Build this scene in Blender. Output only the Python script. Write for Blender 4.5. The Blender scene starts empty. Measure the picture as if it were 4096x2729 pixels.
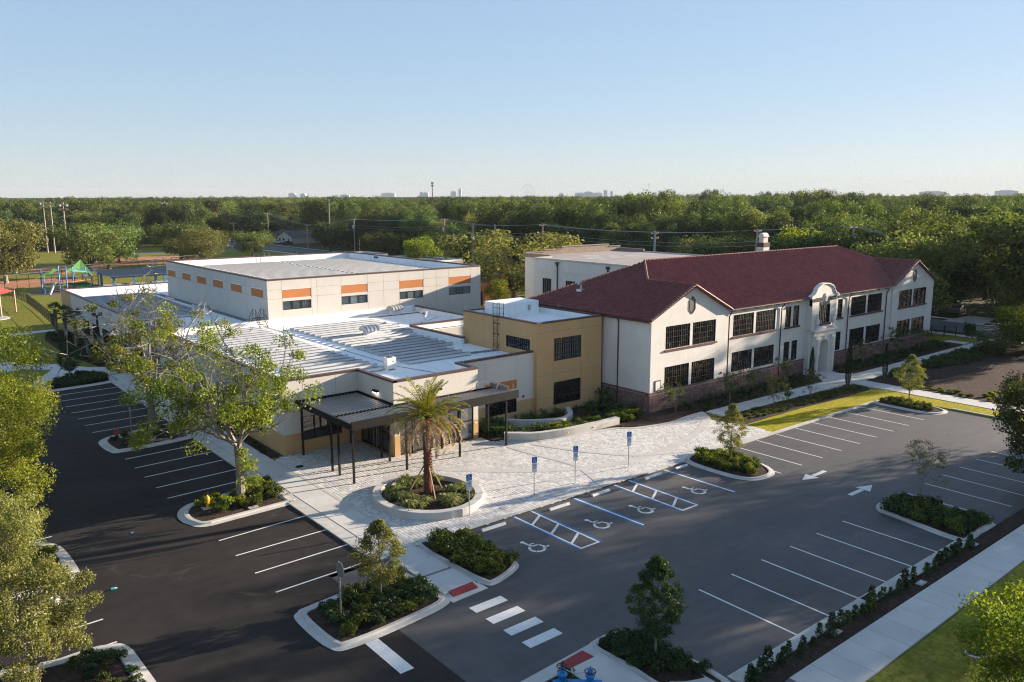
import bpy, math, random
import numpy as np
from mathutils import Vector, Matrix
R = math.radians
rnd = random.Random(7)
scene = bpy.context.scene
col = scene.collection

# ------------------------------------------------------------------ camera, sky, sun, exposure
CAM_H = 19.2
yaw, pitch, roll = R(39.096), R(10.083), R(-0.124)
cam_data = bpy.data.cameras.new("camera")
cam = bpy.data.objects.new("camera", cam_data); col.objects.link(cam)
fw = Vector((math.sin(yaw)*math.cos(pitch), math.cos(yaw)*math.cos(pitch), -math.sin(pitch)))
rt = Vector((math.cos(yaw), -math.sin(yaw), 0)); up = rt.cross(fw)
rt2 = rt*math.cos(roll) + up*math.sin(roll); up2 = up*math.cos(roll) - rt*math.sin(roll)
cam.matrix_world = Matrix((( rt2.x, up2.x, -fw.x, 0), (rt2.y, up2.y, -fw.y, 0), (rt2.z, up2.z, -fw.z, CAM_H), (0, 0, 0, 1)))
cam_data.sensor_width = 36.0; cam_data.lens = 28.545
cam_data.clip_start = 0.5; cam_data.clip_end = 30000
scene.camera = cam

SUN_EL = R(12.3)
SUN_AZ = math.atan2(0.9735, -0.2288)        # compass-like angle from +Y towards +X
world = bpy.data.worlds.new("World"); scene.world = world; world.use_nodes = True
wn = world.node_tree.nodes; wl = world.node_tree.links
sky = wn.new("ShaderNodeTexSky"); sky.sky_type = 'NISHITA'; sky.sun_disc = False
sky.sun_elevation = SUN_EL; sky.sun_rotation = SUN_AZ
sky.altitude = 30; sky.air_density = 1.0; sky.dust_density = 0.3; sky.ozone_density = 6.0
soft = wn.new("ShaderNodeGamma"); soft.inputs[1].default_value = 0.29     # an evenly bright, low-contrast evening sky all round
deep = wn.new("ShaderNodeHueSaturation"); deep.inputs["Hue"].default_value = 0.512; deep.inputs["Saturation"].default_value = 1.34
bg = wn["Background"]; wl.new(sky.outputs[0], soft.inputs[0]); wl.new(soft.outputs[0], deep.inputs["Color"]); wl.new(deep.outputs[0], bg.inputs[0]); bg.inputs[1].default_value = 0.136
sun_d = bpy.data.lights.new("sun", 'SUN'); sun = bpy.data.objects.new("sun", sun_d); col.objects.link(sun)
sun_d.energy = 4.2; sun_d.angle = R(0.55); sun_d.color = (1.0, 0.84, 0.66)
sd = Vector((math.sin(SUN_AZ)*math.cos(SUN_EL), math.cos(SUN_AZ)*math.cos(SUN_EL), math.sin(SUN_EL)))
sun.rotation_euler = sd.to_track_quat('Z', 'Y').to_euler(); sun.location = (200, -30, 80)
vs = scene.view_settings
vs.view_transform = 'Standard'; vs.look = 'None'; vs.exposure = 2.03; vs.gamma = 1.0; vs.use_curve_mapping = False
scene.cycles.use_denoising = True; scene.cycles.denoising_prefilter = 'NONE'; scene.cycles.pixel_filter_type = 'BLACKMAN_HARRIS'; scene.cycles.filter_width = 1.15
scene.cycles.max_bounces = 6; scene.cycles.diffuse_bounces = 3; scene.cycles.glossy_bounces = 3
scene.cycles.transparent_max_bounces = 6; scene.cycles.sample_clamp_indirect = 4.0

# ------------------------------------------------------------------ helpers
ORG = {}
def origin(o): return ORG.get(o.name, (0, 0, 0)) if o is not None else (0, 0, 0)

class MB:
    """collects polygons in world coordinates; build() makes ONE mesh object of them"""
    def __init__(s): s.v = []; s.f = []; s.mi = []; s.cur = 0
    def poly(s, pts):
        n = len(s.v); s.v += [tuple(p) for p in pts]; s.f.append(tuple(range(n, n+len(pts)))); s.mi.append(s.cur); return s
    def box(s, x0, y0, z0, x1, y1, z1):
        n = len(s.v)
        s.v += [(x0,y0,z0),(x1,y0,z0),(x1,y1,z0),(x0,y1,z0),(x0,y0,z1),(x1,y0,z1),(x1,y1,z1),(x0,y1,z1)]
        for q in ((0,3,2,1),(4,5,6,7),(0,1,5,4),(1,2,6,5),(2,3,7,6),(3,0,4,7)):
            s.f.append(tuple(n+i for i in q)); s.mi.append(s.cur)
        return s
    def prism(s, poly, z0, z1, bottom=False):
        a = sum(poly[i][0]*poly[(i+1)%len(poly)][1]-poly[(i+1)%len(poly)][0]*poly[i][1] for i in range(len(poly)))
        if a < 0: poly = poly[::-1]
        k = len(poly); n = len(s.v)
        s.v += [(p[0],p[1],z0) for p in poly] + [(p[0],p[1],z1) for p in poly]
        for i in range(k):
            j = (i+1) % k; s.f.append((n+i, n+j, n+k+j, n+k+i)); s.mi.append(s.cur)
        s.f.append(tuple(n+k+i for i in range(k))); s.mi.append(s.cur)
        if bottom: s.f.append(tuple(n+i for i in range(k-1,-1,-1))); s.mi.append(s.cur)
        return s
    def tube(s, pts, rad, n=6, cap=True):
        pts = [Vector(p) for p in pts]
        if not isinstance(rad, (list, tuple)): rad = [rad]*len(pts)
        b = len(s.v); prev = None
        for i, p in enumerate(pts):
            d = (pts[min(i+1,len(pts)-1)] - pts[max(i-1,0)])
            d = d.normalized() if d.length > 1e-6 else Vector((0,0,1))
            a = (prev - d*prev.dot(d)) if prev is not None else (Vector((1,0,0)) if abs(d.x) < .9 else Vector((0,1,0)))
            a = (a - d*a.dot(d)).normalized(); prev = a; c = d.cross(a)
            for k in range(n):
                t = 2*math.pi*(k+.5)/n
                s.v.append(tuple(p + (a*math.cos(t) + c*math.sin(t))*rad[i]))
        for i in range(len(pts)-1):
            for k in range(n):
                k2 = (k+1) % n
                s.f.append((b+i*n+k, b+i*n+k2, b+(i+1)*n+k2, b+(i+1)*n+k)); s.mi.append(s.cur)
        if cap:
            e = b+(len(pts)-1)*n
            s.f.append(tuple(b+k for k in range(n-1,-1,-1))); s.mi.append(s.cur)
            s.f.append(tuple(e+k for k in range(n))); s.mi.append(s.cur)
        return s
    def lathe(s, cx, cy, prof, n=16):
        b = len(s.v)
        for r_, z in prof:
            for k in range(n):
                t = 2*math.pi*k/n; s.v.append((cx+r_*math.cos(t), cy+r_*math.sin(t), z))
        for i in range(len(prof)-1):
            for k in range(n):
                k2 = (k+1) % n
                s.f.append((b+i*n+k, b+i*n+k2, b+(i+1)*n+k2, b+(i+1)*n+k)); s.mi.append(s.cur)
        e = b+(len(prof)-1)*n
        s.f.append(tuple(e+k for k in range(n))); s.mi.append(s.cur)
        return s
    def mesh(s, name, mats, org=(0,0,0), smooth=False):
        me = bpy.data.meshes.new(name)
        v = [(p[0]-org[0], p[1]-org[1], p[2]-org[2]) for p in s.v]
        me.from_pydata(v, [], s.f)
        mats = mats if isinstance(mats, (list, tuple)) else [mats]
        for m in mats: me.materials.append(m)
        if len(mats) > 1: me.polygons.foreach_set("material_index", s.mi)
        if smooth: me.polygons.foreach_set("use_smooth", [True]*len(me.polygons))
        me.update(); return me
    def build(s, name, mats, parent=None, smooth=False, org=None):
        o_ = origin(parent) if org is None else org
        return link(name, s.mesh(name, mats, o_, smooth), parent)

def link(name, me, parent=None, loc=None):
    o = bpy.data.objects.new(name, me); col.objects.link(o)
    if parent is not None: o.parent = parent; ORG[o.name] = origin(parent)
    if loc is not None: o.location = loc
    return o
def tag(o, label=None, cat=None, group=None, kind=None):
    if label: o['label'] = label
    if cat: o['category'] = cat
    if group: o['group'] = group
    if kind: o['kind'] = kind
    return o
def thing(name, label, cat, loc=(0,0,0), group=None, rz=0):
    o = bpy.data.objects.new(name, None); col.objects.link(o); o.empty_display_size = .3
    o.location = loc; o.rotation_euler = (0,0,rz); ORG[o.name] = tuple(loc)
    return tag(o, label, cat, group)
def setting(name):
    o = bpy.data.objects.new(name, None); col.objects.link(o); o['kind'] = 'structure'; ORG[o.name] = (0,0,0); return o
def struct(name, mb, m, parent=None, smooth=False):
    o = mb.build(name, m, parent, smooth)
    if parent is None: o['kind'] = 'structure'
    return o
def copy_tree(o, parent=None, keep=None):
    c = o.copy(); col.objects.link(c)
    if parent is not None: c.parent = parent
    for ch in list(o.children): copy_tree(ch, c)
    return c
def place(proto, used, loc, rz=0, sc=1.0, label=None, group=None):
    """first call moves the prototype itself, later ones copy it with its parts"""
    o = proto if proto.name not in used else copy_tree(proto)
    used.add(proto.name)
    o.location = loc; o.rotation_euler = (0,0,rz)
    o.scale = sc if isinstance(sc, (tuple, list)) else (sc, sc, sc)
    ORG[o.name] = tuple(loc)
    if label: o['label'] = label
    if group: o['group'] = group
    return o
USED = set()

# ------------------------------------------------------------------ materials
def new_mat(name):
    m = bpy.data.materials.new(name); m.use_nodes = True
    nt = m.node_tree; return m, nt, nt.nodes["Principled BSDF"]
def N(nt, t, **kw):
    n = nt.nodes.new(t)
    for k, v in kw.items():
        if k.startswith('i_'):
            key = k[2:]; key = int(key) if key.isdigit() else key.replace('_', ' ')
            n.inputs[key].default_value = v
        else: setattr(n, k, v)
    return n
def mixc(nt, fac, a, b, mode='MIX'):
    n = nt.nodes.new("ShaderNodeMix"); n.data_type = 'RGBA'; n.blend_type = mode
    for idx, val in ((0, fac), (6, a), (7, b)):
        if hasattr(val, 'is_output'): nt.links.new(val, n.inputs[idx])
        else: n.inputs[idx].default_value = val if not isinstance(val, tuple) or len(val) == 4 else (*val, 1)
    return n.outputs[2]
def ramp(nt, src, stops):
    r_ = nt.nodes.new("ShaderNodeValToRGB"); nt.links.new(src, r_.inputs[0])
    e = r_.color_ramp.elements
    while len(e) < len(stops): e.new(.5)
    for el, (p, c) in zip(e, stops): el.position = p; el.color = (c, c, c, 1) if not isinstance(c, tuple) else (*c, 1)
    return r_.outputs[0]
def noise(nt, scale, detail=4, rough=.55, vec=None, dist=0.0):
    n = nt.nodes.new("ShaderNodeTexNoise"); n.inputs["Scale"].default_value = scale
    n.inputs["Detail"].default_value = detail; n.inputs["Roughness"].default_value = rough
    n.inputs["Distortion"].default_value = dist
    if vec is not None: nt.links.new(vec, n.inputs["Vector"])
    return n.outputs["Fac"]
def noise_col(nt, scale, vec):
    n = nt.nodes.new("ShaderNodeTexNoise"); n.inputs["Scale"].default_value = scale; nt.links.new(vec, n.inputs["Vector"]); return n.outputs["Color"]
def pos(nt): return nt.nodes.new("ShaderNodeNewGeometry").outputs["Position"]
def scaled(nt, vec, sx, sy, sz):
    m = nt.nodes.new("ShaderNodeMapping"); nt.links.new(vec, m.inputs[0]); m.inputs[3].default_value = (sx, sy, sz); return m.outputs[0]
def bump(nt, p, h, strength=.3, dist=.02):
    b = nt.nodes.new("ShaderNodeBump"); b.inputs["Strength"].default_value = strength; b.inputs["Distance"].default_value = dist
    nt.links.new(h, b.inputs["Height"]); nt.links.new(b.outputs[0], p.inputs["Normal"])
def mat(name, c, rough=.8, var=.12, scale=1.5, fine=25, fvar=.06, metal=0.0, spec=.3, bmp=.0, c2=None, tone=None, obj_rand=0.0, streak=0.0):
    """plain surface: base colour, broad and fine unevenness, optional per-piece 'tone' attribute"""
    m, nt, p = new_mat(name); P = pos(nt)
    a = noise(nt, scale, 5, .6, P); f = noise(nt, fine, 3, .6, P)
    lo = tuple(max(0, x*(1-var)) for x in c); hi = tuple(min(1, x*(1+var)) for x in c) if c2 is None else c2
    cc = mixc(nt, ramp(nt, a, [(.3, 0.0), (.7, 1.0)]), lo, hi)
    cc = mixc(nt, 1.0, cc, ramp(nt, f, [(.25, 1-fvar*2), (.75, 1.0)]), 'MULTIPLY')
    if streak:
        sk = noise(nt, 1.0, 5, .65, scaled(nt, P, 2.6, 2.6, .22)); sp = noise(nt, .45, 6, .7, P, .8)
        cc = mixc(nt, 1.0, cc, ramp(nt, sk, [(.30, 1-streak), (.55, 1.0)]), 'MULTIPLY'); cc = mixc(nt, 1.0, cc, ramp(nt, sp, [(.28, 1-streak*.9), (.5, 1.0)]), 'MULTIPLY')
    if tone:
        at = nt.nodes.new("ShaderNodeAttribute"); at.attribute_name = "tone"
        cc = mixc(nt, 1.0, cc, ramp(nt, at.outputs["Fac"], [(0, 1-tone), (1, 1+tone*.6)]), 'MULTIPLY')
    if obj_rand:
        oi = nt.nodes.new("ShaderNodeObjectInfo")
        cc = mixc(nt, 1.0, cc, ramp(nt, oi.outputs["Random"], [(0, 1-obj_rand), (1, 1.0)]), 'MULTIPLY')
    nt.links.new(cc, p.inputs["Base Color"])
    p.inputs["Roughness"].default_value = rough; p.inputs["Metallic"].default_value = metal
    p.inputs["Specular IOR Level"].default_value = spec
    if bmp: bump(nt, p, f, bmp, .02)
    return m
def leaf_mat(name, c1, c2, trans=.35, hue=.25, tint=(1.25, 1.15, .55)):
    """leaves: diffuse with light coming through; per-leaf tone and per-tree variation"""
    m, nt, p = new_mat(name); nt.nodes.remove(p)
    at = nt.nodes.new("ShaderNodeAttribute"); at.attribute_name = "tone"
    cc = mixc(nt, at.outputs["Fac"], c1, c2)
    oi = nt.nodes.new("ShaderNodeObjectInfo")
    hsv = nt.nodes.new("ShaderNodeHueSaturation"); nt.links.new(cc, hsv.inputs["Color"])
    mr = N(nt, "ShaderNodeMapRange", i_3=.5-.022*hue/.25, i_4=.5+.02*hue/.25); nt.links.new(oi.outputs["Random"], mr.inputs[0]); nt.links.new(mr.outputs[0], hsv.inputs["Hue"])
    mul = N(nt, "ShaderNodeMath", operation='MULTIPLY'); mul.inputs[1].default_value = 7.31; nt.links.new(oi.outputs["Random"], mul.inputs[0])
    fr = N(nt, "ShaderNodeMath", operation='FRACT'); nt.links.new(mul.outputs[0], fr.inputs[0])
    mv = N(nt, "ShaderNodeMapRange", i_3=1-hue, i_4=1+hue*1.4); nt.links.new(fr.outputs[0], mv.inputs[0]); nt.links.new(mv.outputs[0], hsv.inputs["Value"])
    d = nt.nodes.new("ShaderNodeBsdfDiffuse"); t = nt.nodes.new("ShaderNodeBsdfTranslucent")
    g = nt.nodes.new("ShaderNodeBsdfGlossy"); g.inputs["Roughness"].default_value = .45; g.inputs["Color"].default_value = (1,1,1,1)
    nt.links.new(hsv.outputs[0], d.inputs[0])
    nt.links.new(mixc(nt, 1.0, hsv.outputs[0], tuple(tint), 'MULTIPLY'), t.inputs[0])
    mx = nt.nodes.new("ShaderNodeMixShader"); mx.inputs[0].default_value = trans
    nt.links.new(d.outputs[0], mx.inputs[1]); nt.links.new(t.outputs[0], mx.inputs[2])
    m2 = nt.nodes.new("ShaderNodeMixShader"); m2.inputs[0].default_value = .012
    nt.links.new(mx.outputs[0], m2.inputs[1]); nt.links.new(g.outputs[0], m2.inputs[2])
    nt.links.new(m2.outputs[0], nt.nodes["Material Output"].inputs["Surface"]); return m

MAT = {}
MAT['stucco'] = mat("stucco_white", (.66,.635,.595), .9, .06, .5, 30, .05, bmp=.25, streak=.05)
MAT['panel_wall'] = mat("panel_cream", (.60,.56,.505), .9, .04, .35, 40, .04, bmp=.15, streak=.025)
MAT['tan'] = mat("tan_render", (.55,.345,.165), .9, .06, .4, 60, .06, bmp=.2, streak=.035)
MAT['orange'] = mat("orange_panel", (.50,.19,.065), .85, .05, .5, 40, .05)
MAT['coping'] = mat("brown_metal_coping", (.085,.042,.03), .45, .12, 2, 20, .05, spec=.5)
MAT['joint'] = mat("panel_joint", (.16,.14,.12), .9)
MAT['white_roof'] = mat("white_roof_membrane", (.86,.86,.85), .7, .05, .3, 8, .05, spec=.35, streak=.07)
MAT['grey_walk'] = mat("grey_roof_walk_pad", (.17,.19,.21), .9)
MAT['dark_metal'] = mat("dark_bronze_metal", (.011,.010,.010), .55, .15, 3, 40, .05, spec=.2)
MAT['black_metal'] = mat("black_painted_metal", (.012,.012,.013), .4, spec=.5)
MAT['steel'] = mat("galvanised_steel", (.52,.53,.54), .35, .12, 4, 40, .06, metal=.8)
MAT['concrete'] = mat("light_concrete", (.50,.475,.44), .9, .10, .8, 30, .07, bmp=.15)
MAT['kerb'] = mat("kerb_concrete", (.50,.475,.44), .9, .14, 1.2, 18, .10, bmp=.2)
MAT['slab'] = mat("sidewalk_concrete", (.55,.53,.50), .92, .08, .7, 35, .05, obj_rand=.10, bmp=.12)
MAT['white_paint'] = mat("white_paint", (.74,.74,.72), .7, .06, 2.5, 14, .16)
MAT['blue_paint'] = mat("blue_road_paint", (.035,.17,.42), .7, .12, 2.5, 14, .12)
MAT['red_pad'] = mat("red_tactile_pad", (.30,.045,.05), .8, .08, 2, 60, .12)
MAT['red'] = mat("red_enamel", (.36,.03,.028), .4, spec=.5)
MAT['yellow'] = mat("yellow_enamel", (.75,.38,.02), .45, spec=.5)
MAT['blue'] = mat("blue_enamel", (.02,.20,.48), .4, spec=.5)
MAT['sign_blue'] = mat("sign_blue", (.012,.13,.42), .5)
MAT['sign_white'] = mat("sign_white", (.72,.72,.70), .5, .03)
MAT['bark'] = mat("bark_brown", (.11,.085,.065), .95, .35, 3, 25, .2, bmp=.6)
MAT['bark_pale'] = mat("bark_pale_grey", (.24,.21,.18), .95, .25, 3, 25, .15, bmp=.5)
MAT['twig'] = mat("bare_twig", (.36,.32,.28), .95, .2, 3, 25, .1)
MAT['timber'] = mat("timber_pole", (.38,.31,.25), .9, .2, 2, 30, .1)
MAT['timber_new'] = mat("timber_brace", (.42,.30,.17), .9)
MAT['conc_pole'] = mat("concrete_pole", (.40,.37,.34), .85, .1)
MAT['brown_sill'] = mat("brown_brick_sill", (.115,.04,.034), .85, .15, 3, 40, .1)
MAT['brick'] = mat("brick_face", (.235,.145,.130), .9, .22, 2.2, 60, .1, tone=.5)
MAT['mortar'] = mat("mortar", (.40,.36,.33), .95)
MAT['tile'] = mat("red_roof_tile", (.235,.074,.066), .6, .10, .25, 30, .06, spec=.35, tone=.20)
MAT['tile_pale'] = mat("weathered_tile_edge", (.34,.19,.145), .8, .2, 3, 30, .12, tone=.25)
MAT['copper'] = mat("brown_downpipe", (.075,.035,.028), .45, .15, 3, spec=.5)
MAT['rust'] = mat("rust_red_wall", (.48,.20,.09), .9)
MAT['clay'] = mat("orange_clay", (.42,.18,.085), .95, .12, .15, 4, .08)
MAT['back_roof'] = mat("brown_gravel_roof", (.34,.29,.28), .95, .15, .4, 12, .12)
MAT['patch'] = mat("pale_roof_patch", (.40,.37,.36), .95, .1)
MAT['asphalt_street'] = mat("street_asphalt", (.13,.13,.135), .92, .12, .3, 20, .08)
MAT['interior'] = mat("dark_interior", (.02,.02,.022), .9)
MAT['green_sail'] = mat("green_sail_cloth", (.06,.17,.05), .8)
MAT['red_sail'] = mat("red_sail_cloth", (.46,.055,.045), .8)
MAT['blue_play'] = mat("blue_play_metal", (.035,.22,.52), .5)
MAT['pavil_roof'] = mat("slate_metal_roof", (.105,.115,.135), .5, spec=.4)
MAT['palm_red'] = mat("palm_trunk_husk", (.22,.085,.05), .95, .3, 4, 30, .2, bmp=.5)
MAT['city'] = mat("haze_tinted_tower", (.55,.60,.66), .9, .08, .01, 1, .05)  # distance haze is painted into this pale blue-grey
MAT['wire'] = mat("overhead_wire", (.30,.30,.29), .7)

def m_glass(name, c=(.008,.010,.012), rough=.04, spec=.6):
    m, nt, p = new_mat(name); P = pos(nt)
    oi = nt.nodes.new("ShaderNodeObjectInfo")
    v = noise(nt, .8, 2, .5, P)
    cc = mixc(nt, v, tuple(x*.4 for x in c), tuple(x*1.8 for x in c))
    cc = mixc(nt, ramp(nt, oi.outputs["Random"], [(.55, 0.0), (1.0, .8)]), cc, tuple(min(1, x*3.2+.012) for x in c))     # lighter colour on random panes stands in for reflections
    nt.links.new(cc, p.inputs["Base Color"]); p.inputs["Roughness"].default_value = rough
    p.inputs["Specular IOR Level"].default_value = spec; p.inputs["IOR"].default_value = 2.0
    b = noise(nt, .35, 1, .4, P); bump(nt, p, b, .10, .05)
    return m
MAT['glass'] = m_glass("window_glass")
MAT['glass_grey'] = m_glass("clerestory_glass", (.045,.06,.062), .06)
MAT['glass_lobby'] = m_glass("lobby_glass", (.03,.034,.036), .03, .8)

def m_asphalt(name, c, c2, patch=.5, rough=.62, spec=.5):
    m, nt, p = new_mat(name); P = pos(nt)
    a = noise(nt, .12, 6, .6, P, .6); b = noise(nt, 1.1, 5, .65, P); g = noise(nt, 45, 3, .7, P)
    s = noise(nt, .30, 7, .72, P, 1.2); st = noise(nt, .9, 4, .6, scaled(nt, P, .12, 1.6, 1))
    cc = mixc(nt, ramp(nt, a, [(.32, 0.0), (.68, 1.0)]), c, c2)
    cc = mixc(nt, 1.0, cc, ramp(nt, b, [(.3, .80), (.7, 1.12)]), 'MULTIPLY')
    cc = mixc(nt, 1.0, cc, ramp(nt, st, [(.35, .90), (.65, 1.06)]), 'MULTIPLY')
    cc = mixc(nt, 1.0, cc, ramp(nt, g, [(.25, .66), (.8, 1.3)]), 'MULTIPLY')
    cc = mixc(nt, ramp(nt, s, [(.60, 0.0), (.76, patch)]), cc, (.20,.18,.165))
    o1 = noise(nt, .8, 3, .5, P); cc = mixc(nt, 1.0, cc, ramp(nt, o1, [(.24, .45), (.30, 1.0)]), 'MULTIPLY')                  # oil spots
    nt.links.new(cc, p.inputs["Base Color"]); p.inputs["Roughness"].default_value = rough; p.inputs["Specular IOR Level"].default_value = spec
    bump(nt, p, g, .5, .01); return m
MAT['asphalt'] = m_asphalt("new_asphalt", (.023,.0195,.0185), (.040,.034,.031), .30, .85, .15)
MAT['asphalt_old'] = m_asphalt("worn_asphalt", (.055,.051,.052), (.086,.078,.076), .28)

def m_ground(name, cols, scale, fine, bmp=.6, dist=.05, rough=.95):
    m, nt, p = new_mat(name); P = pos(nt)
    a = noise(nt, scale, 6, .65, P, .4); f = noise(nt, fine, 4, .75, P); mid = noise(nt, fine*.22, 4, .6, P)
    cc = mixc(nt, ramp(nt, a, [(.3, 0.0), (.7, 1.0)]), cols[0], cols[1])
    cc = mixc(nt, ramp(nt, mid, [(.42, 0.0), (.62, .7)]), cc, cols[2])
    cc = mixc(nt, 1.0, cc, ramp(nt, f, [(.25, .45), (.75, 1.35)]), 'MULTIPLY')
    cc = mixc(nt, 1.0, cc, ramp(nt, noise(nt, fine*.28, 5, .7, P), [(.28, .58), (.72, 1.25)]), 'MULTIPLY')
    nt.links.new(cc, p.inputs["Base Color"]); p.inputs["Roughness"].default_value = rough; p.inputs["Specular IOR Level"].default_value = .1
    bump(nt, p, f, bmp, dist); return m
MAT['lawn'] = m_ground("sunny_lawn", ((.30,.275,.010),(.40,.345,.013),(.33,.28,.025)), .5, 14, .9, .08)
MAT['lawn2'] = m_ground("park_lawn", ((.16,.175,.022),(.26,.24,.030),(.21,.19,.04)), .06, 4, .8, .08)
MAT['mulch'] = m_ground("bark_mulch", ((.060,.042,.034),(.105,.070,.054),(.035,.026,.022)), .8, 22, 1.0, .08)
MAT['forest_floor'] = m_ground("wooded_ground", ((.05,.055,.02),(.09,.09,.03),(.07,.06,.03)), .02, 1.0, .5, .2)

MAT['leaf_oak'] = leaf_mat("leaf_oak", (.020,.040,.011), (.155,.185,.052), .32, .40, (1.1,1.2,.6))
MAT['leaf_bright'] = leaf_mat("leaf_bright", (.055,.095,.010), (.275,.310,.030), .42, .18)
MAT['leaf_olive'] = leaf_mat("leaf_olive", (.060,.080,.020), (.275,.280,.090), .38, .15)
MAT['leaf_dark'] = leaf_mat("leaf_dark", (.013,.032,.012), (.070,.110,.034), .25, .25)
MAT['leaf_cypress'] = leaf_mat("leaf_cypress", (.010,.022,.010), (.030,.052,.024), .15, .1)
MAT['leaf_shrub'] = leaf_mat("leaf_shrub", (.024,.045,.010), (.120,.145,.025), .28, .2)
MAT['leaf_palm'] = leaf_mat("leaf_palm", (.11,.135,.020), (.31,.285,.045), .30, .1)
MAT['leaf_dry'] = leaf_mat("leaf_dry", (.28,.185,.085), (.46,.34,.17), .25, .1, (1.1,1.0,.8))
MAT['leaf_grass'] = leaf_mat("leaf_grass", (.10,.125,.035), (.27,.285,.11), .30, .15)
MAT['leaf_lily'] = leaf_mat("leaf_lily", (.018,.05,.014), (.07,.12,.03), .25, .2)

# ------------------------------------------------------------------ foliage generators
def quads_mesh(name, V, m, tone=None, k=4):
    """V: (n,k,3) array of k-sided faces -> mesh"""
    V = np.asarray(V, dtype=np.float32); n = len(V)
    me = bpy.data.meshes.new(name)
    me.vertices.add(n*k); me.vertices.foreach_set("co", V.reshape(-1))
    me.loops.add(n*k); me.loops.foreach_set("vertex_index", np.arange(n*k, dtype=np.int32))
    me.polygons.add(n); me.polygons.foreach_set("loop_start", np.arange(0, n*k, k, dtype=np.int32))
    me.polygons.foreach_set("loop_total", np.full(n, k, dtype=np.int32))
    me.update(calc_edges=True); me.materials.append(m)
    if tone is not None:
        at = me.attributes.new("tone", 'FLOAT', 'FACE'); at.data.foreach_set("value", np.clip(tone, 0, 1).astype(np.float32))
    return me
def unit(a): return a/np.maximum(np.linalg.norm(a, axis=-1, keepdims=True), 1e-6)
def leaves(P, D, size, rs, asp=.55, jit=.35):
    """rhombus leaves at P facing D; returns (n,4,3)"""
    n = len(P); t = unit(np.cross(D, rs.normal(size=(n,3)))); b = np.cross(D, t)
    s = size*(1 + jit*(rs.rand(n,1)-.5)*2)
    fold = D*s*.12
    return np.stack([P - t*s*.5, P + b*s*.5*asp + fold, P + t*s*.5, P - b*s*.5*asp + fold], axis=1)
def clumps(C, Rr, n_each, rs, flat=.8, shell=.55, up=.12, jitter=.95):
    P = []; D = []; T = []
    for c, r_, n in zip(C, Rr, n_each):
        d = unit(rs.normal(size=(n,3))); rad = r_*(shell + (1-shell)*rs.rand(n,1)**.6)
        q = d*rad; q[:,2] *= flat
        q += rs.normal(size=(n,3))*r_*.10
        P.append(np.array(c) + q); D.append(unit(d*.75 + np.array([0,0,up]) + rs.normal(size=(n,3))*jitter))
        T.append(np.clip(rs.rand()*.45 + rs.rand(n)*.55, 0, 1))
    return np.concatenate(P), np.concatenate(D), np.concatenate(T)
def dome(n, r, z0, z1, rs, inner=.25, lobes=4):
    """clump centres through a broad crown with uneven lobes"""
    ph = rs.rand(3)*6.28; out = []
    k = 0
    while len(out) < n and k < n*30:
        k += 1
        a = rs.rand()*2*math.pi; t = rs.rand()
        prof = math.sin(math.pi*min(1, .18 + .82*(1-t)**.85 ))**.55 if t > .12 else .72
        rr = r*prof*(1 + .24*math.sin(lobes*a+ph[0]) + .13*math.sin((lobes+3)*a+ph[1]) + .08*math.sin(9*t+ph[2]))
        q = rr*(inner + (1-inner)*rs.rand()**.45) if rs.rand() < .35 else rr*(.82 + .18*rs.rand())
        p = (q*math.cos(a), q*math.sin(a), z0 + (z1-z0)*(t**.9))
        if all((p[0]-o[0])**2+(p[1]-o[1])**2+(p[2]-o[2])**2 > (r*.19)**2 for o in out): out.append(p)
    return out
def trunk_mesh(h0, rad, C, rs, m, lean=0.0, ends=16):
    mb = MB()
    fork = (lean*.6, lean*.3, h0)
    mb.tube([(0,0,-.15), (lean*.2, 0, h0*.45), fork], [rad*1.25, rad*.95, rad*.85], 8)
    for i in rs.permutation(len(C))[:ends]:
        c = C[i]; q = rs.rand()*.25
        s0 = (fork[0]*(1-q), fork[1]*(1-q), h0*(1-q*.6))
        mid = (s0[0]*.55+c[0]*.45 + rs.normal()*.2, s0[1]*.55+c[1]*.45 + rs.normal()*.2, s0[2]*.42+c[2]*.58)
        mb.tube([s0, mid, c], [rad*.48, rad*.26, rad*.08], 5, False)
    return mb
def tree_proto(name, label, h, r, seed, leafm, n_clump=55, per=120, leaf=.36, barkm='bark', base=.28, crown_r=.24, flat=.8, inner=.25, z_low=None, rad=None, shell=.55):
    rs = np.random.RandomState(seed)
    root = thing(name, label, 'tree')
    z0 = h*base if z_low is None else z_low
    cr = r*crown_r
    C = dome(n_clump, r-cr*.7, z0+cr*.5, h-cr*.75, rs, inner)
    Rr = [cr*(.75+.55*rs.rand()) for _ in C]
    P, D, T = clumps(C, Rr, [int(per*(.7+.6*rs.rand())) for _ in C], rs, flat, shell)
    trunk_mesh(z0*.95, rad or r*.055, C, rs, None).build('trunk', MAT[barkm], root)
    link('crown', quads_mesh('crown', leaves(P, D, leaf, rs), MAT[leafm], T), root)
    return root
def shrub_mesh(name, r, h, seed, leafm, n=14, per=42, leaf=.16, asp=.6):
    rs = np.random.RandomState(seed); C = []; Rr = []
    for i in range(n):
        a = rs.rand()*6.28; q = r*.75*rs.rand()**.5
        C.append((q*math.cos(a), q*math.sin(a), h*(.25+.55*rs.rand()*(1-.4*q/r)))); Rr.append(r*(.28+.2*rs.rand()))
    P, D, T = clumps(C, Rr, [per]*n, rs, .9, .5, .5)
    keep = P[:,2] > .0
    return quads_mesh(name, leaves(P[keep], D[keep], leaf, rs, asp), MAT[leafm], T[keep])

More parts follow.
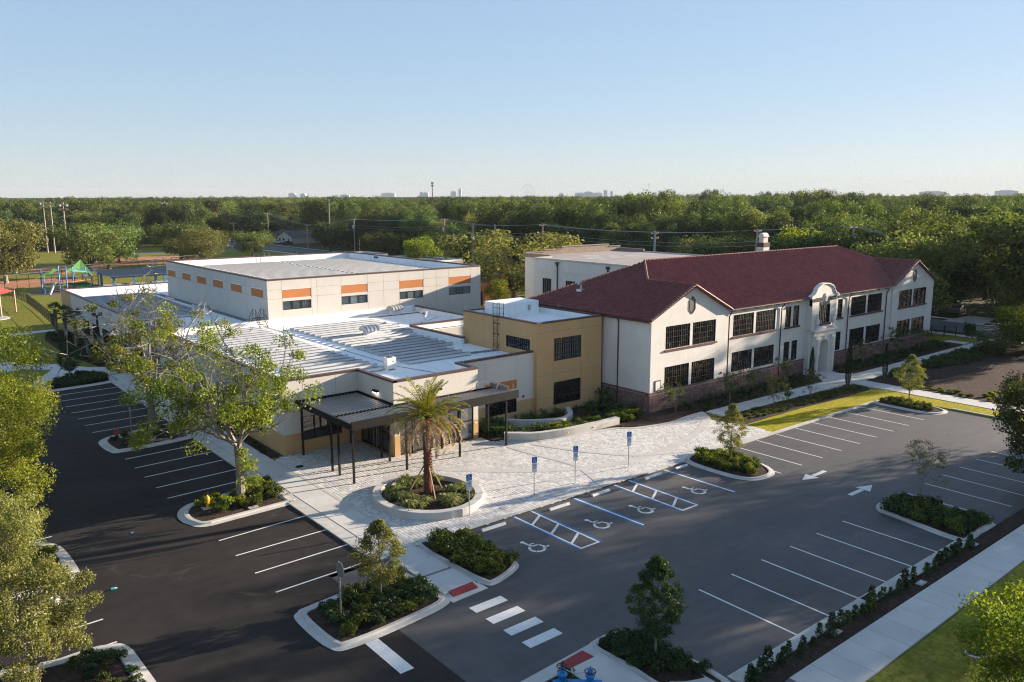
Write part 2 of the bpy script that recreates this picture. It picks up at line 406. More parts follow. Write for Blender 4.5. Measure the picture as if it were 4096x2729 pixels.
# ------------------------------------------------------------------ ground, car parks
S = (CAM_H-.10)/CAM_H                                    # ground measurements taken at z=0, raised pavements sit 0.10 m higher
def up_(pts): return [(x*S, y*S) for x, y in pts]
g = MB(); 
g.poly([(-6000,-3000,-.05),(9000,-3000,-.05),(9000,12000,-.05),(-6000,12000,-.05)])
struct('ground', g, MAT['forest_floor'])
g = MB(); g.poly([(-60,-60,-.03),(119,-60,-.03),(119,152,-.03),(-60,152,-.03)]); struct('school_lawn', g, MAT['lawn2'])
g = MB(); g.poly([(-60,152.02,-.03),(121,152.02,-.03),(121,335,-.03),(-60,335,-.03)]); struct('park_lawn', g, MAT['lawn2'])

lot_l = setting('west_car_park'); lot_r = setting('front_car_park')
g = MB(); g.poly([(-25,-5,0),(17.3,-5,0),(17.3,36.0,0),(20.1,36.0,0),(20.1,96,0),(13,99,0),(-25,99,0)]); g.build('asphalt', MAT['asphalt'], lot_l)
g = MB(); g.poly([(17.303,15,0),(76.0,15,0),(76.0,36.3,0),(17.303,36.3,0)]); g.build('asphalt', MAT['asphalt_old'], lot_r)
# the straight seams where two asphalt passes meet
g = MB()
for x in (9.6, 14.1): g.poly([(x,25,.003),(x+.05,25,.003),(x+.05,92,.003),(x,92,.003)])
g.build('paving_seam', mat("seam_tar", (.018,.016,.016), .9), lot_l)

def line(mb, p, q, w=.10, z=.006):
    p = Vector((p[0],p[1])); q = Vector((q[0],q[1])); d = (q-p).normalized(); n = Vector((-d.y,d.x))*w/2
    mb.poly([(p.x+n.x,p.y+n.y,z),(p.x-n.x,p.y-n.y,z),(q.x-n.x,q.y-n.y,z),(q.x+n.x,q.y+n.y,z)])
def stall(lot, p, q, w=.11, m='white_paint'):
    g = MB(); line(g, p, q, w); return g.build('stall_line', MAT[m], lot)
for y in (88.6,85.9,83.2,80.4,77.8,75.1,72.4): stall(lot_l, (13.95,y), (19.8,y+.2))
for y in (63.2,60.6,58.1,55.4,52.9): stall(lot_l, (14.2,y), (19.8,y+.3))
for y0, y1 in ((44.2,44.5),(41.65,41.75),(38.95,39.1),(36.3,36.5)): stall(lot_l, (14.45,y0), (19.95,y1))
for y in (41.6,38.9,50.9,36.4): stall(lot_l, (1.5,y-.25), (7.2,y))
for x in (70.9,68.1,65.4,62.7,60.0,57.2,54.5,51.8,49.1): stall(lot_r, (x,30.45), (x,36.1))
for x in (30.8,33.45,36.1,38.8,41.55,44.4): stall(lot_r, (x-.05,17.75), (x,23.25))
for x in (52.0,54.8,57.5,60.2,63.0,65.8): stall(lot_r, (x-.05,17.75), (x,23.1))
# accessible bays: white lines with blue ones beside them, hatched aisles
def aisle(x0, x1):
    a = MB(); b = MB()
    for x, s in ((x0, -1), (x1, 1)):
        line(a, (x,30.4), (x+.02*0,36.25), .13, .007); line(b, (x+s*.16,30.3), (x+s*.16,36.25), .13, .006)
    for y in (35.45,33.75,32.05): line(a, (x0,y-.85), (x1,y), .16, .010)
    line(a, (x0-.06,30.4), (x1+.06,30.4), .14, .013)
    a.build('aisle_hatching', MAT['white_paint'], lot_r); b.build('aisle_border', MAT['blue_paint'], lot_r)
aisle(29.62, 30.98); aisle(38.35, 39.75)
g = MB(); line(g, (34.75,30.4), (34.55,36.2), .13, .007); g.build('stall_line', MAT['white_paint'], lot_r)
g = MB(); line(g, (34.58,30.4), (34.38,36.2), .13); line(g, (34.92,30.4), (34.72,36.2), .13); g.build('blue_stall_line', MAT['blue_paint'], lot_r)
g = MB(); line(g, (43.5,30.3), (43.3,36.2), .13, .007); g.build('stall_line', MAT['white_paint'], lot_r)
g = MB(); line(g, (43.67,30.3), (43.47,36.2), .12); g.build('blue_stall_line', MAT['blue_paint'], lot_r)

def wheelchair(mb, cx, cy, s, z, fx, fy):
    """seated figure and wheel; fx, fy: 2-D axes of the symbol (right, up)"""
    def T(u, v): return (cx+s*(u*fx[0]+v*fy[0]), cy+s*(u*fx[1]+v*fy[1]), z if fx[2:] == () else None)
    def W(u, v): return tuple(Vector((cx,cy,z)) + Vector(fx)*s*u + Vector(fy)*s*v)
    def strip(pts, w):
        for (a, b) in zip(pts, pts[1:]):
            d = Vector((b[0]-a[0], b[1]-a[1])).normalized(); n = Vector((-d.y, d.x))*w/2; e = d*w*.3
            mb.poly([W(a[0]-n.x-e.x,a[1]-n.y-e.y), W(b[0]-n.x+e.x,b[1]-n.y+e.y), W(b[0]+n.x+e.x,b[1]+n.y+e.y), W(a[0]+n.x-e.x,a[1]+n.y-e.y)])
    mb.poly([W(-.12+.11*math.cos(i*math.pi/6), .88+.11*math.sin(i*math.pi/6)) for i in range(12)])
    strip([(-.10,.74),(-.05,.30)], .11); strip([(-.05,.30),(.28,.28),(.42,-.12)], .10); strip([(.42,-.12),(.56,-.08)], .09); strip([(-.07,.52),(.20,.50)], .08)
    for i in range(11):
        a0 = R(118+i*22); a1 = R(118+(i+1)*22-(2 if i % 4 else 5))
        r0, r1 = .27, .40
        mb.poly([W(r0*math.cos(a0),.02+r0*math.sin(a0)),W(r1*math.cos(a0),.02+r1*math.sin(a0)),W(r1*math.cos(a1),.02+r1*math.sin(a1)),W(r0*math.cos(a1),.02+r0*math.sin(a1))])
for (x, y) in ((27.75,31.95),(32.8,31.95),(36.55,31.85),(41.75,31.85)):
    g = MB(); wheelchair(g, x, y, 1.28, .007, (1,0,0), (0,1,0)); g.build('wheelchair_marking', MAT['white_paint'], lot_r)
def arrow(cx, cy, sgn):
    g = MB(); P = lambda u, v: (cx+v*sgn*.0+sgn*u, cy+v, .007)
    g.poly([P(-1.5,-.16),P(.10,-.16),P(.10,.16),P(-1.5,.16)]) if sgn > 0 else g.poly([P(-1.5,.16),P(.10,.16),P(.10,-.16),P(-1.5,-.16)])
    g.poly([P(.16,-.52),P(1.45,0),P(.16,.52)]) if sgn > 0 else g.poly([P(.16,.52),P(1.45,0),P(.16,-.52)])
    g.build('arrow_marking', MAT['white_paint'], lot_r)
arrow(50.45, 28.75, -1); arrow(50.3, 25.2, 1)
for y in (28.7, 27.4, 26.1, 24.8):
    g = MB(); g.poly([(20.9,y-.30,.006),(22.8,y-.30,.006),(22.8,y+.30,.006),(20.9,y+.30,.006)]); g.build('crosswalk_bar', MAT['white_paint'], lot_r)
g = MB(); g.poly([(15.55,26.4,.006),(16.2,26.4,.006),(16.2,29.5,.006),(15.55,29.5,.006)]); g.build('stop_line', MAT['white_paint'], lot_l)

# ------------------------------------------------------------------ sidewalks, kerbs
walks = setting('sidewalk')
def slabs(x0, y0, x1, y1, n, along='y', z=.10, gap=.02):
    for i in range(n):
        a, b = i/n, (i+1)/n; g = MB()
        if along == 'y': g.box(x0, y0+(y1-y0)*a+gap, -.02, x1, y0+(y1-y0)*b, z)
        else: g.box(x0+(x1-x0)*a+gap, y0, -.02, x0+(x1-x0)*b, y1, z)
        g.build('concrete_slab', MAT['slab'], walks)
slabs(20.7, 33.0, 22.55, 95.0, 36)                      # along the west car park
g = MB(); g.box(19.85,36.1,-.02,20.68,92.0,.085); g.build('gutter_kerb', MAT['kerb'], walks)
def flag(pts, z=.10, name='concrete_slab', m='slab'):
    g = MB(); g.prism(up_(pts), -.02, z); return g.build(name, MAT[m], walks)
flag([(20.8,30.9),(22.75,30.95),(22.75,33.0),(20.8,33.0)], .095)
flag([(20.7,30.05),(22.9,30.15),(22.9,30.95),(20.7,30.85)], .035)
g = MB(); g.prism(up_([(21.05,30.45),(22.5,30.45),(22.6,31.05),(21.1,31.0)]), 0, .115); g.build('tactile_pad', MAT['red_pad'], walks)
g = MB()
for i in range(12):
    for j in range(5):
        x, y = 21.2+i*.105, 30.53+j*.1
        g.lathe(x*S, y*S, [(.025,.115),(.012,.13)], 6)
g.build('tactile_dome', MAT['red_pad'], walks)
# bottom crossing
flag([(21.0,22.35),(23.3,22.4),(23.3,23.2),(18.4,22.9),(18.4,22.3)], .05)
flag([(21.0,18.6),(22.95,18.6),(23.0,22.4),(21.0,22.35)])
g = MB(); g.prism(up_([(21.1,22.3),(22.55,22.3),(22.5,22.95),(21.1,22.85)]), 0, .118); g.build('tactile_pad', MAT['red_pad'], walks)
# bottom right sidewalk with its scored slabs
for i in range(26):
    x = 27.6+i*1.53
    g = MB(); g.prism(up_([(x,14.15+.012*max(0,x-30)),(x+1.505,14.15+.012*max(0,x-28.5)),(x+1.505,16.2),(x,16.2)]), -.02, .10); g.build('concrete_slab', MAT['slab'], walks)
flag([(25.0,13.2),(27.57,14.0),(27.57,16.2),(25.0,16.0)], .09, 'driveway_slab', 'asphalt_street')
flag([(23.6,17.8),(25.05,17.75),(25.1,19.05),(23.6,19.1)], .09, 'utility_pad', 'concrete')
# walks in front of the school
for i in range(12): flag([(58.6+i*1.62,42.4-.05*i),(60.18+i*1.62,42.4-.05*(i+1)),(60.18+i*1.62,44.25-.02*i),(58.6+i*1.62,44.25-.02*i)])
flag([(77.9,41.6),(84.0,41.6),(84.0,44.05),(80.95,46.9),(77.9,44.0)]); flag([(80.0,44.9),(83.1,44.9),(83.1,47.4),(80.0,47.4)], .104)
for i in range(18): flag([(84.05+i*2.1,41.65+.02*i),(86.12+i*2.1,41.65+.02*i),(86.12+i*2.1,43.85-.02*i),(84.05+i*2.1,43.9-.02*i)])
for i in range(17): flag([(79.42,41.5-i*1.85),(79.42,39.68-i*1.85),(81.8,39.68-i*1.85),(81.8,41.5-i*1.85)])
flag([(112.3,44.1),(114.0,44.1),(114.0,46.6),(112.3,46.6)])
# walk in the lawn beyond the west car park
flag([(8,130.2),(15.1,132.0),(22.5,133.4),(23.0,135.0),(17.5,134.7),(8,132.4)])
flag([(12.8,94.8),(14.2,94.9),(18.6,99.0),(20.5,96.3),(22.4,96.0),(22.4,100.0),(19.9,101.5),(17.3,106.0),(10,112),(9.4,110.5),(16.4,103.0)])

def ring_kerb(name, outline, w=.28, gut=.38, z=.12, closed=True, mulch=True, n_sub=6):
    """an island: rounded kerb with a gutter apron round a bed of mulch"""
    isl = setting(name)
    pts = [Vector((x*S, y*S)) for x, y in outline]
    k = len(pts)
    area = sum(pts[i].x*pts[(i+1)%k].y-pts[(i+1)%k].x*pts[i].y for i in range(k))
    if area < 0: pts = pts[::-1]
    sm = []
    for i in range(k):                                   # Catmull-Rom smoothing, corners kept by doubled points
        p0, p1, p2, p3 = pts[i-1], pts[i], pts[(i+1)%k], pts[(i+2)%k]
        for t in np.linspace(0, 1, n_sub, endpoint=False):
            if (p2-p1).length > 5: 
                q = p1.lerp(p2, t)
            else:
                q = .5*((2*p1)+(p2-p0)*t+(2*p0-5*p1+4*p2-p3)*t*t+(3*p1-p0-3*p2+p3)*t**3)
            sm.append(q)
    def off(d):
        out = []; m_ = len(sm)
        for i in range(m_):
            tn = (sm[(i+1)%m_]-sm[i-1]); tn = tn.normalized() if tn.length > 1e-6 else Vector((1,0)); nn = Vector((-tn.y, tn.x)); out.append(sm[i]+nn*d)
        return out
    rings = [(off(0), .02), (off(gut*.9), .045), (off(gut), z), (off(gut+w*.8), z+.01), (off(gut+w), z-.03), (off(gut+w), .02)]
    g = MB(); m_ = len(sm)
    for (a, za), (b, zb) in zip(rings, rings[1:]):
        for i in range(m_):
            j = (i+1) % m_
            g.poly([(a[i].x,a[i].y,za),(a[j].x,a[j].y,za),(b[j].x,b[j].y,zb),(b[i].x,b[i].y,zb)])
    g.build('kerb', MAT['kerb'], isl)
    bed = off(gut+w-.01)
    b = MB(); c = sum(bed, Vector((0,0)))/m_
    for i in range(m_):
        j = (i+1) % m_; b.poly([(bed[i].x,bed[i].y,.075),(bed[j].x,bed[j].y,.075),(c.x,c.y,.14)])
    b.build('mulch_bed', MAT['mulch'], isl); isl['bed'] = 1
    del isl['bed']
    return isl
ring_kerb('planting_island', [(13.2,94.6),(13.3,92.4),(13.8,91.3),(14.8,91.1),(19.4,91.6),(20.6,92.6),(20.7,96.0),(18.5,98.6)])
ring_kerb('planting_island', [(13.7,69.2),(14.6,70.5),(16.0,70.9),(20.0,71.6),(20.5,70.5),(20.5,66.8),(19.6,65.7),(14.7,65.4),(13.8,66.2)])
ring_kerb('planting_island', [(13.8,49.6),(14.6,51.0),(16.2,51.5),(20.0,51.8),(20.6,50.8),(20.7,47.9),(20.2,47.0),(15.0,46.8),(13.9,47.9)])
ring_kerb('planting_island', [(14.1,33.2),(14.5,33.95),(15.4,34.2),(20.2,34.6),(20.7,34.0),(20.9,31.0),(20.5,30.1),(18.6,29.7),(15.1,29.5),(14.2,30.2)], .2)
ring_kerb('planting_island', [(22.8,36.7),(24.2,37.1),(25.4,36.4),(26.05,33.5),(26.0,32.0),(25.5,30.9),(23.4,30.2),(22.9,31.0),(22.75,33.0)], .2, .2)
ring_kerb('planting_island', [(46.1,36.6),(48.5,37.4),(50.1,36.0),(50.2,33.0),(49.4,31.2),(48.1,30.6),(46.4,31.0),(45.75,33.0)], .2, .25)
ring_kerb('planting_island', [(73.5,36.3),(75.6,36.6),(76.6,34.6),(76.4,31.6),(75.6,30.4),(74.2,30.4),(73.3,31.4),(73.2,33.6)], .2, .25)
ring_kerb('planting_island', [(46.9,17.5),(47.5,21.6),(47.8,22.8),(49.0,23.4),(50.4,23.1),(51.2,22.2),(51.4,17.6),(49,17.3)], .2, .25)
ring_kerb('planting_island', [(22.95,21.0),(22.9,22.8),(23.4,23.3),(24.9,23.25),(25.6,22.4),(25.7,17.8),(24.5,17.5),(23.0,18.7)], .2, .2)
ring_kerb('planting_island', [(2.5,50.5),(5.8,50.9),(6.8,50.4),(7.4,49.0),(7.5,45.2),(7.1,44.0),(6.0,43.9),(2.5,44.0)])
ring_kerb('planting_island', [(1.5,36.2),(5.0,36.7),(6.8,36.6),(7.6,35.4),(7.75,30.0),(7.0,24),(1.5,24)])
# kerbs along the car parks
ke = setting('car_park_kerb')
def kerb_run(pts, w=.2, z=.13):
    for a, b in zip(pts, pts[1:]):
        n = max(1, int(math.dist(a, b)/3.0))
        for i in range(n):
            p = Vector(a).lerp(Vector(b), i/n); q = Vector(a).lerp(Vector(b), (i+1)/n); d = (q-p).normalized(); nn = Vector((-d.y,d.x))*w
            q = q - d*.012
            g = MB(); g.prism([tuple(p),tuple(q),tuple(q+nn),tuple(p+nn)], -.02, z); g.build('kerb_stone', MAT['kerb'], ke)
kerb_run([(50.3,36.25),(73.3,36.1)], .28); kerb_run([(26.0,36.3),(46.0,36.3)], .26, .104)
kerb_run([(76.3,30.4),(76.3,17.0)], .2); kerb_run([(25.7,17.35),(46.9,17.2)], -.22)
g = MB(); g.poly([(25.7,17.36,.012),(46.9,17.21,.012),(46.9,17.75,.012),(25.7,17.85,.012)]); g.build('gutter_apron', MAT['kerb'], ke)
gr = setting('drain_grate'); g = MB()
for i in range(7): g.box(36.15+i*.14, 17.35, .005, 36.21+i*.14, 17.72, .03)
for j in range(3): g.box(36.12, 17.36+j*.16, .007, 37.08, 17.40+j*.16, .034)
g.build('grate_bar', MAT['dark_metal'], gr); g = MB(); g.box(36.1,17.33,0,37.1,17.74,.016); g.build('pit', MAT['interior'], gr)

# ------------------------------------------------------------------ planting beds and lawns on the campus
def bed(name, pts, m, z=.06, parent=None):
    g = MB(); g.prism(up_(pts), -.02, z); return struct(name, g, MAT[m], parent)
bed('street_strip', [(25.8,16.25),(48,16.3),(70,16.4),(70,17.25),(48,17.2),(25.8,17.3)], 'mulch')
bed('street_lawn', [(24,2),(90,2),(90,14.9),(47,14.3),(36,14.1),(29,14.1),(25,13)], 'lawn2', .07)
bed('lawn_strip', [(57.6,37.0),(73.0,36.5),(76.6,36.8),(79.2,30),(79.35,20),(76.4,20),(76.4,27),(79.3,27),(79.35,41.2),(78.4,39.2),(73.5,39.2),(66,39.6),(60,39.6),(57.8,39.4)][:2]+[(76.7,36.7),(76.6,20),(79.35,20),(79.35,38.0),(78.4,39.1),(73.5,39.1),(66,39.5),(57.8,39.5)], 'lawn', .065)
bed('flower_bed', [(57.6,39.55),(66,39.55),(73.5,39.15),(78.4,39.15),(79.3,40.0),(79.3,41.5),(77.8,41.55),(66,42.35),(58.7,42.35),(56.8,41.3)], 'mulch', .06)
bed('front_bed', [(49.3,45.5),(53.1,44.05),(58.3,44.35),(67.8,44.2),(78,44.1),(80.0,46.0),(80.0,47.6),(54.1,47.6),(54.1,53.2),(45.4,53.2),(45.4,51.6),(47.5,50.9),(49.3,48)], 'mulch', .065)
bed('east_bed', [(83.2,47.5),(83.2,46.4),(84.4,44.0),(97,44.0),(112.2,44.2),(112.2,50),(108.8,50),(108.8,47.5)], 'mulch', .065)
bed('mulch_garden', [(81.9,41.5),(82.0,15),(114,15),(117,41.6)], 'mulch', .06)
bed('wall_bed', [(38.3,49.3),(39.4,48.4),(41.0,47.2),(43.6,46.6),(46.5,46.3),(49.3,46.1),(49.3,48),(47.5,50.9),(45.4,51.6),(45.4,53.2),(38.0,53.2)], 'mulch', .12)
bed('palm_bed', [(21.0,101.5),(23.6,101.5),(23.6,134),(21.0,134),(19.5,126),(19.6,112)], 'mulch', .05)
bed('building_edge_bed', [(22.6,57.0),(23.65,56.6),(23.65,101),(22.6,96)], 'mulch', .06)
bed('valve_bed', [(17.6,15.5),(20.9,18.5),(20.95,22.2),(18.3,22.2),(17.7,21.8)], 'mulch', .08)

# ------------------------------------------------------------------ plaza of stone pavers
plaza = setting('paver_plaza')
PLZ = up_([(22.6,36.7),(25.9,36.45),(46.0,36.5),(48.5,37.3),(52.3,36.45),(57.5,36.5),(57.7,39.4),(56.7,42.3),(58.3,44.2),(56.2,44.2),(53.0,43.95),(49.6,44.75),(48.0,45.8),(43.6,46.5),(41.0,47.1),(39.4,48.3),(38.0,49.4),(38.0,50.8),(29.8,50.8),(29.8,56.3),(23.2,56.3),(22.6,55.7)])
def inside(poly, x, y):
    c = False; j = len(poly)-1
    for i in range(len(poly)):
        xi, yi = poly[i]; xj, yj = poly[j]
        if (yi > y) != (yj > y) and x < (xj-xi)*(y-yi)/(yj-yi)+xi: c = not c
        j = i
    return c
g = MB(); g.prism(PLZ, -.02, .07); g.build('paver_bed', mat("joint_sand", (.07,.067,.064), .95), plaza)
# the paver stone colour comes from each stone's own tone
m, nt, p = new_mat("paver_stone"); P_ = pos(nt)
at = nt.nodes.new("ShaderNodeAttribute"); at.attribute_name = "tone"
cc = ramp(nt, at.outputs["Fac"], [(0, (.44,.42,.40)), (.35, (.53,.51,.49)), (.7, (.60,.58,.555)), (1, (.67,.65,.62))])
cc = mixc(nt, 1.0, cc, ramp(nt, noise(nt, 30, 3, .6, P_), [(.25, .85), (.75, 1.08)]), 'MULTIPLY')
cc = mixc(nt, 1.0, cc, ramp(nt, noise(nt, .25, 5, .6, P_), [(.3, .93), (.7, 1.04)]), 'MULTIPLY')
nt.links.new(cc, p.inputs["Base Color"]); p.inputs["Roughness"].default_value = .85
MAT['paver'] = m
rs = np.random.RandomState(3)
W = .225; LEN = (.16,.225,.30); pav = []
x = 22.5; k = 0
while x < 58.3:
    y = 36.2 + rs.rand()*.3
    while y < 56.4:
        L = LEN[rs.choice(3, p=(.25,.40,.35))]
        if inside(PLZ, x+W/2, y+L/2) and ((x+W/2-27.1)/3.2)**2+((y+L/2-41.9)/3.6)**2 > 1:
            pav.append((x, y, L, rs.rand(), rs.rand()))
        y += L
    x += W
pav = np.array(pav)
dist = np.hypot(pav[:,0], pav[:,1]); order = np.argsort(dist)
def paver_verts(x, y, L, dz, gap=.020):
    x0, x1, y0, y1, z0, z1 = x+gap/2, x+W-gap/2, y+gap/2, y+L-gap/2, .065, .10+dz
    e = .010; a = [(x0,y0,z0),(x1,y0,z0),(x1,y1,z0),(x0,y1,z0)]; b = [(x0+e,y0+e,z1),(x1-e,y0+e,z1),(x1-e,y1-e,z1),(x0+e,y1-e,z1)]
    return [b]+[[a[i],a[(i+1)%4],b[(i+1)%4],b[i]] for i in range(4)]
cache = {}
for i in order[:300]:
    x, y, L, t, h = pav[i]; key = (round(L,3), int(t*5))
    if key not in cache: cache[key] = quads_mesh('paver', paver_verts(0,0,L,0), MAT['paver'], np.full(5, (key[1]+.5)/5))
    link('paver', cache[key], plaza, (x, y, .004*h))
V = []; T = []
for i in order[300:]:
    x, y, L, t, h = pav[i]; V += paver_verts(x, y, L, .004*h); T += [t]*5
tag(link('paver', quads_mesh('paver', V, MAT['paver'], np.array(T)), plaza), kind='stuff')
def ribbon(pts, w, z0=.06, z1=.112, name='concrete_band', m='concrete', parent=plaza, n=8):
    P = [Vector((a*S, b*S)) for a, b in pts]; sm = []
    Q = [P[0]*2-P[1]] + P + [P[-1]*2-P[-2]]
    for i in range(1, len(Q)-2):
        for t in np.linspace(0, 1, n, endpoint=False):
            p0, p1, p2, p3 = Q[i-1:i+3]
            sm.append(.5*((2*p1)+(p2-p0)*t+(2*p0-5*p1+4*p2-p3)*t*t+(3*p1-p0-3*p2+p3)*t**3))
    sm.append(P[-1]); L_ = []; R_ = []
    for i, q in enumerate(sm):
        d = (sm[min(i+1,len(sm)-1)]-sm[max(i-1,0)]).normalized(); nn = Vector((-d.y,d.x))*w/2; L_.append(q+nn); R_.append(q-nn)
    g = MB()
    for i in range(len(sm)-1):
        a, b, c, d = L_[i], L_[i+1], R_[i+1], R_[i]
        g.poly([(a.x,a.y,z1),(d.x,d.y,z1),(c.x,c.y,z1),(b.x,b.y,z1)])
        g.poly([(a.x,a.y,z0),(a.x,a.y,z1),(b.x,b.y,z1),(b.x,b.y,z0)]); g.poly([(d.x,d.y,z0),(c.x,c.y,z0),(c.x,c.y,z1),(d.x,d.y,z1)])
    for q in (0, -1):
        a, d = L_[q], R_[q]; g.poly([(a.x,a.y,z0),(a.x,a.y,z1),(d.x,d.y,z1),(d.x,d.y,z0)])
    return g.build(name, MAT[m], parent)
ribbon([(57.6,44.2),(56.6,42.7),(53.0,40.65),(48.9,39.5),(45.6,39.0),(42.6,39.05),(39,40.2),(36.6,41.6),(34.8,42.9),(32.6,44.9),(31.3,46.3),(30.1,48.7)], .78)
ribbon([(38.2,47.4),(38.55,44.7),(39.15,41.1),(38.45,38.6),(37.7,36.7)], .5, .06, .116)
ribbon([(40.1,46.8),(41.7,43.2),(43.6,40.4),(45.3,39.05),(48.5,37.75),(51.2,36.85),(54.5,36.7),(57.5,36.75)], .5, .06, .120)
ribbon([(38.6,49.1),(39.4,48.3),(41.0,47.1),(43.6,46.5),(48.0,45.8),(49.6,44.75),(53.0,43.95),(56.2,44.2),(58.2,44.25)], .36, .06, .125)
ribbon([(22.7,52.6),(25.2,53.4),(27.4,54.1)], .4, .06, .114)
g = MB(); g.box(22.5*1, 36.55, .03, 22.72, 55.4, .108); g.build('concrete_band', MAT['concrete'], plaza)
for i in range(3):                                       # cover plates in the paving
    x, y = ((23.4,53.1),(24.2,45.9),(29.9,37.6))[i]; g = MB(); g.lathe(x, y, [(.28,.09),(.28,.118),(.05,.122)], 14); g.build('cover_plate', MAT['dark_metal' if i == 0 else 'patch'], plaza)

# ------------------------------------------------------------------ planter with the date palm
def ell(cx, cy, rx, ry, n=56): return [(cx+rx*math.cos(2*math.pi*i/n), cy+ry*math.sin(2*math.pi*i/n)) for i in range(n)]
pl = thing('round_planter', 'low white concrete ring planter round the date palm in the paved plaza', 'planter', (27.1, 41.95, 0))
g = MB(); rings = [(3.42,3.82,.05),(3.42,3.82,.555),(3.39,3.79,.58),(2.90,3.30,.58),(2.87,3.27,.555),(2.87,3.27,.12)]
E_ = [(ell(27.1,41.95,a,b), z) for a, b, z in rings]
for (A, za), (B, zb) in zip(E_, E_[1:]):
    for i in range(56):
        j = (i+1) % 56; g.poly([(*A[i],za),(*A[j],za),(*B[j],zb),(*B[i],zb)])
g.build('ring_wall', MAT['concrete'], pl)
g = MB(); c_ = ell(27.1,41.95,2.88,3.28)
for i in range(56): g.poly([(*c_[i],.26),(*c_[(i+1)%56],.26),(27.1,41.95,.36)])
g.build('soil', MAT['mulch'], pl)
g = MB()
for a in (0.4, 2.2, 3.9, 5.4):
    x, y = 27.1+3.15*math.cos(a), 41.95+3.55*math.sin(a); dx, dy = .27*math.cos(a), .27*math.sin(a)
    g.poly([(x-dx-.008*math.sin(a),y-dy,.5815),(x+dx,y+dy,.5815),(x+dx+.016,y+dy+.012,.5815),(x-dx+.016,y-dy+.012,.5815)])
g.build('joint', MAT['joint'], pl)

palm = thing('date_palm', 'date palm with green top fronds and dry drooping lower ones in the ring planter', 'palm tree', (27.35, 42.3, .3))
rs = np.random.RandomState(11)
g = MB(); g.tube([(27.35,42.3,.2),(27.33,42.3,2.2),(27.35,42.3,4.6),(27.35,42.3,5.3)], [.27,.23,.24,.30], 12); g.build('trunk', MAT['palm_red'], palm)
V = []
for i in range(300):                                     # husk scales spiralling up the trunk
    z = .35+4.75*i/300; a = i*2.39996; r0 = .235+.02*math.cos(z*3); ct, st = math.cos(a), math.sin(a); w = .085
    p = np.array((27.35+r0*ct, 42.3+r0*st, z)); t = np.array((-st, ct, 0)); o = np.array((ct, st, 0))
    V.append([p-t*w, p+t*w, p+t*w*.55+o*.075+np.array((0,0,.13)), p-t*w*.55+o*.075+np.array((0,0,.13))])
link('husk', quads_mesh('husk', np.array(V)-np.array((27.35,42.3,.3)), MAT['palm_red']), palm)
def frond(base, az, el0, length, droop, rs, n=34, leaf=.46, vee=.5):
    """one arching pinnate leaf; returns (rachis points, leaflets)"""
    d = np.array((math.cos(az), math.sin(az), 0)); pts = [np.array(base, float)]; el = el0
    for i in range(n):
        el -= droop/n*(.55+.9*i/n); pts.append(pts[-1]+(d*math.cos(el)+np.array((0,0,1))*math.sin(el))*length/n)
    side = np.array((-d[1], d[0], 0)); L = []
    for i in range(4, n+1):
        f = i/n; l = leaf*(math.sin(math.pi*min(1,.12+.86*f))**.6+.12); tang = unit(pts[i]-pts[i-1]); nrm = np.cross(side, tang)
        for s in (-1, 1):
            for h_ in (0, .5):
                q = pts[i]-tang*h_*length/n
                dr = unit(side*s*.8+tang*(.55+.2*rs.rand())+nrm*(-vee+rs.rand()*.5)*.8+np.array((0,0,-.18))+rs.normal(size=3)*.09)
                wv = unit(np.cross(dr, nrm+rs.normal(size=3)*.3))*.014
                L.append([q-wv*.6, q+dr*l*.5+wv*1.5-wv*3.0, q+dr*l, q+dr*l*.5+wv*1.5])
    return pts, L
cen = (27.35, 42.3, 5.25)
green = []; dry = []; rib_g = MB(); rib_d = MB(); 
for i in range(54):
    az = i*2.39996; f = i/54
    el0 = R(84-92*f+rs.normal()*6); drp = R(55+62*f+rs.normal()*10); ln = 2.85+.4*rs.rand()
    isdry = f > .68 or (f > .5 and rs.rand() < .3)
    pts, L = frond(cen, az, el0, ln, drp, rs, 30, .42 if not isdry else .34)
    (dry if isdry else green).extend(L); (rib_d if isdry else rib_g).tube(pts[::3]+[pts[-1]], .022, 4, False)
off_ = np.array((27.35,42.3,.3))
link('green_fronds', quads_mesh('green_fronds', np.array(green)-off_, MAT['leaf_palm'], rs.rand(len(green))), palm)
link('dry_fronds', quads_mesh('dry_fronds', np.array(dry)-off_, MAT['leaf_dry'], rs.rand(len(dry))), palm)
rib_g.build('green_rib', MAT['leaf_palm'], palm); rib_d.build('dry_rib', MAT['leaf_dry'], palm)
for a in (.2, 2.4, 4.5):
    b = thing('palm_brace', 'slanting timber prop nailed to the palm trunk '+('on its plaza side' if a < 1 else 'towards the entrance' if a < 3 else 'towards the car park'), 'brace', (27.35+1.3*math.cos(a), 42.3+1.3*math.sin(a), .28), 'timber props holding the palm')
    g = MB(); g.tube([(27.35+1.3*math.cos(a),42.3+1.3*math.sin(a),.25),(27.35+.25*math.cos(a),42.3+.25*math.sin(a),2.15)], .045, 4); g.build('brace_bar', MAT['timber_new'], b)
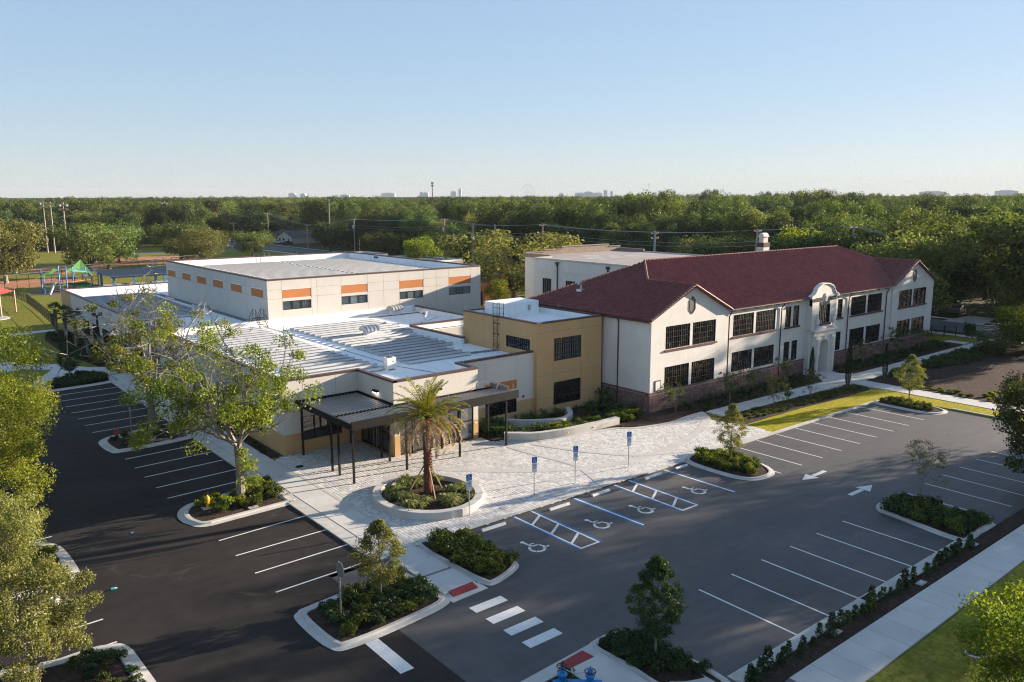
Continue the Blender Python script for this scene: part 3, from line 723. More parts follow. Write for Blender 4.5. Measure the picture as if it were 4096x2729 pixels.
# ornamental grass tufts in the planter
def tuft_mesh(seed, h=.55, n=90, m='leaf_grass', w=.018):
    rs = np.random.RandomState(seed); V = []
    for i in range(n):
        a = rs.rand()*6.283; lean = .25+.75*rs.rand(); b = np.array((rs.normal()*.05, rs.normal()*.05, 0)); d = np.array((math.cos(a), math.sin(a), 0)); s = np.array((-d[1], d[0], 0))*w*(1+rs.rand()); l = h*(.6+.5*rs.rand())
        m1 = b+d*l*lean*.45+np.array((0,0,l*.8)); t = b+d*l*lean*1.15+np.array((0,0,l*(.95-.45*lean)))
        V.append([b-s, b+s, m1+s, m1-s]); V.append([m1-s, m1+s, t+s*.2, t-s*.2])
    return quads_mesh('blades', V, MAT[m], np.repeat(rs.rand(n), 2))
tm = [tuft_mesh(40+i, .62) for i in range(3)]
tp = []
for i in range(3):
    t = thing('grass_tuft', 'pale green tuft of fountain grass in the ring planter round the palm', 'grass', (0,0,0), 'fountain grass in the ring planter'); link('blades', tm[i], t); tp.append(t)
k = 0
for i in range(120):
    a = rs.rand()*6.283; q = (.42+.53*rs.rand()**.8)
    x, y = 27.1+2.75*q*math.cos(a), 41.95+3.15*q*math.sin(a)
    if k >= 46: break
    place(tp[k % 3], USED, (x, y, .27), rs.rand()*6.28, .75+.5*rs.rand()); k += 1

# ------------------------------------------------------------------ curved seat walls by the tan block
def seat_wall(name, label, pts, w, h, lights):
    root = thing(name, label, 'low wall', (pts[0][0]*S, pts[0][1]*S, 0)); 
    P = [Vector((a*S, b*S)) for a, b in pts]; Q = [P[0]*2-P[1]] + P + [P[-1]*2-P[-2]]; sm = []
    for i in range(1, len(Q)-2):
        for t in np.linspace(0, 1, 7, endpoint=False):
            p0, p1, p2, p3 = Q[i-1:i+3]; sm.append(.5*((2*p1)+(p2-p0)*t+(2*p0-5*p1+4*p2-p3)*t*t+(3*p1-p0-3*p2+p3)*t**3))
    sm.append(P[-1]); g = MB(); A = []; B = []
    for i, q in enumerate(sm):
        d = (sm[min(i+1,len(sm)-1)]-sm[max(i-1,0)]).normalized(); nn = Vector((-d.y,d.x)); A.append(q); B.append(q+nn*w)
    e = .03
    for i in range(len(sm)-1):
        a, b, c, d = A[i], A[i+1], B[i+1], B[i]
        g.poly([(a.x,a.y,h),(b.x,b.y,h),(c.x,c.y,h),(d.x,d.y,h)]); g.poly([(a.x,a.y,0),(b.x,b.y,0),(b.x,b.y,h),(a.x,a.y,h)]); g.poly([(d.x,d.y,h),(c.x,c.y,h),(c.x,c.y,0),(d.x,d.y,0)])
    for q in (0, -1): g.poly([(A[q].x,A[q].y,0),(A[q].x,A[q].y,h),(B[q].x,B[q].y,h),(B[q].x,B[q].y,0)])
    g.build('wall_body', MAT['concrete'], root)
    for f in lights:
        i = int(f*(len(sm)-1)); d = (sm[i+1]-sm[i]).normalized(); nn = Vector((d.y,-d.x))*.02; q = sm[i]+nn
        l = MB(); l.lathe(0,0,[(.07,0),(.07,.03),(.03,.05)],10); lo = l.mesh('step_light', MAT['yellow'])
        o = link('step_light', lo, root); o.location = (q.x-root.location.x, q.y-root.location.y, .42); o.rotation_euler = Vector((nn.x,nn.y,0)).to_track_quat('Z','Y').to_euler()
seat_wall('seat_wall', 'long curved concrete seat wall with small round lights along the plaza edge', [(38.9,48.9),(39.8,48.1),(41.0,47.2),(43.6,46.55),(46.4,46.35),(49.45,46.3)], .45, .72, (.42,.62,.82))
seat_wall('seat_wall', 'shorter curved concrete seat wall at the foot of the tan block', [(41.4,52.2),(42.3,51.0),(43.8,49.9),(45.6,49.2),(47.1,49.7),(48.1,50.8),(48.7,51.7)], .45, .70, ())

# ------------------------------------------------------------------ building kit
class Face:
    """a vertical wall plane: u runs along it, d goes inwards"""
    def __init__(s, axis, at, sgn=1): s.axis = axis; s.at = at; s.sgn = sgn      # axis 'y': plane y=at facing -Y ; 'x': plane x=at facing -X
    def pt(s, u, z, d=0):
        return (u, s.at+d*s.sgn, z) if s.axis == 'y' else (s.at+d*s.sgn, u, z)
    def quad(s, mb, u0, u1, z0, z1, d=0):
        q = [s.pt(u0,z0,d), s.pt(u1,z0,d), s.pt(u1,z1,d), s.pt(u0,z1,d)]
        mb.poly(q if s.axis == 'y' else q[::-1])
    def box(s, mb, u0, u1, d0, d1, z0, z1):
        a = s.pt(u0, z0, d0); b = s.pt(u1, z1, d1)
        mb.box(min(a[0],b[0]), min(a[1],b[1]), z0, max(a[0],b[0]), max(a[1],b[1]), z1)
    def wall(s, mb, u0, u1, z0, z1, holes=(), depth=.14):
        us = sorted({u0, u1, *[h[0] for h in holes], *[h[1] for h in holes]}); zs = sorted({z0, z1, *[h[2] for h in holes], *[h[3] for h in holes]})
        us = [u for u in us if u0 <= u <= u1]; zs = [z for z in zs if z0 <= z <= z1]
        for a, b in zip(us, us[1:]):
            for c, d in zip(zs, zs[1:]):
                cu, cz = (a+b)/2, (c+d)/2
                if not any(h[0] < cu < h[1] and h[2] < cz < h[3] for h in holes): s.quad(mb, a, b, c, d)
        for h in holes:
            a, b, c, d = h[:4]; P = s.pt
            mb.poly([P(a,c),P(a,d),P(a,d,depth),P(a,c,depth)]); mb.poly([P(b,d),P(b,c),P(b,c,depth),P(b,d,depth)])
            mb.poly([P(a,d),P(b,d),P(b,d,depth),P(a,d,depth)]); mb.poly([P(b,c),P(a,c),P(a,c,depth),P(b,c,depth)])
PANES = {}; REST = {}
def window(face, parent, u0, u1, z0, z1, secs=3, cols=4, rows=4, depth=.10, single=False, glass='glass', fm='dark_metal', key=None, name='window', thick=.05, bar=.022):
    """frame with mullions and muntins, every pane of glass a piece of its own (or one glazing sheet)"""
    fr = MB(); B = lambda a, b, d0, d1, c, d: face.box(fr, a, b, d0, d1, c, d)
    t = thick; d0 = depth-.05; d1 = depth+.05
    B(u0, u1, d0, d1, z0, z0+t); B(u0, u1, d0, d1, z1-t, z1); B(u0, u0+t, d0, d1, z0+t, z1-t); B(u1-t, u1, d0, d1, z0+t, z1-t)
    sw = (u1-u0-t)/secs
    for i in range(1, secs): B(u0+t/2+sw*i-t*.6, u0+t/2+sw*i+t*.6, d0+.008, d1, z0+t, z1-t)
    for i in range(secs):
        for j in range(1, cols):
            c = u0+t/2+sw*i+sw*j/cols; B(c-bar/2, c+bar/2, d0+.018, d1-.01, z0+t, z1-t)
    rh = (z1-z0-t)/rows
    for j in range(1, rows):
        c = z0+t/2+rh*j; B(u0+t, u1-t, d0+.014, d1-.012, c-bar*.6, c+bar*.6)
    w = fr.build(name, MAT[fm], parent)
    o_ = origin(parent)
    pw = sw/cols; gd = depth+.012
    if single:
        for i in range(secs):
            for j in range(rows):
                for k_ in range(cols):
                    u = u0+t/2+sw*i+pw*k_; z = z0+t/2+rh*j; kk = (face.axis, round(pw,2), round(rh,2), rnd.randrange(6), glass)
                    if kk not in PANES:
                        tl = (rnd.random()-.5)*.022; g = MB()
                        q = [(0,0,0),(pw,0,0),(pw,tl,rh),(0,tl,rh)] if face.axis == 'y' else [(0,0,0),(tl,0,rh),(tl,pw,rh),(0,pw,0)]
                        g.poly(q); PANES[kk] = g.mesh('pane', MAT[glass])
                    o = link('pane', PANES[kk], w); P = face.pt(u, z, gd); o.location = tuple(P[i_]-o_[i_] for i_ in range(3))
    elif key is not None:
        mb = REST.setdefault(key, (MB(), parent, glass))[0]
        for i in range(secs):
            for j in range(rows):
                for k_ in range(cols):
                    u = u0+t/2+sw*i+pw*k_; z = z0+t/2+rh*j; tl = (rnd.random()-.5)*.022
                    q = [face.pt(u,z,gd), face.pt(u+pw,z,gd), face.pt(u+pw,z+rh,gd+tl), face.pt(u,z+rh,gd+tl)]; mb.poly(q if face.axis == 'y' else q[::-1])
    else:
        for i in range(secs):
            g = MB(); u = u0+t/2+sw*i; tl = (rnd.random()-.5)*.01
            q = [face.pt(u,z0,gd), face.pt(u+sw,z0,gd), face.pt(u+sw,z1,gd+tl), face.pt(u,z1,gd+tl)]; g.poly(q if face.axis == 'y' else q[::-1]); g.build('pane', MAT[glass], w)
    return w
def finish_rest():
    for k_, (mb, parent, glass) in REST.items(): tag(mb.build('pane', MAT[glass], parent), kind='stuff')
def parapet(mb_in, mb_cap, x0, y0, x1, y1, ztop, zdeck, t=.28, cap_h=.16, ov=.035, sides='nesw', ends=True):
    """inner faces of a parapet and the metal coping on it, one run per side"""
    runs = {'s': (x0,y0,x1,y0+t), 'n': (x0,y1-t,x1,y1), 'w': (x0,y0+t,x0+t,y1-t), 'e': (x1-t,y0+t,x1,y1-t)}
    for sd_ in sides:
        a, b, c, d = runs[sd_]; mb_in.box(a+.004,b+.004,zdeck-.3,c-.004,d-.004,ztop-cap_h*.5)
        if sd_ in 'sn': mb_cap.box(a-ov,b-ov,ztop-cap_h,c+ov,d+ov,ztop)
        else: mb_cap.box(a-ov,b+ov,ztop-cap_h,c+ov,d-ov,ztop)
def rods(parent, pts, h=.5):
    for x, y, z in pts:
        g = MB(); g.tube([(x,y,z),(x,y,z+h)], .014, 4); g.build('lightning_rod', MAT['steel'], parent)
def joints(face, mb, us, zs, u0, u1, z0, z1, holes=(), w=.018):
    for u in us: face.quad(mb, u-w/2, u+w/2, z0, z1, -.003)
    for z in zs:
        face.quad(mb, u0, u1, z-w/2, z+w/2, -.004)

# ------------------------------------------------------------------ entrance wing: lobby, classroom wing, flat white roofs
wing = thing('entrance_wing', 'low white school wing with flat white roofs and a glazed corner lobby behind the palm', 'building', (29.9, 50.7, 0))
fR = Face('y', 56.1); fL = Face('y', 50.65); fS = Face('x', 29.9); fW = Face('y', 53.1); fWest = Face('x', 23.65)
ZT, ZD = 5.9, 5.2
g = MB(); t_ = MB()
hR = [(25.0, 28.4, 1.0, 2.85)]
fR.wall(g, 23.65, 29.9, 1.65, ZT-.1, [(25.0,28.4,1.65,2.85)]); fR.wall(t_, 23.65, 29.9, 0, 1.65, [(25.0,28.4,1.0,1.65)])
fS.wall(g, 50.65, 56.1, 1.65, ZT-.1, [(51.5,55.85,1.65,2.95)]); fS.wall(t_, 50.65, 56.1, 0, 1.65, [(51.5,55.85,.1,1.65)])
fL.wall(g, 29.9, 37.65, 1.65, ZT-.1, [(30.38,37.18,1.65,3.2)]); fL.wall(t_, 29.9, 37.65, 0, 1.65, [(30.38,37.18,.1,1.65)])
fE = Face('x', 37.65, -1); fE.wall(g, 50.65, 53.1, 1.65, ZT-.1); fE.wall(t_, 50.65, 53.1, 0, 1.65)
fW.wall(g, 37.65, 45.6, 1.65, ZT-.1, [(40.23,43.66,1.65,2.0)]); fW.wall(t_, 37.65, 45.6, 0, 1.65, [(40.23,43.66,.72,1.65)])
wins_w = [(118.2,121.9,.95,3.02),(112.5,116.4,.95,3.0),(107.6,111.3,.95,3.0),(99.5,103.2,.95,3.0),(93.2,96.9,.95,3.0),(86.6,90.2,.95,3.0),(79.6,83.4,.95,3.0),(73.0,76.6,.95,3.0),(66.5,70.2,.95,3.0),(60.2,63.8,.95,3.0)]
fWest.wall(g, 56.1, 128.6, 1.65, ZT-.1, [(a,b,max(c,1.65),d) for a,b,c,d in wins_w]); fWest.wall(t_, 56.1, 128.6, 0, 1.65, [(a,b,c,1.65) for a,b,c,d in wins_w])
fWest.wall(t_, 128.6, 135.2, 0, ZT-.1)
fN = Face('y', 135.2, -1); fN.wall(g, 23.65, 52.0, 0, ZT-.1)
g.build('wall', MAT['panel_wall'], wing); t_.build('tan_base', MAT['tan'], wing)
for nm, hl in ((fR, [(25.0,28.4,1.0,2.85)]),): 
    for h in hl: window(nm, wing, *h, secs=3, cols=1, rows=1)
for h in wins_w: window(fWest, wing, *h, secs=3, cols=2, rows=3)
window(fW, wing, 40.23, 43.66, .72, 2.0, secs=3, cols=4, rows=2)
# lobby glazing, full height with pale door stiles
w_ = window(fL, wing, 30.38, 37.18, .1, 3.2, secs=6, cols=1, rows=2, glass='glass_lobby', name='glazed_front')
w_ = window(fS, wing, 51.5, 55.85, .1, 2.95, secs=4, cols=1, rows=1, glass='glass_lobby', name='glazed_side')
for x in (31.55, 33.35, 36.02):
    d = MB(); fL.box(d, x-.03, x+.03, .02, .045, .12, 2.6); d.build('door_stile', MAT['steel'], wing)
for y in (53.4, 53.9):
    d = MB(); fS.box(d, y-.03, y+.03, .02, .045, .12, 2.6); d.build('door_stile', MAT['steel'], wing)
d = MB(); fL.box(d, 30.42, 37.14, .5, .56, .1, 3.1); d.build('blind', mat('lobby_blind', (.10,.105,.10), .8), wing)
for x0, x1 in ((41.2,43.66),(37.75,37.8)):
    if x1-x0 > 1: d = MB(); fW.box(d, x0-1.0, x1, -.012, .1, 2.82, 3.6); d.build('orange_panel', MAT['orange'], wing)
# roof decks
dk = MB(); 
dk.poly([(23.7,56.15,ZD),(45.55,56.15,ZD),(45.55,62.9,ZD),(45.2,62.9,ZD),(45.2,72.5,ZD),(54.2,72.5,ZD),(54.2,85.6,ZD),(23.7,85.6,ZD)])
dk.poly([(29.95,50.7,ZD),(37.6,50.7,ZD),(37.6,53.15,ZD),(45.55,53.15,ZD),(45.55,56.15,ZD),(29.95,56.15,ZD)])
dk.poly([(23.7,85.9,ZD),(35.1,85.9,ZD),(35.1,122.0,ZD),(52,122.0,ZD),(52,135.1,ZD),(23.7,135.1,ZD)])
dk.build('roof_deck', MAT['white_roof'], wing)
pi_ = MB(); pc = MB()
def run(x0, y0, x1, y1, t=.28, z=ZT, inner=1):
    """a parapet run along x or y; t is thickness to the inside (sign)"""
    if abs(y1-y0) < .01:
        a, b = sorted((y0, y0+t)); pi_.box(x0+.004,a+.004,ZD-.2,x1-.004,b-.004,z-.08); pc.box(x0-.035,a-.035,z-.16,x1+.035,b+.035,z)
    else:
        a, b = sorted((x0, x0+t)); pi_.box(a+.004,y0+.004,ZD-.2,b-.004,y1-.004,z-.08); pc.box(a-.035,y0-.035,z-.158,b+.035,y1+.035,z-.002)
run(23.65,56.1,29.9,56.1); run(29.9,50.65,29.9,56.38,.28); run(29.9+.02,50.65,37.65,50.65); run(37.65,50.95,37.65,53.1,-.28); run(37.65-.26,53.1,45.5,53.1,.28,ZT+.004)
run(23.65,56.4,23.65,134.9,.28); run(23.65,135.2,52.0,135.2,-.28); run(45.2,62.95,45.2,72.3,-.28); run(45.25,72.6,54.2,72.6,.28,ZT+.003); run(54.2,72.9,54.2,85.5,-.28)
pi_.build('parapet', MAT['white_roof'], wing); pc.build('coping', MAT['coping'], wing)
dv = MB(); dv.box(23.95,85.62,ZD-.1,35.1,85.85,ZT-.02); dv.box(35.12,85.62,ZD-.1,54.2,85.78,ZT+.02); dv.build('divider_parapet', MAT['white_roof'], wing)
dv = MB(); dv.box(23.95,85.58,ZT-.018,35.1,85.89,ZT+.03); dv.build('divider_cap', MAT['steel'], wing)
cy = MB(); fC = Face('x', 54.2); fC2 = Face('y', 72.6, -1)
cy.box(45.25,62.95,.0,45.32,72.6,ZD+.3); cy.box(45.3,72.62,0,54.1,72.7,ZT-.1); cy.build('courtyard_wall', MAT['panel_wall'], wing)
j = MB(); joints(fR, j, [28.0], [], 0, 0, 1.7, 5.7); joints(fL, j, [], [], 0,0,0,0); joints(fW, j, [40.25,43.68], [], 0, 0, 3.6, 5.7); joints(fWest, j, [72,86,98,112,125,128.6], [], 0,0,.1,5.7); j.build('panel_joint', MAT['joint'], wing)
for b_ in [(42.0+i*.93, 58.25-i*.12, 42.85+i*.93, 59.1-i*.12) for i in range(4)]+[(46.6+i*1.2, 83.6, 47.7+i*1.2, 84.4) for i in range(6)]+[(34.15,91,35.0,125)]:
    wk = MB(); wk.box(b_[0], b_[1], ZD, b_[2], b_[3], ZD+.02); wk.build('walk_pad', MAT['grey_walk'], wing)
sm = MB()
for x in np.arange(36.5, 45, 2.1): sm.box(x, 53.5, ZD, x+.03, 58.0, ZD+.006)
for y in np.arange(73.6, 85, 2.0): sm.box(47, y, ZD, 54, y+.03, ZD+.006)
for x in np.arange(25, 34, 2.0): sm.box(x, 86, ZD, x+.03, 98, ZD+.006)
sm.build('membrane_seam', mat('membrane_seam', (.55,.56,.57), .7), wing)
cb = MB(); cb.tube([(34.4,85,ZD+.03),(34.5,70,ZD+.03),(34.6,57.5,ZD+.03),(36.0,52,ZD+.03)], .02, 4); cb.tube([(47,78,ZD+.03),(44.5,74,ZD+.03),(53,79,ZD+.03)], .02, 4); cb.tube([(25,98.2,ZD+.04),(33,99.3,ZD+.04)], .05, 4); cb.build('roof_cable', MAT['black_metal'], wing)
rods(wing, [(30.2,50.9,ZT),(33.6,50.8,ZT),(37.4,52.2,ZT),(26.6,56.3,ZT),(29.0,56.3,ZT),(27,85.7,ZT),(30.5,85.7,ZT),(33,85.7,ZT),(45.1,72.7,ZT),(35.0,70.0,ZD),(35.0,63.0,ZD),(24,135,ZT),(30,135,ZT),(40,135,ZT)])
# wall lamps (the one in the shade is lit), alarm bell, notice
def wall_lamp(face, u, z, lit):
    b = MB(); face.box(b, u-.33, u+.33, -.24, -.003, z, z+.16); o = b.build('wall_lamp', MAT['dark_metal'], wing)
    l = MB(); face.box(l, u-.28, u+.28, -.225, -.02, z-.06, z-.002)
    m_ = MAT['sign_white']
    if lit:
        m_, nt, p = new_mat("lit_lamp"); p.inputs["Emission Color"].default_value = (1,.9,.72,1); p.inputs["Emission Strength"].default_value = 2.2
    l.build('lens', m_, o)
wall_lamp(fS, 53.1, 4.62, True); wall_lamp(fL, 33.75, 4.62, False)
b = MB(); b.lathe(0,0,[(.13,0),(.13,.05),(.07,.09)],12); o = link('alarm_bell', b.mesh('alarm_bell', MAT['red']), wing); o.location = (44.4-29.9, 53.09-50.7, 1.98); o.rotation_euler = (R(90),0,0)
b = MB(); fL.box(b, 37.28, 37.55, -.012, .05, 1.3, 1.42); b.build('notice', MAT['sign_white'], wing)
b = MB(); fL.box(b, 37.28, 37.55, -.016, -.012, 1.33, 1.345); b.build('notice_line', MAT['red'], wing)

# ------------------------------------------------------------------ gymnasium
gym = thing('gymnasium', 'tall cream gymnasium with orange panels and high strip windows', 'building', (35.1, 85.8, 0))
GX0, GX1, GY0, GY1, GZ, GD = 35.1, 64.35, 85.8, 122.0, 10.3, 9.35
gF = Face('y', GY0); gS = Face('x', GX0); g = MB()
gwin = [(36.83,40.23,6.77,7.75),(44.06,47.48,6.77,7.74),(51.94,55.32,6.77,7.70),(59.3,62.68,6.73,7.70)]
gpan = [(36.8,40.27,8.1,9.1),(44.06,47.5,8.07,9.1),(51.92,55.4,8.07,9.07),(59.28,62.76,8.07,9.07)]
gF.wall(g, GX0, GX1, 0, GZ-.1, gwin+gpan, .06); 
span = [(117.95,121.45),(111.48,115.0),(105.43,108.93),(99.43,102.9),(93.3,96.76),(86.97,90.48)]
gS.wall(g, GY0, GY1, 0, GZ-.1, [(a,b,8.14,9.14) for a,b in span], .06)
Face('x', GX1, -1).wall(g, GY0, GY1, 0, GZ-.1); Face('y', GY1, -1).wall(g, GX0, GX1, 0, GZ-.1); g.build('wall', MAT['panel_wall'], gym)
for a,b,c,d in gpan: o = MB(); gF.box(o, a, b, .02, .08, c, d); o.build('orange_panel', MAT['orange'], gym)
for a,b in span: o = MB(); gS.box(o, a, b, .02, .08, 8.14, 9.14); o.build('orange_panel', MAT['orange'], gym)
for h in gwin: window(gF, gym, *h, secs=3, cols=1, rows=1, glass='glass_grey', depth=.08)
j = MB(); ux = [36.79,40.3,41.0,44.04,47.53,49.7,51.9,55.42,57.35,59.26,62.78,63.95]
def hline(face, z, a, b, breaks, w=.02):
    ed = [a]+[q for h in breaks for q in h]+[b]
    for p, q in zip(ed[::2], ed[1::2]): face.quad(j, p, q, z-w/2, z+w/2, -.004)
for u in ux:
    near = [h for h in gpan+gwin if h[0]-.1 < u < h[1]+.1]
    gF.quad(j, u-.011, u+.011, 6.0, GZ-.2, -.003) 
for z in (9.1, 8.08): hline(gF, z, GX0, GX1, [(h[0],h[1]) for h in gpan])
for u in (91.84,98.03,103.9,109.7,116.3): gS.quad(j, u-.011, u+.011, 6.0, GZ-.2, -.003)
for z in (9.14, 8.14): hline(gS, z, GY0, GY1, [s_ for s_ in span[::-1]])
j.build('panel_joint', MAT['joint'], gym)
a_ = MB(); c_ = MB(); parapet(a_, c_, GX0, GY0, GX1, GY1, GZ, GD, .3); a_.build('parapet', MAT['white_roof'], gym); c_.build('coping', MAT['coping'], gym)
d = MB(); d.box(GX0+.1,GY0+.1,GD-.2,GX1-.1,GY1-.1,GD); d.build('roof_deck', MAT['white_roof'], gym)
sc_ = MB()
for x, y in ((63.98,112.0),(63.98,112.7)): sc_.box(x-.03,y,9.75,x+.06,y+.45,10.0)
sc_.build('scupper', MAT['interior'], gym)
rods(gym, [(35.3,121.9,GZ),(41,121.9,GZ),(48,121.9,GZ),(55,121.9,GZ),(64.2,118,GZ),(64.2,100,GZ),(64.2,87,GZ),(57.5,86.0,GZ)])
# roof access ladder head on the far parapet
lad = thing('roof_ladder', 'small grey ladder head over the far gymnasium parapet', 'ladder', (50.0, 121.6, GD))
g = MB()
for x in (49.6, 50.3): g.tube([(x,121.4,GD),(x,121.4,GZ+.4),(x,121.9,GZ+.4)], .03, 4)
for z in (9.6,9.9,10.2): g.tube([(49.6,121.4,z),(50.3,121.4,z)], .02, 4)
g.build('rail', MAT['steel'], lad)

# ------------------------------------------------------------------ tan link block
tan = thing('tan_block', 'two-storey tan block with big dark windows beside the red-roofed school', 'building', (45.6, 52.65, 0))
TX0, TX1, TY0, TY1, TZ, TD = 45.6, 53.55, 52.65, 63.6, 8.4, 7.75
tF = Face('y', TY0); tS = Face('x', TX0); g = MB()
tw = [(47.57,50.95,4.76,6.8),(47.57,50.95,.72,2.82)]; ts = [(53.6,57.0,5.75,6.8)]
tF.wall(g, TX0, TX1, 0, TZ-.1, tw); tS.wall(g, TY0, TY1, 0, TZ-.1, ts); Face('x', TX1, -1).wall(g, TY0, TY1, 0, TZ-.1); Face('y', TY1, -1).wall(g, TX0, TX1, 0, TZ-.1); g.build('wall', MAT['tan'], tan)
for h in tw: window(tF, tan, *h, secs=3, cols=4, rows=4, key='tan')
window(tS, tan, *ts[0], secs=3, cols=4, rows=2, key='tan')
j = MB()
for z in (3.6, 7.44, 1.52): tF.quad(j, TX0, TX1, z-.01, z+.01, -.004)
for u in (47.53, 51.0): tF.quad(j, u-.01, u+.01, 2.84, 4.74, -.003); tF.quad(j, u-.01, u+.01, 6.82, 8.2, -.003)
for u in (57.3, 60.4): tS.quad(j, u-.01, u+.01, 5.5, 8.2, -.003)
j.build('panel_joint', MAT['joint'], tan)
a_ = MB(); c_ = MB(); parapet(a_, c_, TX0, TY0, TX1, TY1, TZ, TD, .25, .14); a_.build('parapet', MAT['white_roof'], tan); c_.build('coping', MAT['coping'], tan)
d = MB(); d.box(TX0+.1,TY0+.1,TD-.2,TX1-.1,TY1-.1,TD); d.build('roof_deck', MAT['white_roof'], tan)
d = MB(); d.box(47.9,60.3,TD,52.4,63.2,9.1); d.build('roof_upstand', MAT['white_roof'], tan)
d = MB(); d.box(51.0,60.22,8.2,51.3,60.29,8.75); d.build('junction_box', MAT['steel'], tan)
rods(tan, [(45.75,63.4,TZ),(53.4,53.0,TZ),(53.4,58.5,TZ),(48.0,63.1,9.1),(52.2,63.1,9.1),(45.75,54.0,TZ)], .45)
ld = thing('wall_ladder', 'black steel ladder up the side of the tan block over its parapet', 'ladder', (45.5, 58.3, 5.3))
g = MB()
for y in (57.98, 58.58): g.tube([(45.36,y,5.35),(45.36,y,9.55)], .032, 4)
for y in (57.98, 58.58): g.tube([(45.36,y,9.55),(46.1,y,9.55),(46.1,y,8.0)], .032, 4)
for z in (8.6,9.1): g.tube([(45.36,57.98,z),(46.1,57.98,z)], .02, 4); g.tube([(45.36,58.58,z),(46.1,58.58,z)], .02, 4)
g.build('rail', MAT['black_metal'], ld)
for i in range(13): r_ = MB(); r_.tube([(45.36,57.98,5.6+i*.3),(45.36,58.58,5.6+i*.3)], .018, 4); r_.build('rung', MAT['black_metal'], ld)
g = MB()
for z in (5.7,6.7,7.7): g.box(45.36,57.93,z,45.59,58.0,z+.06); g.box(45.36,58.56,z,45.59,58.63,z+.06)
g.build('bracket', MAT['black_metal'], ld)

# ------------------------------------------------------------------ entrance canopy
can = thing('entrance_canopy', 'dark steel entrance canopy with ribbed metal deck on slim posts', 'canopy', (29.0, 49.0, 0))
def deck_mesh(x0, x1, y0, y1, zf, zb, step=.30):
    """ribbed sheet, ribs along y"""
    g = MB(); x = x0
    while x < x1-.05:
        a = min(x+step, x1); pr = [(x,0),(x+.05,.055),(x+.11,.055),(x+.16,0),(a,0)]
        for (p, h), (q, k) in zip(pr, pr[1:]): 
            if q > x1: continue
            g.poly([(p,y0,zf+h),(q,y0,zf+k),(q,y1,zb+k),(p,y1,zb+h)])
        x = a
    return g
MAT['deck'] = mat("weathered_metal_deck", (.30,.275,.255), .5, .14, .6, 12, .12, metal=.35, spec=.4)
deck_mesh(24.7, 38.85, 47.28, 50.6, 4.28, 3.98).build('roof_sheet', MAT['deck'], can)
deck_mesh(24.7, 29.85, 50.62, 56.05, 3.98, 4.02).build('roof_sheet', MAT['deck'], can)
g = MB(); g.box(24.7,50.55,3.96,29.8,50.62,4.10); 
for i in range(17): g.box(24.75+i*.3,50.50,4.0,24.82+i*.3,50.68,4.13)
g.build('gutter_flashing', MAT['dark_metal'], can)
g = MB(); g.box(24.58,47.15,3.86,38.98,47.28,4.46); g.build('fascia', MAT['dark_metal'], can)
g = MB(); g.box(24.58,47.28,3.86,24.70,56.05,4.30); g.build('fascia', MAT['dark_metal'], can)
g = MB(); g.box(38.85,47.28,3.9,38.98,50.6,4.12); g.build('fascia', MAT['dark_metal'], can)
g = MB(); g.box(24.72,47.3,3.80,38.83,50.6,3.90); g.box(24.72,50.6,3.80,29.85,56.04,3.90); g.build('soffit', MAT['dark_metal'], can)
g = MB(); g.box(24.6,55.98,4.0,29.86,56.08,4.2); g.box(29.80,50.75,3.98,29.88,55.98,4.2); g.box(29.9,50.52,3.97,38.8,50.62,4.13); g.build('wall_flashing', MAT['dark_metal'], can)
for x, y in ((24.77,47.45),(24.78,49.56),(24.78,50.63),(24.8,55.4),(29.04,47.6),(29.05,50.0),(29.05,51.15),(29.04,55.85),(33.65,47.6),(33.74,50.1),(38.05,47.55),(38.2,50.08)):
    p_ = MB(); p_.box(x-.065,y-.065,.05,x+.065,y+.065,3.82); p_.build('post', MAT['dark_metal'], can)
# guard frame at the far end
g = MB()
for (a, b) in (((37.65,50.62,4.1),(37.65,50.62,4.62)),((37.65,50.62,4.62),(38.85,50.62,4.62)),((38.85,50.62,4.1),(38.85,50.62,4.62)),((38.2,50.62,4.1),(38.2,50.62,4.62)),((38.85,50.62,4.62),(38.9,48.3,4.55)),((38.88,49.4,4.15),(38.88,49.4,4.6)),((38.2,49.1,4.2),(38.85,49.5,4.62))): g.tube([a,b], .025, 4)
g.build('guard_frame', MAT['steel'], can)
g = MB(); g.box(38.83,48.3,4.13,38.86,50.6,4.5); g.build('guard_panel', MAT['deck'], can)
rods(can, [(25.2,55.5,4.05),(25.0,47.5,4.3),(33.5,48.8,4.15),(38.7,47.5,4.4)], .55)

# ------------------------------------------------------------------ old school with the red tiled roof
sch = thing('school_house', 'two-storey white stucco school with a red tiled roof and brick base', 'building', (54.0, 47.0, 0))
SF = Face('y', 47.0); SM = Face('y', 47.12); SW = Face('x', 54.0)
SX0, SX1, GXa, GXb = 54.0, 108.75, 65.1, 97.85; BZ = 1.86; EZ = 8.42
g = MB()
gl_u = [(55.95,59.38,5.6,7.7),(59.75,63.2,5.57,7.7)]; gl_l = [(55.93,59.4,BZ,3.98),(59.76,63.22,BZ,3.98)]
gr_u = [(99.57,102.95,5.6,7.7),(103.3,106.78,5.6,7.7)]; gr_l = [(99.57,102.95,BZ,3.93),(103.35,106.85,BZ,3.93)]
mu = [(66.09,69.5,5.64,7.78),(69.86,73.3,5.64,7.78),(75.1,76.15,5.64,7.8),(76.55,77.66,5.64,7.8),(84.0,85.06,5.64,7.78),(85.44,86.48,5.64,7.78),(88.35,91.77,5.65,7.78),(92.13,95.53,5.65,7.78)]
ml = [(66.07,69.47,2.1,4.07),(69.83,73.3,2.06,4.08),(75.1,76.15,1.95,4.06),(76.56,77.64,1.95,4.08),(84.0,85.07,1.93,4.05),(85.44,86.5,1.93,4.05),(88.43,91.76,1.95,4.05),(92.16,95.55,1.95,4.03)]
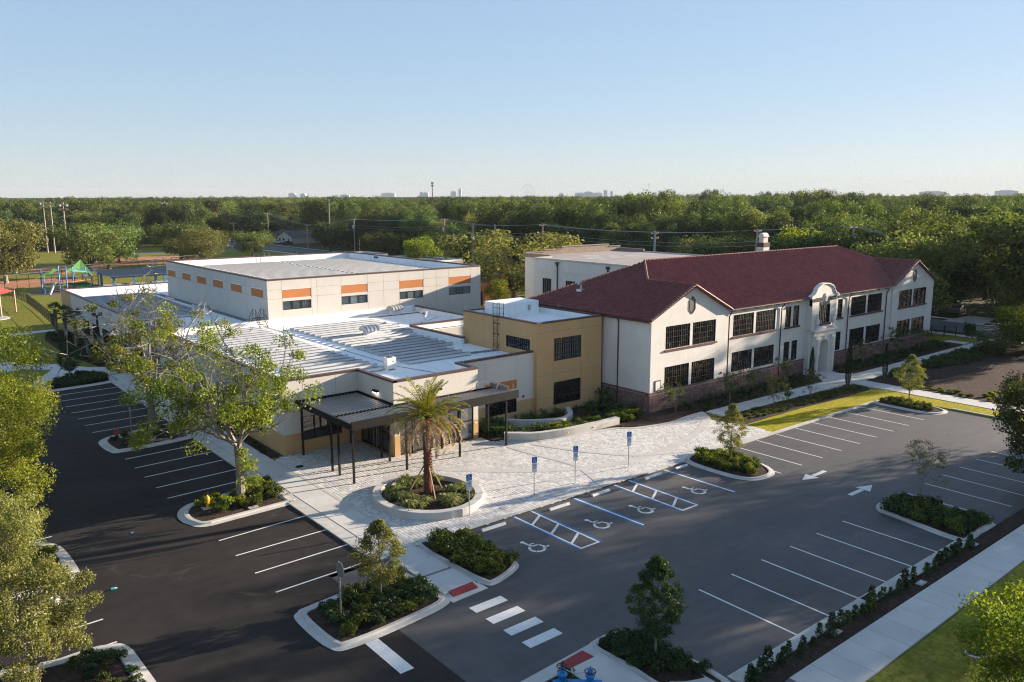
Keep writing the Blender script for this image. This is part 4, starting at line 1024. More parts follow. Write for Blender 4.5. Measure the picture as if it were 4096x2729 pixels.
SF.wall(g, SX0, GXa, BZ, EZ, gl_u+gl_l); SF.wall(g, GXb, SX1, BZ, EZ, gr_u+gr_l)
SM.wall(g, GXa, GXb, BZ, EZ, mu+ml)
for a in (GXa, GXb): g.poly([(a,47.0,BZ),(a,47.12,BZ),(a,47.12,EZ),(a,47.0,EZ)])
for a, b in ((SX0, GXa), (GXb, SX1)): g.poly([(a,47.0,EZ),(b,47.0,EZ),((a+b)/2,47.0,11.12)])
SW.wall(g, 47.0, 65.8, BZ, EZ, [(61.5,62.7,5.6,7.2)]); Face('x', SX1, -1).wall(g, 47.0, 65.8, BZ, EZ); Face('y', 65.8, -1).wall(g, SX0, SX1, 0, EZ); g.build('wall', MAT['stucco'], sch)
for h in gl_u+gl_l: window(SF, sch, *h, single=True)
for h in mu[:2]: window(SM, sch, *h, single=True)
for h in gr_u+gr_l: window(SF, sch, *h, key='school')
for h in mu[2:]+ml: window(SM, sch, *h, secs=3 if h[1]-h[0] > 2 else 1, cols=4, rows=4, key='school')
def sill(face, a, b, z): s_ = MB(); face.box(s_, a-.18, b+.18, -.12, .05, z-.16, z-.003); s_.build('sill', MAT['brown_sill'], sch)
for a, b, z, f in ((55.95,63.2,5.57,SF),(66.09,73.3,5.64,SM),(75.1,77.66,5.64,SM),(84.0,86.48,5.64,SM),(88.35,95.53,5.65,SM),(99.57,106.78,5.6,SF)): sill(f, a, b, z)
# brick base, brick by brick
g = MB(); g.box(SX0+.03,47.03,-.1,79.0,47.3,BZ-.02); g.box(83.8,47.03,-.1,SX1-.03,47.3,BZ-.02); g.box(SX0+.03,47.3,-.1,SX0+.3,53.2,BZ-.02); g.build('brick_backing', MAT['mortar'], sch)
rs = np.random.RandomState(5); BR = []
def lay(axis, a, b, fixed):
    n = int((BZ-.17)/.0775)
    for r_ in range(n):
        u = a - (.115 if r_ % 2 else 0)
        while u < b-.02:
            u0 = max(u, a); u1 = min(u+.222, b)
            if u1-u0 > .04: BR.append((axis, u0, u1, r_*.0775, r_*.0775+.062, fixed, rs.rand()))
            u += .236
    u = a
    while u < b-.02: BR.append((axis, u, min(u+.068,b), BZ-.165, BZ+.012, fixed-.02, rs.rand()*.6)); u += .0775
lay('y', SX0, 78.9, 47.0); lay('y', 83.9, SX1, 47.0); lay('x', 47.06, 53.2, SX0)
def brick_faces(axis, u0, u1, z0, z1, f, dep=.05):
    if axis == 'y': c = [(u0,f,z0),(u1,f,z0),(u1,f,z1),(u0,f,z1)]; d = [(a,b+dep,e) for a,b,e in c]
    else: c = [(f,u1,z0),(f,u0,z0),(f,u0,z1),(f,u1,z1)]; d = [(a+dep,b,e) for a,b,e in c]
    return [c]+[[c[i],d[i],d[(i+1)%4],c[(i+1)%4]] for i in range(4)]
so = np.array(origin(sch)); cache = {}
near = sorted(range(len(BR)), key=lambda i: (BR[i][1]-54)**2 + (1.0 if BR[i][0]=='x' else 0)*2)
near = [i for i in near if BR[i][3] > .7][:300]; ns = set(near)
for i in near:
    ax_, u0, u1, z0, z1, f, t = BR[i]; key = (ax_, round(u1-u0,2), round(z1-z0,2), int(t*4))
    if key not in cache: cache[key] = quads_mesh('brick', brick_faces(ax_, 0, u1-u0, 0, z1-z0, 0), MAT['brick'], np.full(5,(key[3]+.5)/4))
    loc = np.array((u0, f, z0) if ax_ == 'y' else (f, u0, z0)) - so; link('brick', cache[key], sch, tuple(loc))
V = []; T = []
for i, b in enumerate(BR):
    if i not in ns: V += brick_faces(*b[:6]); T += [b[6]]*5
tag(link('brick', quads_mesh('brick', np.array(V)-so, MAT['brick'], np.array(T)), sch), kind='stuff')
# gutters, downpipes, rosettes, notice board, alarm
g = MB(); g.box(GXa+.05,46.62,8.40,78.6,46.95,8.55); g.box(84.0,46.62,8.40,GXb-.05,46.95,8.55)
for x in np.arange(GXa+.8, GXb, 1.9):
    if not 78.4 < x < 84.1: g.box(x-.2,46.95,8.16,x+.2,47.11,8.40)
g.build('eaves', mat("weathered_eaves", (.30,.25,.20), .85, .3, 3), sch)
g = MB(); g.box(53.62,46.9,8.22,53.9,66.2,8.42); g.build('gutter', MAT['copper'], sch)
def downpipe(pts): p_ = MB(); p_.tube(pts, .065, 6); p_.build('downpipe', MAT['copper'], sch)
for x in (65.3, 74.2, 87.65, 96.45): downpipe([(x+.15,46.8,8.42),(x+.15,46.82,8.2),(x,47.02,7.75),(x,47.02,.1)])
downpipe([(53.75,50.9,8.3),(53.93,50.9,8.0),(53.93,50.9,.1)]); downpipe([(53.75,53.0,8.3),(53.93,53.0,8.0),(53.93,53.0,.1)])
for cx in (59.55, 103.3):
    g = MB(); n = 28; out = []
    for i in range(n):
        t = 2*math.pi*i/n; r_ = 1+.10*math.cos(6*t); out.append((cx+.47*r_*math.sin(t)*(1-.12*abs(math.cos(t))), 9.36+.78*math.cos(t)*(1+.05*math.cos(6*t))))
    g.poly([(a,46.985,b) for a, b in out])
    for i in range(n): a, b = out[i], out[(i+1)%n]; g.poly([(a[0],46.94,a[1]),(b[0],46.94,b[1]),(cx+(b[0]-cx)*.86,46.94,9.36+(b[1]-9.36)*.9),(cx+(a[0]-cx)*.86,46.94,9.36+(a[1]-9.36)*.9)]); g.poly([(a[0],46.94,a[1]),(b[0],46.94,b[1]),(b[0],47,b[1]),(a[0],47,a[1])])
    g.build('gable_rosette', mat('rosette_stone', (.20,.165,.13), .95, .3, 9, 60, .2, bmp=.6), sch)
g = MB(); SF.box(g, 54.62,55.4,-.05,-.004,1.92,2.92); ob = g.build('notice_board', MAT['copper'], sch)
g = MB(); SF.box(g, 54.72,55.3,-.06,-.05,2.02,2.82); g.build('board_sheet', MAT['sign_white'], ob)
for x, z in ((64.3,2.35),(95.9,2.3)):
    b = MB(); b.lathe(0,0,[(.13,0),(.13,.05),(.07,.09)],10); o = link('alarm_bell', b.mesh('alarm_bell', MAT['red']), sch); o.location = (x-54, -.01, z); o.rotation_euler = (R(90),0,0)
b = MB(); SW.box(b, 47.2,47.5,-.07,-.01,1.55,1.8); b.build('siren_box', MAT['red'], sch)
# ---- roof: hipped main range with two gabled wings, clad in barrel tiles
SL = .474; RZ = 12.75; RY = 55.66; RX0, RX1 = 62.6, 99.8; XE0, XE1 = 53.6, 109.1; YE = 46.62; YB = 64.7; ZE = 8.45
GP0, GP1 = 59.53, 103.25; GZp = 11.22
g = MB(); zz = lambda z: z-.07
g.poly([(XE0,YE,zz(ZE)),(GP0,YE-.15,zz(GZp)),(GP0,YE+(GZp-ZE)/SL,zz(GZp)),(RX0,RY,zz(RZ)),(XE0,YB,zz(ZE))])
g.poly([(GP0,YE-.15,zz(GZp)),(65.3,YE,zz(ZE)),(65.3,YE+.1,zz(ZE)),(GP0,YE+(GZp-ZE)/SL,zz(GZp))])
g.poly([(65.3,YE,zz(ZE)),(97.5,YE,zz(ZE)),(GP1,YE+(GZp-ZE)/SL,zz(GZp)),(RX1,RY,zz(RZ)),(RX0,RY,zz(RZ)),(GP0,YE+(GZp-ZE)/SL,zz(GZp))])
g.poly([(97.5,YE,zz(ZE)),(GP1,YE-.15,zz(GZp)),(GP1,YE+(GZp-ZE)/SL,zz(GZp))])
g.poly([(GP1,YE-.15,zz(GZp)),(XE1,YE,zz(ZE)),(XE1,YB,zz(ZE)),(RX1,RY,zz(RZ)),(GP1,YE+(GZp-ZE)/SL,zz(GZp))])
g.poly([(XE0,YB,zz(ZE)),(RX0,RY,zz(RZ)),(RX1,RY,zz(RZ)),(XE1,YB,zz(ZE))]); g.build('roof_deck', MAT['tile'], sch)
TW, TL = .285, .40
def tile_faces(w=TW, l=TL, h=.13):
    F_ = []; pr = []
    for i in range(5): a = math.pi*i/4; pr.append((w/2-w*.33*math.cos(a), h*math.sin(a)))
    pr = [(0,0)]+pr+[(w,0)]
    lo = [(p, 0, q+.028) for p, q in pr]; hi = [(w/2+(p-w/2)*.9, l*1.06, q*.85) for p, q in pr]
    for i in range(6): F_.append([lo[i],lo[i+1],hi[i+1],hi[i]])
    F_.append([lo[1],lo[2],lo[4],lo[5]]); F_.append([lo[2],lo[3],lo[4],lo[4]][:3]+[lo[4]])
    return F_[:7]
TF = np.array(tile_faces())                                # local: x across, y up the slope, z out
TILES = []
def tile_plane(o, u, s, poly):
    """o: eave origin, u: along the eave, s: up the slope; poly in (u,s) metres"""
    o = np.array(o); u = unit(np.array(u, float)); s = unit(np.array(s, float)); n = np.cross(u, s)
    us = [p[0] for p in poly]; ss = [p[1] for p in poly]
    a = min(us)
    while a < max(us):
        b = 0.0
        while b < max(ss):
            if inside(poly, a+TW/2, b+TL*.55): TILES.append((o+u*a+s*b, u, s, n))
            b += TL
        a += TW
def plane(o, u, s, pts):
    o_ = np.array(o, float); u_ = unit(np.array(u, float)); s_ = unit(np.array(s, float))
    tile_plane(o, u, s, [(float(np.dot(np.array(p)-o_, u_)), float(np.dot(np.array(p)-o_, s_))) for p in pts])
yj = YE+(GZp-ZE)/SL
fsl = (0, 1, (RZ-ZE)/(RY-YE)); wsl = (1, 0, (GZp-ZE)/(GP0-XE0)); esl = (-1, 0, (GZp-ZE)/(65.3-GP0))
plane((XE0,YB,ZE), (0,-1,0), wsl, [(XE0,YB,ZE),(XE0,YE,ZE),(GP0,YE-.1,GZp),(GP0,yj,GZp),(RX0,RY,RZ)])
plane((65.3,YE,ZE), (1,0,0), fsl, [(65.3,YE,ZE),(97.5,YE,ZE),(GP1,yj,GZp),(RX1,RY,RZ),(RX0,RY,RZ),(GP0,yj,GZp)])
plane((97.5,yj,ZE), (0,-1,0), (1,0,(GZp-ZE)/(GP1-97.5)), [(97.5,YE,ZE),(GP1,YE-.1,GZp),(GP1,yj,GZp)])
plane((65.3,YE,ZE), (0,1,0), esl, [(65.3,YE,ZE),(GP0,YE-.1,GZp),(GP0,yj,GZp)])
rs = np.random.RandomState(9)
def tdist(t): return float(np.linalg.norm(t[0]-np.array((0,0,CAM_H))))
TILES.sort(key=tdist)
tv = [quads_mesh('roof_tile', TF, MAT['tile'], np.full(len(TF), (i+.5)/5)) for i in range(5)]
for o_, u, s, n in TILES[:300]:
    ob = link('roof_tile', tv[rs.randint(5)], sch); n2 = n + u*rs.normal()*.02
    ob.matrix_local = Matrix(((u[0],s[0],n2[0],o_[0]-so[0]),(u[1],s[1],n2[1],o_[1]-so[1]),(u[2],s[2],n2[2],o_[2]-so[2]),(0,0,0,1)))
V = []; T = []
for o_, u, s, n in TILES[300:]:
    M_ = np.stack([u, s+n*rs.normal()*.008, n], axis=0); V.append(TF@M_ + (o_-so) + n*rs.normal()*.004); T += [rs.rand()]*len(TF)
tag(link('roof_tile', quads_mesh('roof_tile', np.concatenate(V), MAT['tile'], np.array(T)), sch), kind='stuff')
def ridge(a, b, m='tile_pale', r_=.13, step=.42, name='ridge_tile'):
    a = Vector(a); b = Vector(b); n = max(1, int((b-a).length/step)); me = None
    for i in range(n):
        p = a.lerp(b, i/n); q = a.lerp(b, (i+1)/n); g = MB(); g.tube([p, q+(q-p)*.08], [r_*1.08, r_*.86], 6)
        g.build(name, MAT[m], sch)
ridge((RX0,RY,RZ+.02),(RX1,RY,RZ+.02), 'tile', .12, .6); ridge((GP0,yj,GZp+.03),(RX0,RY,RZ+.03), 'tile_pale', .14); ridge((GP0,YE-.1,GZp+.02),(GP0,yj,GZp+.02), 'tile', .12)
ridge((GP1,YE-.1,GZp+.02),(GP1,yj,GZp+.02), 'tile', .12); ridge((RX1,RY,RZ+.03),(GP1,yj,GZp+.03), 'tile', .12, .6)
for a, b in (((XE0+.1,YE+.15,ZE+.03),(GP0,YE+.15,GZp+.05)),((65.25,YE+.15,ZE+.03),(GP0,YE+.15,GZp+.05)),((97.6,YE+.15,ZE+.03),(GP1,YE+.15,GZp+.05)),((XE1-.1,YE+.15,ZE+.03),(GP1,YE+.15,GZp+.05))):
    ridge(a, b, 'tile_pale', .13, .42, 'verge_tile')
g = MB(); z0 = 10.35; g.tube([(56.6,58.6,9.7),(56.6,58.6,10.6)], .10, 8); g.tube([(56.6,58.6,10.6),(56.2,58.5,10.75),(55.9,58.4,10.5)], .13, 8); g.box(56.25,58.25,9.7,56.95,58.95,10.05); g.build('roof_cowl', MAT['steel'], sch)
# chimney
ch = MB(); ch.box(84.55,56.5,12.2,85.75,57.45,13.2); c1 = ch.build('chimney', MAT['stucco'], sch)
b = MB(); b.box(84.52,56.47,13.2,85.78,57.48,13.72); b.build('brick_course', MAT['brick'], c1)
b = MB(); b.box(84.7,56.65,13.72,85.6,57.3,14.4); b.build('flue_stack', MAT['stucco'], c1)
b = MB(); b.box(84.58,56.53,14.4,85.72,57.42,14.5); b.tube([(84.65,56.97,14.52),(85.65,56.97,14.52)], .36, 12); b.build('chimney_cap', MAT['stucco'], c1)
# ---- the portal with its curved parapet
pt = MB(); pF = Face('y', 46.72)
ph = [(80.3,82.5,5.55,7.6)]
prof = [(78.55,8.5),(78.75,8.62),(79.15,8.75),(79.45,9.05),(79.55,9.3),(79.9,9.55),(80.5,9.78),(81.3,9.88),(82.1,9.78),(82.7,9.55),(83.05,9.3),(83.15,9.05),(83.45,8.75),(83.85,8.62),(84.05,8.5)]
pF.wall(pt, 78.9, 83.75, 4.95, 8.5, ph, .2)
pt.poly([(a,46.72,b) for a, b in [(78.9,8.5)]+prof[1:-1]+[(83.75,8.5)]])
pt.box(78.9,46.73,4.9,80.3,47.1,8.5); pt.box(82.5,46.73,4.9,83.75,47.1,8.5)
pt.box(78.9,46.73,7.6,83.75,47.1,8.5)
for (a, b), (c, d) in zip(prof, prof[1:]): pt.poly([(a,46.72,b-.02),(c,46.72,d-.02),(c,47.15,d-.02),(a,47.15,b-.02)])
pt.poly([(a,47.14,b) for a, b in prof][::-1])
pt.box(78.9,46.9,0,79.25,47.1,5); pt.box(83.4,46.9,0,83.75,47.1,5)
# lower storey with the arch
arc = [(80.46+.97*(1-math.cos(math.pi*i/14)), 2.85+.97*math.sin(math.pi*i/14)) for i in range(15)]
pf = 46.55
pt.poly([(79.3,pf,.1),(80.46,pf,.1)]+[(a,pf,b) for a, b in arc[:8]]+[(81.43,pf,4.9),(79.3,pf,4.9)]); pt.poly([(82.4,pf,.1),(83.5,pf,.1),(83.5,pf,4.9),(81.43,pf,4.9)]+[(a,pf,b) for a, b in arc[7:]])
ed = [(80.46,.1)]+arc+[(82.4,.1)]
for (a, b), (c, d) in zip(ed, ed[1:]): pt.poly([(a,pf,b),(c,pf,d),(c,pf+1.3,d),(a,pf+1.3,b)])
pt.poly([(80.46,pf+1.3,.1),(82.4,pf+1.3,.1),(82.4,pf+1.3,3.9),(80.46,pf+1.3,3.9)])
for x in (79.3, 83.5): pt.poly([(x,pf,0),(x,47.1,0),(x,47.1,4.9),(x,pf,4.9)])
por = pt.build('portal', MAT['stucco'], sch)
md = MB()
for (a, b), (c, d) in zip(prof, prof[1:]): md.poly([(a,46.6,b),(c,46.6,d),(c,46.6,d+.14),(a,46.6,b+.14)]); md.poly([(a,46.6,b+.14),(c,46.6,d+.14),(c,47.1,d+.14),(a,47.1,b+.14)]); md.poly([(a,46.6,b),(a,46.72,b),(c,46.72,d),(c,46.6,d)])
md.box(78.5,46.55,8.42,79.1,46.8,8.56); md.box(83.5,46.55,8.42,84.1,46.8,8.56); md.build('moulding', MAT['stucco'], por)
co = MB(); co.box(79.05,46.28,4.85,83.75,46.85,5.0); co.box(79.15,46.38,4.72,83.65,46.7,4.85); co.box(79.2,46.45,4.28,83.6,46.6,4.38); co.build('cornice', MAT['stucco'], por)
for x in (79.45,82.65):
    q = MB(); q.box(x,46.40,.1,x+.72,46.56,.6); q.box(x+.06,46.44,.6,x+.66,46.56,4.1); q.box(x,46.38,4.0,x+.72,46.56,4.28); q.tube([(x+.36,46.42,.65),(x+.36,46.42,4.0)], .2, 10); q.build('pilaster', MAT['stucco'], por)
    u_ = MB(); u_.lathe(x+.36,46.55,[(.22,5.0),(.22,5.15),(.10,5.25),(.08,5.4),(.2,5.6),(.27,5.85),(.22,6.1),(.10,6.2),(.14,6.32),(.04,6.55),(.01,6.7)],12); u_.build('urn', MAT['stucco'], por)
sh_ = MB(); sh_.lathe(0,0,[(.34,0),(.36,.08),(.24,.12),(.2,.10),(.08,.15)],12); o = link('shield', sh_.mesh('shield', MAT['stucco']), por); o.location = (81.4-54, 46.72-47, 8.42); o.rotation_euler = (R(90),0,0); o.scale = (1,1.35,1)
window(pF, por, *ph[0], secs=1, cols=6, rows=4, key='portal', depth=.16); s_ = MB(); pF.box(s_, 80.15,82.65,-.14,.02,5.40,5.545); s_.build('sill', MAT['brown_sill'], por)
d = MB(); d.box(80.55,47.72,.1,82.3,47.83,2.6); d.build('entrance_door', MAT['stucco'], por)
d = MB(); d.box(80.62,47.70,1.5,80.98,47.73,2.15); d.box(81.0,47.70,1.3,81.15,47.73,1.5); d.build('door_plate', MAT['dark_metal'], por)
k_ = MB(); k_.box(81.3,46.45,3.8,81.56,46.56,4.25); k_.build('keystone', MAT['stucco'], por)
MAT['letter'] = mat('black_letter', (.012,.011,.012), .5)
def lettering(parent, text, x0, x1, zb, h, y, m='letter', name='lettering', bold=.045):
    c = bpy.data.curves.new(name, 'FONT'); c.body = text; c.size = 1; c.extrude = .02; c.offset = bold; c.materials.append(MAT[m])
    o = link('text', c, None); bpy.context.view_layer.update(); d_ = o.dimensions.copy()
    me = bpy.data.meshes.new_from_object(o.evaluated_get(bpy.context.evaluated_depsgraph_get())); bpy.data.objects.remove(o); o = link(name, me, parent)
    sx = (x1-x0)/max(.01, d_.x); sz = h/.74
    o_ = origin(parent); o.rotation_euler = (R(90),0,0); o.scale = (sx, sz, 1); o.location = (x0-o_[0], y-o_[1], zb-o_[2]); return o
lettering(por, "GRAND", 79.12, 80.78, 8.06, .40, 46.69); lettering(por, "AVENUE", 81.97, 83.72, 8.06, .40, 46.69); lettering(por, "SCHOOL", 80.42, 82.42, 7.65, .36, 46.68)
por.location.y -= .36                                   # the portal stands proud of the eaves
for x in (78.9, 83.4): q = MB(); q.box(x+.01,46.5,0,x+.34,47.11,8.4); q.build('pier', MAT['stucco'], sch)
st_ = MB(); st_.box(80.2,45.7,.0,82.7,46.9,.14); st_.build('step', MAT['concrete'], por)

# ------------------------------------------------------------------ white hall behind the school
hall = thing('assembly_hall', 'white flat-roofed hall with brown patched roof behind the red tiled school', 'building', (73.0, 68.0, 0))
HS = Face('x', 73.0); g = MB(); hw = [(81.4,83.2,6.2,8.28),(76.7,78.6,6.2,8.26)]
HS.wall(g, 67.6, 84.95, 0, 10.9, hw); Face('y', 84.95, -1).wall(g, 73.0, 76.0, 0, 10.9); Face('x', 95.5, -1).wall(g, 67.6, 90.5, 0, 10.9); Face('y', 90.5, -1).wall(g, 76.0, 95.5, 0, 10.9); Face('y', 67.6).wall(g, 73, 95.5, 0, 10.9); Face('x', 76.0).wall(g, 84.95, 90.5, 0, 10.9); g.build('wall', MAT['stucco'], hall)
for h in hw: window(HS, hall, *h, secs=2, cols=2, rows=4)
d = MB(); d.box(73.15,67.7,10.3,95.4,84.9,10.72); d.box(76.1,84.9,10.3,95.4,90.4,10.72); d.build('roof_deck', MAT['back_roof'], hall)
c_ = MB(); c_.box(72.95,67.55,10.72,73.2,85.0,11.0); c_.box(73.2,84.8,10.72,76.2,85.0,11.0); c_.box(73.2,67.55,10.72,95.5,67.75,10.95); c_.build('coping', MAT['concrete'], hall)
st = MB()
for i, (x0, x1, h) in enumerate(((75.9,79.5,11.15),(79.5,83.0,11.4),(83.0,93.0,11.75),(93.0,95.6,11.4))): st.box(x0,90.2,10.6,x1-.004,90.6,h); st.box(x0-.05,90.1,h,x1-.006,90.7,h+.12)
st.box(75.9,85.0,10.6,76.2,90.2,11.15); st.box(95.3,85.0,10.6,95.6,90.2,11.2); st.build('stepped_parapet', mat('tan_brick_parapet', (.30,.235,.19), .95, .2, 3, 40, .15), hall)
pm = MB()
for x, y, w, d_ in ((81.5,84.0,3.2,1.5),(80.4,81.0,2.6,2.0),(78.6,80.2,2.5,1.2),(82.8,79.6,2.0,1.0),(84.0,81.6,2.4,1.3),(87.0,80.6,3.0,1.3),(79.2,78.4,1.6,1.0)): pm.box(x,y,10.72,x+w,y+d_,10.735)
pm.build('roof_patch', MAT['patch'], hall)
for y in (80.15,70.8):
    p_ = MB(); p_.tube([(72.92,y,10.1),(72.92,y,4.0)], .09, 6); p_.lathe(72.88,y,[(.09,10.0),(.16,10.3),(.3,10.42),(.3,10.6)],8); p_.build('downpipe', MAT['copper'], hall)
b_ = MB(); HS.box(b_, 67.6,84.95,-.05,-.004,9.35,9.45); HS.box(b_, 67.6,84.95,-.035,-.003,9.1,9.14); b_.build('string_course', MAT['stucco'], hall)
finish_rest()

# ------------------------------------------------------------------ solar panels on the flat roofs
m, nt, p = new_mat("solar_film"); P_ = pos(nt); oi = nt.nodes.new("ShaderNodeObjectInfo")
cc = mixc(nt, oi.outputs["Random"], (.135,.14,.147), (.185,.185,.185)); cc = mixc(nt, 1.0, cc, ramp(nt, noise(nt, 1.2, 4, .6, scaled(nt, P_, .5, 2.5, 1)), [(.3,.86),(.7,1.08)]), 'MULTIPLY')
nt.links.new(cc, p.inputs["Base Color"]); p.inputs["Roughness"].default_value = .42; p.inputs["Specular IOR Level"].default_value = .5; MAT['solar'] = m
MAT['rack'] = mat("aluminium_rack", (.55,.56,.57), .4, .08, 2, metal=.3)
PX, PD = 1.62, 1.0
def pan_mesh():
    g = MB(); n = 4
    g.box(.01,.0,0,PX-.01,PD,.03); g.box(.01,-.02,-.0,PX-.01,.0,.034)
    return g.mesh('solar_panel', [MAT['solar']])
PAN = pan_mesh()
def solar(label, x0, xs, y0, n, z, skip=None, tilt=.18, pitch=1.27):
    """rows of low tilted panels; xs(i) gives the panel count of row i"""
    root = thing('solar_array', label, 'solar panels', (x0, y0, z), 'solar arrays on the flat roofs')
    for i in range(n):
        y = y0+pitch*i; k = xs(i) if callable(xs) else xs
        g = MB(); L = k*PX
        lo, hi = z+.13, z+.13+tilt
        g.poly([(x0-.02,y-.10,z+.06),(x0+L+.02,y-.10,z+.06),(x0+L+.02,y-.01,hi-.02),(x0-.02,y-.01,hi-.02)]); g.box(x0-.02,y+PD-.02,z+.05,x0+L+.02,y+PD+.03,lo+.01)
        for j in range(k+1):
            if j % 2 == 0: g.box(x0+j*PX-.04,y,z,x0+j*PX+.04,y+PD,z+.13)
        g.poly([(x0-.03,y-.1,z+.02),(x0-.03,y+PD,z+.02),(x0-.03,y+PD,lo),(x0-.03,y,hi)])
        row = g.build('panel_row', MAT['rack'], root)
        for j in range(k):
            xx = x0+PX*j
            if skip and skip(xx+PX/2, y+.5): continue
            o = link('solar_panel', PAN, row, (xx-x0, y-y0, hi-z)); o.rotation_euler = (-math.atan2(tilt, PD), 0, 0)
    return root
solar('grey tilted solar rows on the lobby roof nearest the car park', 26.6, 4, 57.3, 22, 5.2)
solar('grey solar rows with a ridged vent hood between them on the lobby roof', 35.75, lambda i: 4 if i < 4 else 5 if i < 11 else 6, 57.9, 19, 5.2, lambda x, y: 38.4 < x < 42.5 and 71.0 < y < 74.8)
solar('shaded solar rows on the long wing roof left of the gymnasium', 24.75, 5, 98.6, 22, 5.2)
solar('bright solar rows on the gymnasium roof nearer the palm side', 38.4, 7, 93.0, 20, 9.35, None, .16)
solar('solar rows on the gymnasium roof nearer the utility poles', 50.2, 7, 93.0, 20, 9.35, None, .16)

# ------------------------------------------------------------------ roof plant
def hood(x, y, z, label, s=1.0, m='steel'):
    h = thing('vent_hood', label, 'roof vent', (x, y, z)); g = MB()
    g.box(x-.55*s,y-.45*s,z,x+.55*s,y+.45*s,z+.55*s); g.build('curb', MAT['white_roof'], h)
    g = MB(); n = 8; L = 1.7*s
    for i in range(n):
        a0, a1 = math.pi*i/n, math.pi*(i+1)/n; r_ = .72*s
        p = lambda a: (r_*math.cos(a)*1.05, .62*s+.52*s*math.sin(a))
        (u0,w0),(u1,w1) = p(a0), p(a1); g.poly([(x-L/2,y+u0,z+w0),(x+L/2,y+u0,z+w0),(x+L/2,y+u1,z+w1),(x-L/2,y+u1,z+w1)])
    for e in (-L/2, L/2): g.poly([(x+e,y+1.05*.72*s*math.cos(math.pi*i/n),z+.62*s+.52*s*math.sin(math.pi*i/n)) for i in range(n+1)])
    g.build('hood', MAT[m], h)
    for k in range(4):
        r_ = MB(); xx = x-L/2+L*(k+.5)/4
        r_.tube([(xx,y+.78*s*math.cos(math.pi*i/8),z+.62*s+.56*s*math.sin(math.pi*i/8)) for i in range(9)], .03, 4); r_.build('rib', MAT[m], h)
hood(40.3, 72.6, 5.2, 'ridged silver vent hood standing among the solar rows'); hood(50.3, 84.3, 5.2, 'beige ridged vent hood at the foot of the gymnasium wall', .95, 'concrete')
def mushroom(x, y, z, label, s=1.0):
    h = thing('exhaust_vent', label, 'roof vent', (x, y, z)); g = MB(); g.lathe(x,y,[(.42*s,z),(.42*s,z+.12),(.30*s,z+.2),(.30*s,z+.8*s)],16); g.build('pipe', MAT['white_roof'], h)
    g = MB(); g.lathe(x,y,[(.34*s,z+.8*s),(.44*s,z+.84*s),(.44*s,z+.98*s),(.36*s,z+1.0*s),(.44*s,z+1.06*s),(.44*s,z+1.22*s),(.2*s,z+1.26*s)],16); g.build('cap', MAT['steel'], h)
mushroom(49.8, 77.2, 5.2, 'silver round exhaust vent on the white roof by the courtyard'); mushroom(32.6, 98.7, 5.2, 'grey round exhaust vent beside the white condenser on the wing roof', 1.05)
def condenser(x, y, z, label):
    h = thing('roof_condenser', label, 'air conditioner', (x, y, z)); g = MB(); g.box(x-.42,y-.32,z+.12,x+.42,y+.32,z+1.05); g.box(x-.42,y-.32,z,x-.3,y+.32,z+.12); g.box(x+.3,y-.32,z,x+.42,y+.32,z+.12); g.build('cabinet', MAT['sign_white'], h)
    g = MB(); g.lathe(x,y,[(.27,z+1.04),(.27,z+1.07),(.1,z+1.09)],14); g.build('fan_grille', MAT['dark_metal'], h)
    g = MB(); g.box(x-.425,y-.2,z+.4,x-.42,y-.1,z+.5); g.box(x+.05,y-.325,z+.7,x+.2,y-.32,z+.76); g.build('access_panel', MAT['interior'], h)
    g = MB(); g.tube([(x,y,z+1.05),(x,y,z+1.5)], .015, 4); g.build('rod', MAT['steel'], h)
condenser(33.45, 57.1, 5.2, 'white boxy condenser alone on the lobby roof near its front edge'); condenser(32.3, 101.3, 5.2, 'white condenser beside the round exhaust vent on the wing roof')
# crossover stairs at the divider
cs = thing('crossover_stairs', 'black steel crossover stairs with rails at the gymnasium corner', 'stairs', (33.9, 85.7, 5.2))
g = MB(); x0, x1 = 33.45, 34.35
for x in (x0, x1):
    g.tube([(x,84.2,5.25),(x,85.3,6.2),(x,86.1,6.2),(x,87.2,5.25)], .04, 4)
g.build('stringer', MAT['black_metal'], cs)
for i in range(4):
    for yy, zz_ in ((84.3+.26*i,5.38+.23*i),(87.1-.26*i,5.38+.23*i)): t_ = MB(); t_.box(x0,yy-.12,zz_,x1,yy+.12,zz_+.03); t_.build('tread', MAT['black_metal'], cs)
t_ = MB(); t_.box(x0,85.3,6.18,x1,86.1,6.22); t_.build('landing', MAT['black_metal'], cs)
for x in (x0, x1):
    g = MB()
    for dz in (.5, .95): g.tube([(x,84.2,5.25+dz*.9),(x,85.3,6.2+dz),(x,86.1,6.2+dz),(x,87.2,5.25+dz*.9)], .025, 4)
    for yy, zb in ((84.2,5.25),(85.3,6.2),(86.1,6.2),(87.2,5.25)): g.tube([(x,yy,zb),(x,yy,zb+.95)], .025, 4)
    g.build('handrail', MAT['black_metal'], cs)

